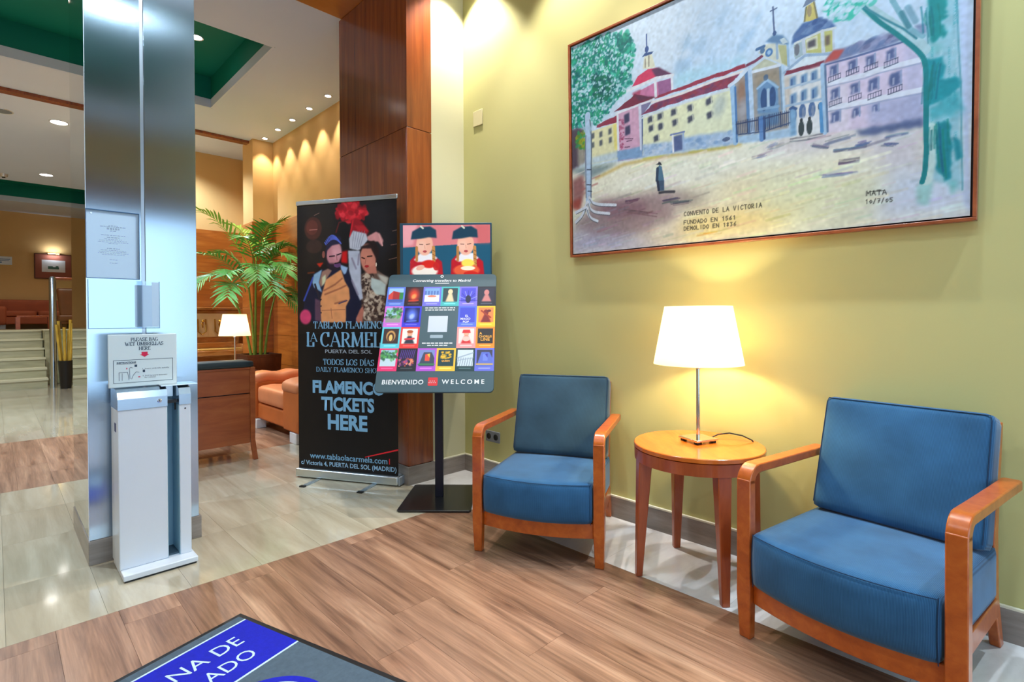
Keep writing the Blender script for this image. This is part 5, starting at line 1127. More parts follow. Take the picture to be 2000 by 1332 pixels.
# church front
cv.poly([(1.0002, 0.5471), (1.0795, 0.4980), (1.0973, 0.4837), (1.1630, 0.4589), (1.2307, 0.5120), (1.2495, 0.5678), (1.2647, 0.7407), (1.2647, 0.8147), (1.0296, 0.8058)], (152, 154, 156), 1, .003)
cv.poly([(1.0344, 0.5686), (1.0820, 0.5360), (1.0878, 0.7450), (1.0398, 0.7496)], (134, 132, 136), .9, .01); cv.ell((1.0537, 0.5894), .018, .06, (150, 112, 90), .7, 0, .9); cv.ell((1.0609, 0.6763), .018, .05, (170, 176, 190), .7, 0, .9); cv.poly([(1.1079, 0.5226), (1.2239, 0.5291), (1.2360, 0.6130), (1.1128, 0.5966)], (150, 140, 122), .8, .012)
cv.stroke([(1.0123, 0.5539), (1.0268, 0.8258)], .024, (150, 192, 232)); cv.stroke([(1.0243, 0.5597), (1.0338, 0.8227)], .010, (70, 120, 180)); cv.stroke([(1.0776, 0.5030), (1.0904, 0.7930)], .016, (90, 134, 186)); cv.stroke([(1.0933, 0.4818), (1.1074, 0.7968)], .020, (176, 206, 238)); cv.stroke([(1.2374, 0.4849), (1.2456, 0.7349)], .014, (176, 208, 238)); cv.stroke([(1.2267, 0.5110), (1.2365, 0.7230)], .008, (120, 150, 180)); cv.stroke([(0.9971, 0.5441), (1.0349, 0.5286), (1.0795, 0.4930)], .018, (196, 218, 240))
cv.poly([(1.1278, 0.5914), (1.1485, 0.5741), (1.1724, 0.5658), (1.2068, 0.5944), (1.2192, 0.6232), (1.2246, 0.7342), (1.1304, 0.7154)], (104, 148, 194), 1, .003); cv.stroke([(1.1288, 0.5964), (1.1725, 0.5708), (1.2191, 0.6182)], .010, (150, 190, 226)); cv.ell((1.1586, 0.6560), .016, .052, (48, 84, 136)); cv.ell((1.1956, 0.6555), .015, .048, (48, 84, 136)); cv.stroke([(1.1761, 0.6158), (1.1781, 0.6968)], .012, (170, 200, 228)); cv.stroke([(1.1331, 0.6954), (1.2212, 0.7042)], .012, (130, 170, 210)); cv.poly([(1.1355, 0.7213), (1.2246, 0.7292), (1.2263, 0.7852), (1.1383, 0.7893)], (96, 140, 184), 1, .006); cv.ell((1.1663, 0.5569), .011, .014, (84, 110, 140))
cv.poly([(1.1025, 0.4927), (1.1631, 0.4649), (1.2258, 0.5151), (1.1127, 0.5146)], (184, 194, 176)); cv.stroke([(1.0975, 0.4937), (1.1631, 0.4619), (1.2277, 0.5110)], .014, (190, 214, 238)); cv.stroke([(1.1077, 0.5126), (1.2258, 0.5201)], .014, (206, 222, 240)); cv.stroke([(1.0822, 0.4729), (1.1181, 0.4665), (1.1480, 0.4541)], .014, (120, 60, 90))
cv.poly([(1.1327, 0.4332), (1.1673, 0.4048), (1.2165, 0.4172), (1.2628, 0.4395), (1.2661, 0.5435), (1.2257, 0.5101), (1.1631, 0.4619)], (206, 216, 206)).poly([(1.2186, 0.4281), (1.2558, 0.4417), (1.2631, 0.5376), (1.2358, 0.5140)], (176, 182, 138)); cv.stroke([(1.2135, 0.4212), (1.2164, 0.4872)], .010, (150, 180, 210)); cv.stroke([(1.2598, 0.4376), (1.2641, 0.5376)], .010, (150, 186, 220)); cv.poly([(1.1622, 0.3938), (1.2019, 0.3743), (1.2391, 0.3908), (1.2637, 0.4305), (1.2638, 0.4426), (1.2155, 0.4202)], (96, 136, 178), 1, .002); cv.poly([(1.2253, 0.4060), (1.2443, 0.4028), (1.2627, 0.4315), (1.2397, 0.4308)], (190, 210, 220)); cv.stroke([(1.1255, 0.4153), (1.1574, 0.4119)], .014, (70, 110, 160)); cv.ell((1.1799, 0.4476), .017, .019, (76, 126, 184)).ell((1.1799, 0.4476), .008, .010, (150, 190, 226)); cv.ell((1.1506, 0.4290), .011, .014, (84, 120, 160))
cv.stroke([(1.1963, 0.2483), (1.1991, 0.3113), (1.2039, 0.3733)], .007, (76, 96, 138)); cv.stroke([(1.1855, 0.2635), (1.2134, 0.2601)], .006, (76, 96, 138)); cv.ell((1.2039, 0.3693), .008, .012, (60, 90, 140))
# blue dome
cv.poly([(1.2859, 0.4523), (1.2998, 0.4421), (1.3967, 0.4298), (1.4429, 0.4442), (1.4440, 0.5312), (1.4019, 0.5258), (1.3366, 0.5036), (1.2908, 0.5152)], (188, 194, 124)).poly([(1.2859, 0.4523), (1.3268, 0.4427), (1.3297, 0.5057), (1.2908, 0.5152)], (160, 186, 200)).poly([(1.2748, 0.4444), (1.2863, 0.4032), (1.3219, 0.3687), (1.3879, 0.3699), (1.4344, 0.4073), (1.4527, 0.4351), (1.3966, 0.4278), (1.2908, 0.4432)], (70, 106, 162), 1, .002).dabs([(1.2905, 0.4202), (1.3360, 0.3786), (1.3879, 0.3749), (1.4386, 0.4222), (1.3795, 0.4190)], 40, .005, .014, [(110, 144, 190), (50, 84, 140), (90, 120, 170)], .7, -.4)
cv.stroke([(1.2909, 0.4462), (1.3967, 0.4308), (1.4478, 0.4371)], .010, (206, 220, 226)); cv.stroke([(1.3248, 0.4418), (1.3296, 0.5017)], .014, (190, 206, 226)); cv.stroke([(1.3987, 0.4328), (1.4039, 0.5247)], .014, (200, 214, 226)); cv.stroke([(1.4408, 0.4432), (1.4429, 0.5262)], .008, (190, 206, 226)); cv.poly([(1.3359, 0.4456), (1.3798, 0.4430), (1.3826, 0.5000), (1.3385, 0.4946)], (214, 220, 196)).poly([(1.3410, 0.4585), (1.3730, 0.4541), (1.3744, 0.4871), (1.3424, 0.4855)], (84, 84, 96), 1, .003); cv.poly([(1.4090, 0.4566), (1.4290, 0.4584), (1.4286, 0.5004), (1.4106, 0.4986)], (110, 100, 90), 1, .003); cv.ell((1.2983, 0.4761), .011, .026, (110, 116, 130), .9)
cv.poly([(1.3268, 0.3657), (1.3350, 0.3016), (1.3659, 0.2931), (1.3819, 0.3679), (1.3529, 0.3714)], (196, 186, 112)); cv.ell((1.3483, 0.3264), .009, .026, (150, 140, 110)); cv.stroke([(1.3350, 0.3065), (1.3288, 0.3636)], .007, (120, 120, 90)); cv.stroke([(1.3659, 0.2951), (1.3788, 0.3670)], .007, (120, 120, 90))
lx, ly = (1.3488, 0.2883); cv.poly([(lx - .028, ly + .014), (lx - .016, ly - .012), (lx + .008, ly - .022), (lx + .026, ly - .012), (lx + .024, ly + .002)], (104, 124, 154)); cv.stroke([(lx, ly - .02), (lx + .003, ly - .15)], .010, (84, 104, 144))
cv.poly([(1.2493, 0.5578), (1.3317, 0.5117), (1.4291, 0.5404), (1.3995, 0.5678)], (208, 226, 240)); cv.stroke([(1.2474, 0.5598), (1.3317, 0.5127), (1.4271, 0.5384)], .012, (150, 180, 214)); cv.poly([(1.2445, 0.5738), (1.2543, 0.5557), (1.4044, 0.5598), (1.4076, 0.5787)], (126, 54, 78), 1, 0, .002)
# middle house
cv.poly([(1.2446, 0.5768), (1.4066, 0.5787), (1.4144, 0.8658), (1.3013, 0.8632), (1.2918, 0.7473), (1.2577, 0.7388)], (216, 224, 230), 1, .002); cv.poly([(1.2476, 0.5818), (1.2726, 0.5805), (1.2786, 0.7345), (1.2576, 0.7338)], (190, 180, 170), .7, .008)
for q in ((1.2821, 0.6144), (1.3281, 0.6168), (1.3681, 0.6152), (1.2850, 0.6894), (1.3280, 0.6848), (1.3700, 0.6873)): cv.poly([(q[0] - .013, q[1] - .022), (q[0] + .013, q[1] - .027), (q[0] + .013, q[1] + .020), (q[0] - .013, q[1] + .025)], (110, 150, 192), 1, .003); cv.stroke([(q[0] - .005, q[1] - .012), (q[0] - .005, q[1] + .018)], .008, (70, 108, 160))
for q in ((1.2850, 0.7604), (1.3219, 0.7559), (1.3599, 0.7564)): cv.ell(q, .014, .036, (70, 106, 160), .95); cv.ell((q[0] + .004, q[1] + .005), .006, .024, (130, 150, 180), .8)
cv.stroke([(1.2503, 0.6318), (1.4064, 0.6358)], .010, (170, 196, 222)); cv.stroke([(1.2554, 0.7128), (1.4075, 0.7218)], .012, (160, 190, 220)); cv.poly([(1.3012, 0.7792), (1.3924, 0.7890), (1.3952, 0.8560), (1.3063, 0.8592)], (216, 226, 236), 1, .004); cv.stroke([(1.3967, 0.7419), (1.4033, 0.8609)], .014, (90, 150, 206)); cv.ell((1.3949, 0.7510), .012, .018, (44, 76, 110))
# pink house on the right
cv.poly([(1.4066, 0.5747), (1.6887, 0.5800), (1.7457, 0.6623), (1.7530, 0.9134), (1.4214, 0.8687)], (208, 200, 230), 1, .002)
cv.poly([(1.6847, 0.5871), (1.7457, 0.6623), (1.7530, 0.9084), (1.6949, 0.9021)], (186, 190, 226), .9, .01); cv.poly([(1.5735, 0.8767), (1.5653, 0.7828), (1.7494, 0.7933), (1.7530, 0.9134)], (168, 178, 218), .9, .012); cv.poly([(1.4198, 0.6656), (1.4959, 0.6796), (1.5045, 0.8776), (1.4254, 0.8676)], (214, 216, 234), .6, .01)
cv.poly([(1.4025, 0.5698), (1.4430, 0.5282), (1.6430, 0.5306), (1.6866, 0.5761), (1.4066, 0.5757)], (120, 136, 180), 1, .003, .003).poly([(1.4025, 0.5698), (1.4430, 0.5282), (1.4831, 0.5377), (1.4595, 0.5700)], (186, 80, 76), .95, .004).dabs([(1.4834, 0.5597), (1.5220, 0.5332), (1.6431, 0.5346), (1.6705, 0.5653)], 50, .006, .016, [(90, 120, 170), (150, 160, 200), (90, 96, 140)], .7, -.5); cv.stroke([(1.4066, 0.5797), (1.5107, 0.5824), (1.6867, 0.5801)], .008, (90, 110, 160))
for q in ([(1.4157, 0.6617), (1.5568, 0.6678), (1.6077, 0.6622), (1.7428, 0.6674)], [(1.4201, 0.7677), (1.5572, 0.7769), (1.6232, 0.7780), (1.7503, 0.7833)]): cv.stroke(q, .020, (216, 228, 248)); cv.stroke([(p_[0], p_[1] + .014) for p_ in q], .006, (150, 170, 206), .7)
cv.stroke([(1.4006, 0.5768), (1.4124, 0.8688)], .018, (160, 196, 230)); cv.stroke([(1.4106, 0.5807), (1.4224, 0.8667)], .008, (90, 120, 160)); cv.stroke([(1.3937, 0.7400), (1.4003, 0.8609)], .014, (80, 146, 206))
for q, s in (((1.4421, 0.6133), 1), ((1.5111, 0.6134), 1), ((1.5751, 0.6145), 1), ((1.6431, 0.6166), 1), ((1.4484, 0.7122), 1), ((1.5214, 0.7113), 1), ((1.5864, 0.7154), 1.1), ((1.6584, 0.7165), 1.25), ((1.4516, 0.8103), 1.1), ((1.5257, 0.8113), .9), ((1.5947, 0.8124), .7)):
    cv.poly([(q[0] - .014 * s, q[1] - .018 * s), (q[0] + .014 * s, q[1] - .023 * s), (q[0] + .014 * s, q[1] + .018 * s), (q[0] - .014 * s, q[1] + .023 * s)], (78, 98, 150), .95, .003, .002); cv.stroke([(q[0] + .016 * s, q[1] - .022 * s), (q[0] + .016 * s, q[1] + .022 * s)], .006, (140, 160, 200))
    cv.stroke([(q[0] - .004, q[1] - .004), (q[0] - .005, q[1] + .018)], .007, (180, 190, 220), .7)
for q in ((1.4465, 0.6462), (1.5124, 0.6404), (1.5775, 0.6435), (1.6455, 0.6486), (1.4509, 0.7512), (1.5219, 0.7513), (1.5910, 0.7604), (1.6590, 0.7585)):
    cv.stroke([(q[0] - .023, q[1] - .008), (q[0] + .023, q[1] - .014)], .003, (66, 76, 110)); cv.stroke([(q[0] - .023, q[1] + .013), (q[0] + .023, q[1] + .006)], .0035, (66, 76, 110))
    for d_ in (-.022, -.013, -.004, .005, .014, .022): cv.stroke([(q[0] + d_, q[1] - .011 - d_ * .13), (q[0] + d_, q[1] + .009 - d_ * .13)], .0022, (66, 76, 110))
cv.poly([(1.5287, 0.8893), (1.6597, 0.8896), (1.7507, 0.8894), (1.7532, 0.9264), (1.7052, 0.9280), (1.5440, 0.9111)], (88, 106, 152), 1, .006, .004)
# railings, gate pillar, two passers-by
cv.poly([(1.0344, 0.7957), (1.1586, 0.8091), (1.2737, 0.8176), (1.2792, 0.8545), (1.0459, 0.8326)], (158, 194, 228), 1, .005)
for k in range(30):
    t = k / 29; a_ = (1.0326, 0.7347); b_ = (1.2717, 0.7426); x = a_[0] + (b_[0] - a_[0]) * t; y = a_[1] + (b_[1] - a_[1]) * t; cv.stroke([(x, y - .008), (x + .002, y + .050 + .01 * t)], .003 if k % 6 else .006, (48, 66, 106))
cv.stroke([(1.0297, 0.7377), (1.1588, 0.7441), (1.2737, 0.7426)], .006, (48, 66, 106)); cv.stroke([(1.0403, 0.7896), (1.1585, 0.8031), (1.2694, 0.7916)], .006, (56, 80, 120)); cv.poly([(1.2696, 0.7346), (1.2946, 0.7333), (1.2982, 0.8533), (1.2732, 0.8526)], (120, 168, 212), 1, .003); cv.stroke([(1.2716, 0.7296), (1.2825, 0.7254), (1.2957, 0.7353)], .012, (60, 96, 150)); cv.stroke([(1.1437, 0.7393), (1.1490, 0.8382)], .020, (80, 130, 200), .8); cv.stroke([(1.1587, 0.7381), (1.1610, 0.8361)], .010, (50, 80, 130))
for q in ((1.3179, 0.8280), (1.3509, 0.8286)): cv.ell(q, .012, .034, (46, 62, 70), .95); cv.ell((q[0], q[1] - .036), .006, .009, (44, 56, 64))
# tree at the left
leafzone = [(0.0083, 0.0288), (0.2743, 0.0293), (0.4292, 0.0923), (0.4725, 0.1968), (0.4494, 0.2641), (0.4419, 0.3753), (0.3177, 0.4429), (0.2845, 0.5004), (0.2019, 0.5325), (0.0095, 0.5060)]
cv.poly(leafzone, (150, 208, 226), .6, .02); GR = [(16, 140, 120), (40, 176, 150), (12, 100, 104), (24, 156, 112), (14, 120, 120)]
cv.dabs(leafzone, 1250, .005, .012, GR, .9); cv.dabs([(0.1721, 0.2407), (0.3187, 0.2868), (0.3023, 0.4121), (0.2042, 0.3984)], 130, .006, .014, [(12, 100, 96), (16, 120, 90), (10, 84, 96)], .9); cv.dabs(leafzone, 520, .003, .007, [(190, 222, 240), (170, 214, 232)], .9); cv.dabs([(0.3295, 0.0426), (0.4289, 0.0733), (0.4725, 0.1968), (0.3823, 0.1779)], 60, .006, .012, GR, .9)
cv.stroke([(0.1390, 0.4623), (0.1406, 0.5853), (0.1346, 0.8125), (0.1399, 0.7614), (0.1388, 0.9805)], .040, (168, 198, 230)); cv.stroke([(0.1564, 0.4941), (0.1647, 0.5910), (0.1653, 0.6390), (0.1585, 0.9573)], .008, (92, 112, 134)); cv.stroke([(0.1245, 0.5815), (0.1212, 0.6296), (0.1214, 0.9517)], .008, (116, 128, 150)); cv.stroke([(0.0914, 0.4909), (0.1212, 0.5536)], .012, (150, 186, 210)); cv.stroke([(0.1727, 0.5189), (0.1553, 0.5621)], .012, (150, 186, 210))
for q in ([(0.1454, 0.9554), (0.1730, 1.0011), (0.3334, 1.0270)], [(0.1327, 0.9796), (0.1566, 1.0443), (0.2880, 1.0706)], [(0.1262, 1.0177), (0.1440, 1.0775), (0.2034, 1.1047)], [(0.1258, 0.9847), (0.0987, 1.0531), (0.0402, 1.0919)], [(0.1201, 1.0098), (0.0414, 1.0318)]): cv.stroke(q, .017, (206, 220, 238), smooth=True); cv.stroke([(p_[0] + .003, p_[1] + .011) for p_ in q], .005, (70, 84, 100), .8, smooth=True)
for q in ((0.1312, 0.7855), (0.1284, 0.8756), (0.1349, 0.9155)): cv.stroke([q, (q[0] + .03, q[1] + .006)], .006, (60, 72, 92))
# walker in a hat
cv.poly([(0.5962, 0.9375), (0.6013, 0.8684), (0.6171, 0.8522), (0.6313, 0.8640), (0.6443, 0.9399), (0.6234, 0.9482)], (78, 118, 150)); cv.stroke([(0.6053, 0.8694), (0.6012, 0.9324)], .016, (44, 64, 92)); cv.poly([(0.6012, 0.9355), (0.6443, 0.9399), (0.6440, 0.9939), (0.6099, 0.9914)], (62, 88, 118)); cv.stroke([(0.6052, 0.9384), (0.6119, 0.9863)], .014, (36, 50, 76)); cv.poly([(0.5930, 0.8455), (0.6080, 0.8423), (0.6129, 0.8333), (0.6240, 0.8401), (0.6332, 0.8570)], (36, 46, 64)); cv.stroke([(0.6171, 1.0013), (0.6491, 1.0018), (0.7022, 1.0092)], .014, (44, 48, 60), .9, .006)
# tree at the right
cv.poly([(1.8424, 0.4870), (1.8817, 0.5025), (1.8882, 0.9286), (1.8939, 1.2837), (1.8733, 1.2389), (1.8667, 0.9649)], (190, 212, 248), 1, .006)
cv.poly([(1.7559, 0.3711), (1.8444, 0.4099), (1.8535, 0.6469), (1.8637, 0.9639), (1.8687, 1.1970), (1.8303, 1.1655), (1.7830, 1.1401), (1.7620, 1.0673), (1.7549, 0.6772)], (150, 202, 222), 1, .006); cv.stroke([(1.8424, 0.4090), (1.8515, 0.6469), (1.8606, 0.8059), (1.8637, 0.9639), (1.8696, 1.1890)], .006, (90, 160, 180), .7)
for _ in range(70):
    x = RNG.uniform((1.7600, 0.4531)[0], (1.8515, 0.4909)[0]); y = RNG.uniform(0, 1.1); cv.stroke([(x, y), (x + RNG.normal(0, .004), y + RNG.uniform(.04, .12))], RNG.uniform(.004, .012), [(150, 206, 226), (40, 160, 176), (196, 224, 240)][RNG.integers(3)], .45, .006, .3)
TEAL = (14, 146, 152); TEAL2 = (34, 160, 176)
cv.poly([(1.7604, 0.3330), (1.8037, 0.3524), (1.8052, 0.4715), (1.8168, 0.5113), (1.8033, 0.5495), (1.8137, 0.5854), (1.8071, 0.6105), (1.7650, 0.6081)], TEAL, 1, .003, .006).poly([(1.7559, 0.6772), (1.8009, 0.6766), (1.8146, 0.7285), (1.8021, 0.7647), (1.8562, 0.7719), (1.8596, 0.8059), (1.8250, 0.8354), (1.7872, 0.8489), (1.7593, 0.8572)], (20, 150, 168), 1, .004, .006).poly([(1.7613, 0.8582), (1.7872, 0.8489), (1.8250, 0.8354), (1.8597, 0.8139), (1.8607, 0.8849), (1.8259, 0.9074), (1.7688, 0.9002)], (60, 170, 188), .85, .008, .006).poly([(1.7651, 0.6160), (1.8004, 0.6366), (1.8077, 0.6585), (1.7656, 0.6481)], (90, 180, 180), .7, .012)
cv.poly([(1.7700, 0.9151), (1.8272, 0.9254), (1.8384, 1.0203), (1.8300, 1.1405), (1.8122, 1.1537), (1.7855, 1.0300)], (16, 140, 158), 1, .004, .005).poly([(1.8389, 0.9833), (1.8602, 1.0040), (1.8681, 1.0679), (1.8502, 1.0792)], (24, 140, 160), 1, .004).poly([(1.8301, 1.1485), (1.8522, 1.1522), (1.8468, 1.2013), (1.8368, 1.2004)], (110, 196, 200), .8, .008); cv.poly([(1.7746, 0.8781), (1.8566, 0.8840), (1.8601, 0.9200), (1.7779, 0.9070)], (90, 186, 206), .7, .015)
cv.poly([(1.7312, 1.1578), (1.7469, 1.1335), (1.7850, 1.1380), (1.7702, 1.2333), (1.7361, 1.2247)], (150, 206, 208), .9, .006); cv.stroke([(1.7743, 0.9331), (1.7741, 1.0702), (1.7629, 1.1363)], .034, (196, 226, 226), .9, .01)
cv.stroke([(1.5390, 0.3749), (1.6385, 0.4927), (1.7085, 0.5668), (1.7494, 0.6343)], .042, (170, 208, 222), smooth=True); cv.stroke([(1.5471, 0.3868), (1.5992, 0.4672), (1.6428, 0.5176), (1.6743, 0.5562), (1.7323, 0.6325), (1.7549, 0.6772), (1.7582, 0.7752), (1.7588, 0.8983), (1.7601, 0.9933), (1.7612, 1.0033), (1.7585, 1.1014), (1.7490, 1.1405)], .017, (12, 132, 142), smooth=True); cv.stroke([(1.5431, 0.3829), (1.6212, 0.4669), (1.6840, 0.5291), (1.7257, 0.5815)], .008, (60, 140, 160)); cv.stroke([(1.6484, 0.4065), (1.6773, 0.4762), (1.7082, 0.5418), (1.7457, 0.5803)], .018, (120, 178, 200), .9); cv.stroke([(1.6970, 0.4519), (1.7218, 0.5146)], .022, (110, 160, 186), .8, .008); cv.stroke([(1.6771, 0.4641), (1.7010, 0.5269)], .018, (60, 130, 150), .8, .006); cv.poly([(1.7180, 0.5296), (1.7540, 0.5332), (1.7566, 0.5761), (1.7385, 0.5654)], (120, 140, 180), .9, .004); cv.stroke([(1.6484, 0.4065), (1.6188, 0.2858)], .02, (120, 178, 200), .8); cv.stroke([(1.5390, 0.3749), (1.5010, 0.3024)], .04, (150, 200, 214))
cv.dabs([(1.4054, 0.3336), (1.4221, 0.3134), (1.4701, 0.3068), (1.5316, 0.3460), (1.5391, 0.3879), (1.5095, 0.4153), (1.4463, 0.3991)], 120, .009, .011, [(60, 196, 178), (40, 176, 160), (120, 214, 206)], .9, -.5); cv.dabs([(1.5016, 0.3464), (1.5007, 0.2764), (1.5910, 0.2982), (1.5841, 0.3893)], 110, .009, .011, [(60, 196, 178), (40, 176, 160), (120, 214, 206)], .85, -.5)
cv.dabs([(1.4054, 0.3336), (1.4221, 0.3134), (1.4701, 0.3068), (1.5316, 0.3460), (1.5391, 0.3879), (1.5095, 0.4153), (1.4463, 0.3991)], 70, .004, .009, [(200, 224, 244), (176, 214, 236)], .9, -.5); cv.dabs([(1.5016, 0.3464), (1.5007, 0.2764), (1.5910, 0.2982), (1.5841, 0.3893)], 80, .004, .009, [(200, 224, 244), (176, 214, 236)], .9, -.5)
for q in ([(1.7671, 0.4640), (1.7750, 0.6029)], [(1.7851, 0.6868), (1.7681, 0.8431)], [(1.8013, 0.9317), (1.8129, 1.1367)], [(1.7944, 0.9388), (1.7916, 1.0309)]): brush(q[0], q[1], (10, 122, 134), 9, .016)
# hand lettering: single strokes on a unit cell, y down
GL = {'A': [[(0, 1), (.5, 0), (1, 1)], [(.2, .65), (.8, .65)]], 'C': [[(.95, .15), (.5, 0), (.05, .35), (.1, .8), (.5, 1), (.95, .85)]], 'O': [[(.5, 0), (.05, .4), (.2, .9), (.7, 1), (1, .5), (.8, .1), (.5, 0)]], 'N': [[(0, 1), (0, 0), (1, 1), (1, 0)]], 'V': [[(0, 0), (.45, 1), (1, 0)]], 'E': [[(.9, 0), (0, 0), (0, 1), (.9, 1)], [(0, .5), (.7, .5)]], 'T': [[(0, 0), (1, 0)], [(.5, 0), (.5, 1)]], 'D': [[(0, 0), (0, 1), (.6, .95), (1, .5), (.6, .05), (0, 0)]], 'L': [[(0, 0), (0, 1), (.9, 1)]], 'I': [[(.5, 0), (.5, 1)]], 'R': [[(0, 1), (0, 0), (.8, .1), (.8, .45), (0, .5), (.9, 1)]], 'F': [[(.9, 0), (0, 0), (0, 1)], [(0, .5), (.7, .5)]], 'U': [[(0, 0), (.05, .8), (.5, 1), (.95, .8), (1, 0)]], 'M': [[(0, 1), (.05, 0), (.5, .6), (.95, 0), (1, 1)]], '1': [[(.3, .2), (.6, 0), (.6, 1)]], '5': [[(.9, 0), (.2, 0), (.15, .45), (.7, .45), (.9, .75), (.5, 1), (.1, .9)]], '6': [[(.8, 0), (.2, .5), (.15, .85), (.5, 1), (.85, .8), (.6, .5), (.2, .65)]], '8': [[(.5, 0), (.15, .2), (.8, .7), (.5, 1), (.15, .75), (.85, .2), (.5, 0)]], '3': [[(.1, .05), (.8, .1), (.4, .45), (.85, .75), (.5, 1), (.1, .9)]], '0': [[(.5, .2), (.15, .5), (.4, 1), (.9, .7), (.7, .25), (.5, .2)]], '7': [[(.1, 0), (.9, 0), (.4, 1)], [(.3, .5), (.8, .5)]], '/': [[(.8, -.1), (.1, 1.15)]]}
def write(s, p0, p1, h, w):
    p0 = np.array(p0); p1 = np.array(p1); d = (p1 - p0) / len(s); upv = np.array((0, -h))
    for k, ch in enumerate(s):
        for st in GL.get(ch, []): cv.stroke([p0 + d * (k + .12 + .72 * x) + upv * (1 - y) for x, y in st], w, (40, 40, 38), .95, .0026)
write('CONVENTO DE LA VICTORIA', (0.7560, 1.1455), (1.1521, 1.1534), .021, .0034)
write('FUNDADO EN 1561', (0.7555, 1.1886), (1.0296, 1.1950), .019, .0034)
write('DEMOLIDO EN 1836', (0.7560, 1.2206), (1.0320, 1.2260), .019, .0034)
write('MATA', (1.5643, 1.1640), (1.6374, 1.1690), .019, .003); cv.stroke([(1.5801, 1.1488), (1.6261, 1.1532)], .003, (40, 40, 38)); write('10/7/05', (1.5607, 1.1960), (1.6578, 1.2018), .016, .003)
cv.mottle(.03, .012); cv.a *= 0.9
sub = cv.a[int(g2 / cv.sy):cv.ny - int(g2 / cv.sy), int(g2 / cv.sx):cv.nx - int(g2 / cv.sx)]
cv.a = sub; cv.ny, cv.nx = sub.shape[:2]; cv.w = PW - 2 * g2; cv.h = PH - 2 * g2; cv.sx = cv.w / (cv.nx - 1); cv.sy = cv.h / (cv.ny - 1)
cv.build('canvas', Matrix.Translation((g2, g2, -0.0055)), M_OIL, pt)

# ================================================================== entrance mat
ma = math.atan2(0.296, 0.955)
fm = thing('entrance_mat', 'grey entrance mat with blue lettered band and black rubber edge', 'mat', (0.69, 2.25, 0), ma)
# local origin at the far right corner; x along the lettering, -y towards the door
M_MATGREY = mat('grey_carpet', rgb(72, 88, 102), rough=0.95, var=0.10, vscale=60, bump=0.6, bscale=500)
M_MATBLUE = mat('blue_carpet', rgb(12, 22, 168), rough=0.95, var=0.10, vscale=60, bump=0.6, bscale=500)
M_MATLINE = mat('pale_carpet', rgb(186, 208, 220), rough=0.95, var=0.10, vscale=60, bump=0.6, bscale=500)
MB().box(-1.55, 0.0, -1.0, 0.0, 0.0005, 0.006).build('rubber_edge', M_BLACK, fm, bevel=0.003)
MB().box(-1.528, -0.022, -0.978, -0.022, 0.006, 0.0085).build('pile', M_MATGREY, fm)
MB().box(-1.528, -0.022, -0.355, -0.066, 0.0085, 0.0092).build('blue_band', M_MATBLUE, fm)
MB().box(-1.528, -0.022, -0.066, -0.058, 0.0085, 0.0093).box(-1.528, -0.022, -0.363, -0.355, 0.0085, 0.0093).build('band_edge', M_MATLINE, fm)
def FL(x, y): return Matrix(((1, 0, 0, x), (0, 1, 0, y), (0, 0, 1, 0.0096), (0, 0, 0, 1)))
text_obj('lettering', 'NA DE', 0.092, M_MATLINE, fm, FL(-0.357, -0.192), align='LEFT', width=0.243)
text_obj('lettering', 'ADO', 0.086, M_MATLINE, fm, FL(-0.308, -0.297), align='LEFT', width=0.172)
MB().lathe([(0.185, 0.0086), (0.185, 0.0094), (0.160, 0.0094), (0.160, 0.0086)], 48, (-0.323, -0.583, 0), cap=False).build('ring', M_MATBLUE, fm)
MB().lathe([(0.0, 0.0090), (0.159, 0.0090), (0.159, 0.0086)], 48, (-0.323, -0.583, 0), cap=False).build('emblem_field', M_MATLINE, fm)

# ================================================================== lounge
M_TAN = mat('tan_leather', rgb(206, 128, 84), rough=0.45, spec=0.4, var=0.08, vscale=5, bump=0.15, bscale=60)
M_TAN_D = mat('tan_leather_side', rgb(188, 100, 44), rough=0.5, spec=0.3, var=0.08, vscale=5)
M_BACKWOOD = grain_mat('chair_back_veneer', [(0.25, rgb(144, 66, 26)), (0.5, rgb(166, 84, 36)), (0.8, rgb(186, 106, 52))], scale=(2.5, 2.5, 14), rough=0.35, coat=0.3, bump=0)
M_DKLEATHER = mat('dark_green_leather', rgb(40, 54, 58), rough=0.4)
lc = thing('lounge_chair', 'wood-backed lounge chair seen from behind beside the steel column', 'chair', (1.20, 4.68, 0))
x0, x1 = -0.36, 0.345
for x, dx in ((x1, 0.012), (x0, -0.012)):
    MB().sweep([(x + dx, -0.02, 0), (x, 0.012, 0.17), (x, 0.012, 0.40), (x, 0.012, 0.775)], [((0.017, 0, 0), (0, 0.018, 0))] * 2 + [((0.02, 0, 0), (0, 0.022, 0))] * 2).build('leg', M_BACKWOOD, lc, bevel=0.003)
    MB().sweep([(x, 0.66, 0), (x, 0.66, 0.50)], [((0.02, 0, 0), (0, 0.022, 0))] * 2).build('leg', M_BACKWOOD, lc, bevel=0.003)
    MB().sweep([(x, 0.03, 0.53), (x, 0.70, 0.53)], [((0.03, 0, 0), (0, 0, 0.016))] * 2).build('armrest', M_BACKWOOD, lc, bevel=0.004)
MB().box(x0 + 0.02, x1 - 0.02, 0.004, 0.022, 0.56, 0.757).build('back_panel', M_BACKWOOD, lc, bevel=0.002)
MB().box(x0 + 0.02, x1 - 0.02, 0.004, 0.022, 0.14, 0.553).build('back_panel', M_BACKWOOD, lc, bevel=0.002)
MB().box(x0 + 0.02, x1 - 0.02, -0.006, 0.03, 0.757, 0.775).build('top_rail', M_BACKWOOD, lc, bevel=0.003)
def ident(ox, oy, oz): return lambda x, y, z: Vector((x + ox, y + oy, z + oz))
bm_obj('back_cushion', block(0.73, 0.15, 0.36, 14, 6, 8, ident((x0 + x1) / 2, 0.03, 0.475), 0.04), M_DKLEATHER, lc)
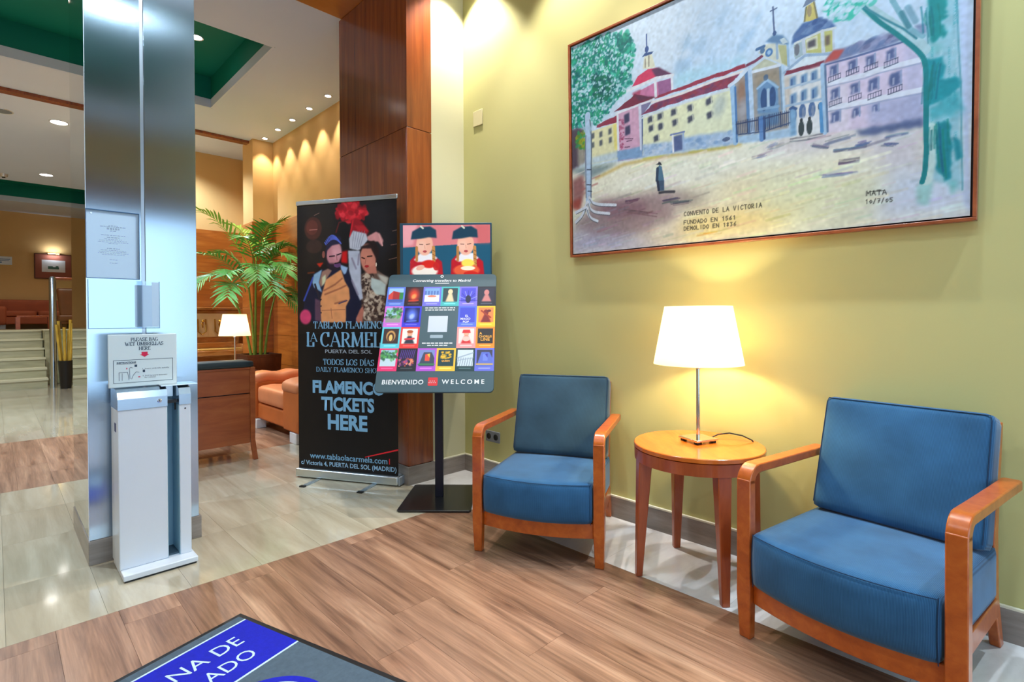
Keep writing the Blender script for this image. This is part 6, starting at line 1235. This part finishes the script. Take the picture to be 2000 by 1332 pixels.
bm_obj('back_cushion', block(0.73, 0.07, 0.06, 14, 6, 4, ident((x0 + x1) / 2, -0.012, 0.772), 0.025), M_DKLEATHER, lc)
bm_obj('seat_cushion', block(0.62, 0.52, 0.16, 14, 12, 6, ident((x0 + x1) / 2, 0.15, 0.29), 0.03), M_DKLEATHER, lc)
MB().box(x0 + 0.03, x1 - 0.03, 0.03, 0.68, 0.22, 0.29).build('seat_frame', M_BACKWOOD, lc, bevel=0.003)

# tan leather armchair facing left
la = thing('leather_armchair', 'tan leather armchair with buttoned back against the wainscot', 'armchair', (2.0, 5.5, 0))
def lb(name, w, d, h, ox, oy, oz, rad, m=None, fn=None): return bm_obj(name, block(w, d, h, 14, 14, 8, fn or ident(ox, oy, oz), rad), m or M_TAN, la)
# local: x from 0 (front) to .82 (back), y from -.62 to .62
MB().box(0.03, 0.80, -0.60, 0.60, 0.10, 0.27).build('base', M_TAN_D, la, bevel=0.02, seg=3)
def seat_fn(x, y, z): return Vector((x + 0.31, y - 0.27, 0.275 + z + (0.015 * math.sin(x * 30) * 0.3 if z > .1 else 0)))
lb('seat_cushion', 0.60, 0.74, 0.19, 0, 0, 0, 0.045, fn=seat_fn)
for s, (a, b) in ((-1, (-0.66, -0.275)), (1, (0.48, 0.70))):
    MB().box(0.0, 0.70, a, b, 0.10, 0.50).build('arm_side', M_TAN_D, la, bevel=0.02, seg=3)
    w_ = b - a
    def arm_fn(x, y, z, a=a, w_=w_): return Vector((x + 0.35, a + y - 0.005, 0.47 + z + 0.012 * math.sin(x * 22)))
    lb('arm_pad', 0.73, w_ + 0.03, 0.125, 0, 0, 0, 0.055, fn=arm_fn)
def backf(x, y, z):
    puff = 0.018 * abs(math.sin((y) * 16)) * (1 if x < 0 else 0)
    return Vector((0.60 + x + 0.16 * (z / 0.5) - puff, y - 0.30, 0.36 + z + 0.03 * math.sin(math.pi * min(1, max(0, y / 0.84)))))
lb('backrest', 0.16, 0.84, 0.43, 0, 0, 0, 0.06, fn=backf)
for x in (0.05, 0.68):
    for y in (-0.52, 0.52):
        MB().box(x - 0.05, x + 0.05, y - 0.08, y + 0.08, 0, 0.10).build('foot', mat('white_metal_foot', rgb(220, 220, 222), rough=0.3), la, bevel=0.004)

# little table with the second lamp
ot = thing('lamp_table', 'small dark wood table behind the lounge chair holding a lamp', 'table', (1.95, 6.47, 0))
M_DKWOOD = wood_mat('dark_brown_wood', rgb(48, 22, 12), rgb(66, 32, 18), rgb(84, 44, 26), (14, 14, 4))
MB().box(-0.24, 0.24, -0.22, 0.22, 0.555, 0.585).build('table_top', M_DKWOOD, ot, bevel=0.004)
for x in (-0.21, 0.21):
    for y in (-0.19, 0.19): MB().box(x - 0.02, x + 0.02, y - 0.02, y + 0.02, 0, 0.555).build('leg', M_DKWOOD, ot, bevel=0.002)
table_lamp('small lit lamp with white shade beside the palm', (1.935, 6.42, 0.5855), 0.2, 0.405, 0.163, 0.120, 0.243, 9, None)

# planter with palm
pl_ = thing('planter', 'dark brown square planter box holding the palm', 'planter', (2.39, 7.0, 0))
pm = MB()
hw = 0.205; tk = 0.02
b = [(-hw + .03, -hw + .03), (hw - .03, -hw + .03), (hw - .03, hw - .03), (-hw + .03, hw - .03)]; u = [(-hw, -hw), (hw, -hw), (hw, hw), (-hw, hw)]
pm.hexa([(x, y, 0.0) for x, y in b], [(x, y, 0.70) for x, y in u]).build('box', M_DKWOOD, pl_, bevel=0.004)
rim = MB()
for a_ in ((-hw, hw, -hw, -hw + tk), (-hw, hw, hw - tk, hw), (-hw, -hw + tk, -hw + tk, hw - tk), (hw - tk, hw, -hw + tk, hw - tk)): rim.box(a_[0], a_[1], a_[2], a_[3], 0.70, 0.738)
rim.build('rim', M_DKWOOD, pl_)
MB().box(-hw + tk, hw - tk, -hw + tk, hw - tk, 0.7001, 0.718).build('soil', mat('potting_soil', rgb(58, 44, 30), rough=0.95, bump=0.6, bscale=60), pl_)

M_LEAF = mat('palm_leaf', rgb(92, 158, 72), rough=0.38, spec=0.4, var=0.35, vscale=5)
M_LEAF2 = mat('young_palm_leaf', rgb(150, 192, 66), rough=0.4, spec=0.4, var=0.25, vscale=5)
M_STEM = mat('palm_stem', rgb(112, 140, 50), rough=0.5, var=0.2, vscale=12)
pa_ = thing('palm', 'bushy green palm with arching fronds growing from dark planter', 'plant', (2.39, 7.0, 0.718))
prng = random.Random(5)
def bez(p0, p1, p2, t): return p0 * (1 - t) ** 2 + p1 * 2 * t * (1 - t) + p2 * t * t
stems = []
for k, (dx, dy, h, lx, ly) in enumerate(((-0.06, -0.02, 1.05, -0.10, -0.05), (-0.03, 0.03, 1.30, 0.02, 0.0), (0.0, -0.05, 1.15, 0.03, -0.10), (0.03, 0.02, 1.0, 0.07, 0.02), (0.07, -0.01, 0.85, 0.16, 0.0), (-0.08, 0.04, 0.9, -0.26, 0.05), (0.05, 0.06, 1.1, 0.12, 0.10))):
    p0 = Vector((dx, dy, 0)); p2 = Vector((dx + lx, dy + ly, h)); p1 = Vector((dx + lx * 0.25, dy + ly * 0.25, h * 0.55))
    ps = [bez(p0, p1, p2, i / 8) for i in range(9)]
    MB().tube(ps, [0.017 - 0.009 * i / 8 for i in range(9)], 8).build('stem', M_STEM, pa_, smooth=True)
    stems.append((p0, p1, p2))
def frond(p0, tip, arch, nl, ll, m):
    p0 = Vector(p0); tip = Vector(tip); mid = (p0 + tip) / 2 + Vector((0, 0, arch))
    ps = [bez(p0, mid, tip, i / 14) for i in range(15)]
    mb = MB(); mb.tube(ps, [0.006 - 0.0045 * i / 14 for i in range(15)], 5)
    for i in range(nl):
        t = 0.22 + 0.78 * i / (nl - 1); p = bez(p0, mid, tip, t)
        d = (bez(p0, mid, tip, min(1, t + 0.02)) - bez(p0, mid, tip, t - 0.02)).normalized()
        side = d.cross(Vector((0, 0, 1)));
        side = side.normalized() if side.length > 0.05 else Vector((1, 0, 0))
        upv = side.cross(d).normalized()
        L_ = ll * (0.55 + 0.45 * math.sin(math.pi * min(1, 0.2 + 0.72 * t))) * prng.uniform(0.85, 1.12)
        for s in (-1, 1):
            fwd = 0.45 + 0.75 * t
            dirv = (side * s + d * fwd + upv * 0.25).normalized()
            droop = Vector((0, 0, -1)) * L_ * prng.uniform(0.12, 0.42)
            wv = dirv.cross(upv).normalized() * 0.5 + upv * 0.15 * s; wv.normalize()
            w = 0.0145 * prng.uniform(0.8, 1.15)
            prof = ((0, 0.35), (0.3, 1.0), (0.65, 0.8), (1.0, 0.05))
            vs = []
            for f_, ww in prof:
                c_ = p + dirv * L_ * f_ + droop * f_ * f_
                for q_ in (c_ - wv * w * ww, c_ + Vector((0, 0, -0.004)) * ww, c_ + wv * w * ww):
                    vs.append(Vector((min(q_.x, 0.40 + 0.004 * ww), q_.y, q_.z)))
            fs = []
            for q in range(3): fs += [(3 * q, 3 * q + 1, 3 * q + 4, 3 * q + 3), (3 * q + 1, 3 * q + 2, 3 * q + 5, 3 * q + 4)]
            mb.add(vs, fs)
    return mb.build('frond', m, pa_, smooth=False)
# tips: local X, Y, Z
FR = [((-0.08, -.05, 1.00), (-0.66, -0.10, 1.72), .30, M_LEAF2), ((0.0, 0, 1.25), (0.30, -0.05, 1.74), .15, M_LEAF2), ((0.05, 0, 1.0), (0.39, -0.25, 1.36), .34, M_LEAF),
      ((-0.12, 0, 0.85), (-0.68, -0.2, 1.22), .22, M_LEAF), ((-0.2, 0, 0.75), (-0.74, -0.25, 0.86), .34, M_LEAF), ((0.08, 0, 0.85), (0.38, -0.2, 0.98), .28, M_LEAF2),
      ((0.12, 0, 0.75), (0.38, -0.35, 0.70), .26, M_LEAF), ((-0.05, -.05, 1.05), (-0.32, -0.45, 1.42), .26, M_LEAF), ((0.0, 0, 1.2), (0.02, -0.35, 1.62), .22, M_LEAF),
      ((-0.05, -.05, 0.95), (-0.20, -0.55, 0.95), .34, M_LEAF), ((0.02, -.05, 0.95), (0.12, -0.6, 1.02), .34, M_LEAF), ((-0.15, 0, 0.8), (-0.48, -0.40, 0.98), .26, M_LEAF),
      ((-0.1, 0, 0.9), (-0.40, 0.15, 1.28), .22, M_LEAF), ((0.05, 0, 1.05), (0.24, -0.40, 1.22), .28, M_LEAF), ((0.1, 0, 0.7), (0.28, -0.50, 0.62), .22, M_LEAF),
      ((0.02, 0, 1.1), (0.34, 0.2, 1.46), .22, M_LEAF), ((-0.22, 0, 0.75), (-0.52, -0.55, 0.72), .3, M_LEAF), ((-0.02, 0, 1.2), (-0.22, 0.25, 1.65), .2, M_LEAF2), ((0.03, -.05, .9), (-0.05, -.65, .78), .3, M_LEAF), ((0.1, 0, .85), (.36, .1, 1.12), .25, M_LEAF)]
for p0, tip, arch, m in FR: frond(p0, tip, arch, 14, 0.27, m)

# upright piano against the lounge back wall
M_PIANO = grain_mat('piano_walnut', [(0.25, rgb(118, 62, 22)), (0.5, rgb(164, 98, 44)), (0.8, rgb(204, 146, 84))], scale=(3, 3, 16), rough=0.15, coat=0.8, bump=0)
M_BRASS = mat('old_brass', rgb(176, 128, 52), rough=0.25, metal=1.0)
pn = thing('upright_piano', 'glossy walnut upright piano with brass sconces behind the lamp', 'piano', (2.02, 8.86, 0))
pw = 0.60
MB().box(-0.64, 0.60, -0.36, 0.0, 0.0, 1.31).build('case', M_PIANO, pn, bevel=0.01)
MB().box(-0.66, 0.62, -0.385, 0.0, 1.31, 1.352).build('lid', M_PIANO, pn, bevel=0.012)
MB().box(-0.56, 0.52, -0.372, -0.361, 0.92, 1.26).build('front_panel', mat('piano_panel', rgb(196, 160, 116), rough=0.12, coat=0.8, var=0.12, vscale=3), pn, bevel=0.004)
MB().box(-0.64, 0.60, -0.68, -0.361, 0.66, 0.735).build('key_bed', M_PIANO, pn, bevel=0.01)
MB().box(-0.60, 0.56, -0.66, -0.40, 0.7355, 0.765).build('key_cover', mat('key_cover', rgb(214, 164, 84), rough=0.1, coat=0.9), pn, bevel=0.008)
MB().box(-0.60, 0.56, -0.44, -0.362, 0.766, 0.84).build('fallboard', M_PIANO, pn, bevel=0.006)
for x in (-0.61, 0.57):
    MB().box(x - 0.03, x + 0.03, -0.69, -0.361, 0.7355, 0.82).build('cheek', M_PIANO, pn, bevel=0.01)
    MB().lathe([(0.035, 0), (0.028, 0.1), (0.045, 0.3), (0.03, 0.5), (0.04, 0.655)], 20, (x, -0.64, 0)).build('leg', M_PIANO, pn, smooth=True)
for x in (-0.36, 0.10, 0.32):
    s_ = MB(); s_.tube([(x - 0.05, -0.376, 1.18), (x - 0.05, -0.39, 1.0), (x, -0.40, 0.96), (x + 0.05, -0.39, 1.0), (x + 0.05, -0.376, 1.18)], 0.009, 8)
    s_.tube([(x, -0.376, 1.12), (x, -0.43, 1.06), (x, -0.44, 1.14)], 0.008, 8); s_.lathe([(0.02, 1.14), (0.026, 1.15), (0.014, 1.17)], 12, (x, -0.44, 0))
    s_.build('sconce', M_BRASS, pn, smooth=True)

# ---- downlights: ring, lens, lamp
M_RING = mat('lamp_ring', rgb(225, 225, 225), rough=0.3, metal=0.6)
M_LENS = mat('lamp_lens', (1, 1, 1, 1), rough=0.4, emit=(1.0, 0.97, 0.92, 1), estr=14)
M_LENS_OFF = mat('unlit_lens', rgb(120, 128, 138), rough=0.4)
def downlight(label, x, y, z, r, energy, color, size, group, aim=None, lit=True, blend=0.5, srad=0.03):
    t = thing('downlight', label, 'downlight', (x, y, z), 0, group)
    MB().lathe([(r, -0.0008), (r + 0.014, -0.0008), (r + 0.012, -0.008), (r, -0.005), (r, -0.0008)], 28, cap=False).build('ring', M_RING, t, smooth=True)
    MB().lathe([(0, -0.004), (r, -0.004), (r, -0.001), (0, -0.001)], 28, cap=False).build('lens', M_LENS if lit else M_LENS_OFF, t)
    if lit and energy > 0:
        a_ = aim or (x, y, 0)
        spot('downlight_beam', (0, 0, -0.012), (a_[0] - x, a_[1] - y, a_[2] - z), energy, color, size, blend, srad, t)
    return t
WARM = (1.0, 0.86, 0.68); NEUT = (1.0, 0.93, 0.86); COOL = (0.72, 0.87, 1.0)
for k, y in enumerate((5.657, 6.149, 6.649, 7.121, 7.591)):
    downlight(('nearest', 'second', 'third', 'fourth', 'farthest')[k] + ' of five small spotlights along the ochre lounge wall', 2.695, y, Z_C, 0.032, 40, WARM, 75, 'wall spotlights', aim=(2.80, y, 1.0))
downlight('downlight in the green ceiling recess beside the steel column', 1.49, 6.05, Z_C + 0.36, 0.05, 170, COOL, 84, 'round ceiling downlights')
downlight('unlit grey disc given an added lamp, high left in the near green recess', 0.20, 6.15, Z_C + 0.36, 0.07, 170, COOL, 100, 'round ceiling downlights')  # grey unlit ceiling device; its glowing lens and beam are added
downlight('large downlight on the white ceiling nearest the steel column', 0.61, 8.78, Z_C, 0.085, 130, COOL, 130, 'round ceiling downlights')
downlight('downlight on the white ceiling just before the far green recess', 0.665, 12.1, Z_C, 0.085, 120, NEUT, 120, 'round ceiling downlights')
downlight('rear one of the two lamps inside the far green recess', 0.985, 14.35, Z_C + 0.36, 0.08, 60, NEUT, 120, 'round ceiling downlights')
downlight('front one of the two lamps inside the far green recess', 0.93, 13.75, Z_C + 0.36, 0.08, 60, NEUT, 120, 'round ceiling downlights')
downlight('unlit dark ceiling disc at the left edge, before the far recess', 0.09, 8.76, Z_C, 0.09, 0, NEUT, 100, 'round ceiling downlights', lit=False)
# entrance hall spots along the painting wall
for k, y in enumerate((2.95, 2.10, 1.15, 0.25, -0.7)):
    downlight('hall ceiling spotlight number %s from the corner' % ('one', 'two', 'three', 'four, cool in place of daylight,', 'five, cool in place of daylight,')[k], 2.42 if k == 0 else 2.27, y, Z_C + 0.12, 0.045, (180, 115, 115, 165, 165)[k], NEUT if k < 3 else COOL, 88, 'hall ceiling spotlights', srad=0.025)  # last two are cool, added to stand in for daylight from the right
for k, (x, y) in enumerate(((0.8, 1.9), (0.8, 0.2), (-0.8, 1.9), (-0.8, 0.2))):  # out-of-view cool lamps added as fill for the hall
    downlight('added unseen hall fill spotlight %s away from the painting wall' % ('first', 'second', 'third', 'fourth')[k], x, y, Z_C + 0.12 + (0.36 if y < 1 else 0), 0.06, 105, COOL, 140, 'hall ceiling spotlights', srad=0.06)
for k, (x, y) in enumerate(((-0.6, 4.6), (-0.8, 9.6), (1.6, 8.3), (-0.7, 7.5))):  # out-of-view lamps added to brighten and cool the lounge ceiling
    downlight('added unseen lounge fill spotlight %s' % ('above the passage', 'over the far hall', 'above the piano', 'left of the near green recess')[k], x, y, Z_C, 0.06, 260, COOL, 140, 'round ceiling downlights')

# ---- stairs, landing and what stands there
M_STEP = grain_mat('step_marble', [(0.25, rgb(150, 146, 112)), (0.5, rgb(176, 172, 138)), (0.8, rgb(196, 192, 160))], scale=(1.2, 8, 8), rough=0.25, coat=0.2, world_pos=True, bump=0)
M_NOSE = mat('step_nosing', rgb(206, 202, 172), rough=0.3)
stp = struct('stairs', MB().box(-2.4, 1.05, 13.86, 16.75, -0.011, 0.985), M_STEP)
for k in range(6):
    z1 = 0.165 * (k + 1)
    o = piece('step', M_STEP, -2.4, 0.655, 12.15 + 0.3 * k, 13.86, 0.165 * k + 0.0, z1 - 0.03, stp)
    piece('tread', M_NOSE, -2.4, 0.665, 12.125 + 0.3 * k, 12.155 + 0.3 * k + 0.31, z1 - 0.03, z1, stp)
piece('side_wall', M_STEP, 0.666, 2.4, 12.9, 13.86, 0, 0.985, stp)
piece('landing_edge', M_NOSE, 0.64, 2.4, 12.88, 13.9, 0.985, 0.995, stp)
rp = thing('stair_railing', 'steel newel post with wooden handrail and glass by the stairs', 'railing', (0.73, 12.1, 0))
MB().lathe([(0.05, 0), (0.05, 1.9), (0.03, 1.93)], 24).build('post', M_STEEL2, rp, smooth=True)
MB().tube([(0.03, 0, 1.90), (1.2, 0.0, 1.90)], 0.025, 12).build('handrail', M_CHERRY, rp, smooth=True)
MB().box(0.06, 1.2, -0.006, 0.006, 0.02, 1.86).build('glass_pane', clear_mat('rail_glass', (0.95, 1, 0.97, 1), 0.02), rp)
vs_ = thing('floor_vase', 'tall black vase at the foot of the stairs holding bamboo', 'vase', (0.875, 11.85, 0))
MB().lathe([(0, 0), (0.075, 0), (0.108, 0.478), (0.096, 0.478), (0.068, 0.02), (0, 0.02)], 24, cap=False).build('body', M_BLACK, vs_, smooth=True)
M_BAMBOO = mat('bamboo', rgb(196, 160, 60), rough=0.5, var=0.15, vscale=9)
for k, (dx, dy, h) in enumerate(((-0.12, 0.0, 1.10), (-0.09, 0.05, 1.16), (-0.02, -.04, 1.05), (0.07, 0.02, 1.18), (0.10, -0.03, 1.12), (0.05, 0.05, 1.0))):
    b_ = MB(); p0 = Vector((dx * 0.25, dy * 0.4, 0.021)); p1 = Vector((dx, dy, h))
    b_.tube([p0.lerp(p1, q / 12) for q in range(13)], [0.019 + (0.003 if q % 3 == 0 else 0) for q in range(13)], 10)
    o = b_.build('bamboo_cane', M_BAMBOO, None, smooth=True); o.location = (0.875, 11.85, 0)
    tag(o, ('outermost left', 'second from left', 'short leaning', 'tallest', 'outermost right', 'shortest rear')[k] + ' bamboo cane standing in the black vase', 'bamboo', 'bamboo canes in the black vase')
M_SOFA = mat('rust_fabric', rgb(164, 82, 48), rough=0.7, var=0.08, vscale=4)
sf_ = thing('sofa', 'rust brown sofa on the landing below the framed picture', 'sofa', (0.55, 16.25, 0.985))
MB().box(-0.55, 0.85, -0.32, 0.32, 0.10, 0.26).build('base', M_SOFA, sf_, bevel=0.02)
bm_obj('backrest', block(1.40, 0.20, 0.46, 14, 6, 8, ident(0.15, 0.16, 0.20), 0.05), M_SOFA, sf_)
for x in (-0.30, 0.42): bm_obj('seat_cushion', block(0.70, 0.46, 0.14, 10, 8, 5, ident(x + 0.09, -0.31, 0.262), 0.04), M_SOFA, sf_)
for x in (-0.45, 0.78): bm_obj('armrest', block(0.20, 0.66, 0.42, 8, 10, 8, ident(x, -0.36, 0.08), 0.05), M_SOFA, sf_)
for x in (-0.45, 0.78):
    for y in (-0.28, 0.26): MB().box(x - 0.08, x + 0.08, y - 0.04, y + 0.04, 0, 0.11).build('foot', mat('grey_foot', rgb(150, 150, 156), rough=0.4), sf_)
ct = thing('occasional_table', 'low orange wood table in front of the landing sofa', 'table', (0.62, 15.4, 0.985))
MB().box(-0.28, 0.30, -0.2, 0.2, 0.26, 0.29).build('table_top', M_ARMWOOD, ct, bevel=0.004)
for x in (-0.26, 0.26):
    for y in (-0.17, 0.17): MB().box(x - 0.035, x + 0.035, y - 0.03, y + 0.03, 0, 0.26).build('leg', M_ARMWOOD, ct)
wg = thing('wing_chair', 'tall dark brown leather chair on the landing behind the railing', 'chair', (1.17, 15.2, 0.985))
M_WING = mat('dark_brown_leather', rgb(112, 56, 24), rough=0.4, var=0.2, vscale=6)
def wgf(x, y, z): return Vector((x * (0.72 + 0.35 * min(1, z / 0.7)), y + 0.14 * (z / 0.9) - 0.04, 0.22 + z))
bm_obj('backrest', block(0.36, 0.14, 0.68, 10, 5, 12, wgf, 0.05), M_WING, wg)
bm_obj('seat', block(0.40, 0.42, 0.16, 10, 10, 5, ident(0, -0.42, 0.14), 0.04), M_WING, wg)
for x in (-0.16, 0.16):
    for y in (-0.36, 0.02): MB().box(x - 0.02, x + 0.02, y - 0.02, y + 0.02, 0, 0.15).build('leg', M_DKWOOD, wg)
fp = thing('framed_print', 'small framed print with wide brown mount under a picture light', 'picture', (1.03, 16.745, 2.16))
MB().box(-0.345, 0.345, -0.03, 0.0, 0.0, 0.60).build('frame', mat('print_frame', rgb(86, 40, 24), rough=0.4), fp, bevel=0.006)
MB().box(-0.325, 0.325, -0.034, -0.0305, 0.02, 0.58).build('mount', mat('print_mount', rgb(150, 84, 66), rough=0.7), fp)
MB().box(-0.21, 0.215, -0.037, -0.0345, 0.165, 0.45).build('paper', mat('print_paper', rgb(226, 230, 236), rough=0.7), fp)
im = MB().box(-0.10, 0.10, -0.0385, -0.0375, 0.235, 0.285).box(-0.10, -0.01, -0.0385, -0.0375, 0.285, 0.305).box(0.04, 0.09, -0.0385, -0.0375, 0.285, 0.315)
tag(im.build('drawing', mat('drawing_ink', rgb(60, 100, 90), rough=0.7), fp), kind='stuff')
lt = MB().tube([(-0.10, -0.10, 0.60), (0.10, -0.10, 0.60)], 0.016, 10).tube([(0, -0.10, 0.61), (0, -0.02, 0.60)], 0.006, 8).build('picture_light', M_BRASS, fp, smooth=True)
d = bpy.data.lights.new('picture_lamp', 'AREA'); d.shape = 'RECTANGLE'; d.size = 0.2; d.size_y = 0.03; d.energy = 5; d.color = (0.8, 0.9, 1.0)
o = bpy.data.objects.new('picture_lamp', d); COL.objects.link(o); o.parent = fp; o.location = (0, -0.118, 0.60); o.rotation_euler = Vector((0, 1, 0.15)).to_track_quat('-Z', 'Y').to_euler()
wn_ = thing('wall_notice', 'small white notice high on the ochre wall at left edge', 'sign', (0.16, 16.746, 2.45))
MB().box(-0.15, 0.15, -0.012, 0, 0, 0.19).build('plate', mat('notice_white', rgb(220, 228, 238), rough=0.5), wn_, bevel=0.003)
wp_ = MB().box(-0.10, 0.12, -0.0135, -0.0125, 0.12, 0.135).box(-0.10, 0.10, -0.0135, -0.0125, 0.09, 0.10).box(-0.12, -0.02, -0.0135, -0.0125, 0.04, 0.065)
tag(wp_.build('print', mat('notice_blue', rgb(60, 110, 170), rough=0.5), wn_), kind='stuff')
sm = thing('smoke_detector', 'white ceiling detector at the left edge before the far recess', 'detector', (0.14, 12.5, Z_C))
MB().lathe([(0.06, 0), (0.06, -0.03), (0.045, -0.055), (0, -0.06)], 20, cap=False).build('housing', M_RING, sm, smooth=True)
MB().lathe([(0.025, -0.058), (0.02, -0.07), (0, -0.072)], 14, cap=False).build('sensor', M_BLACK, sm, smooth=True)
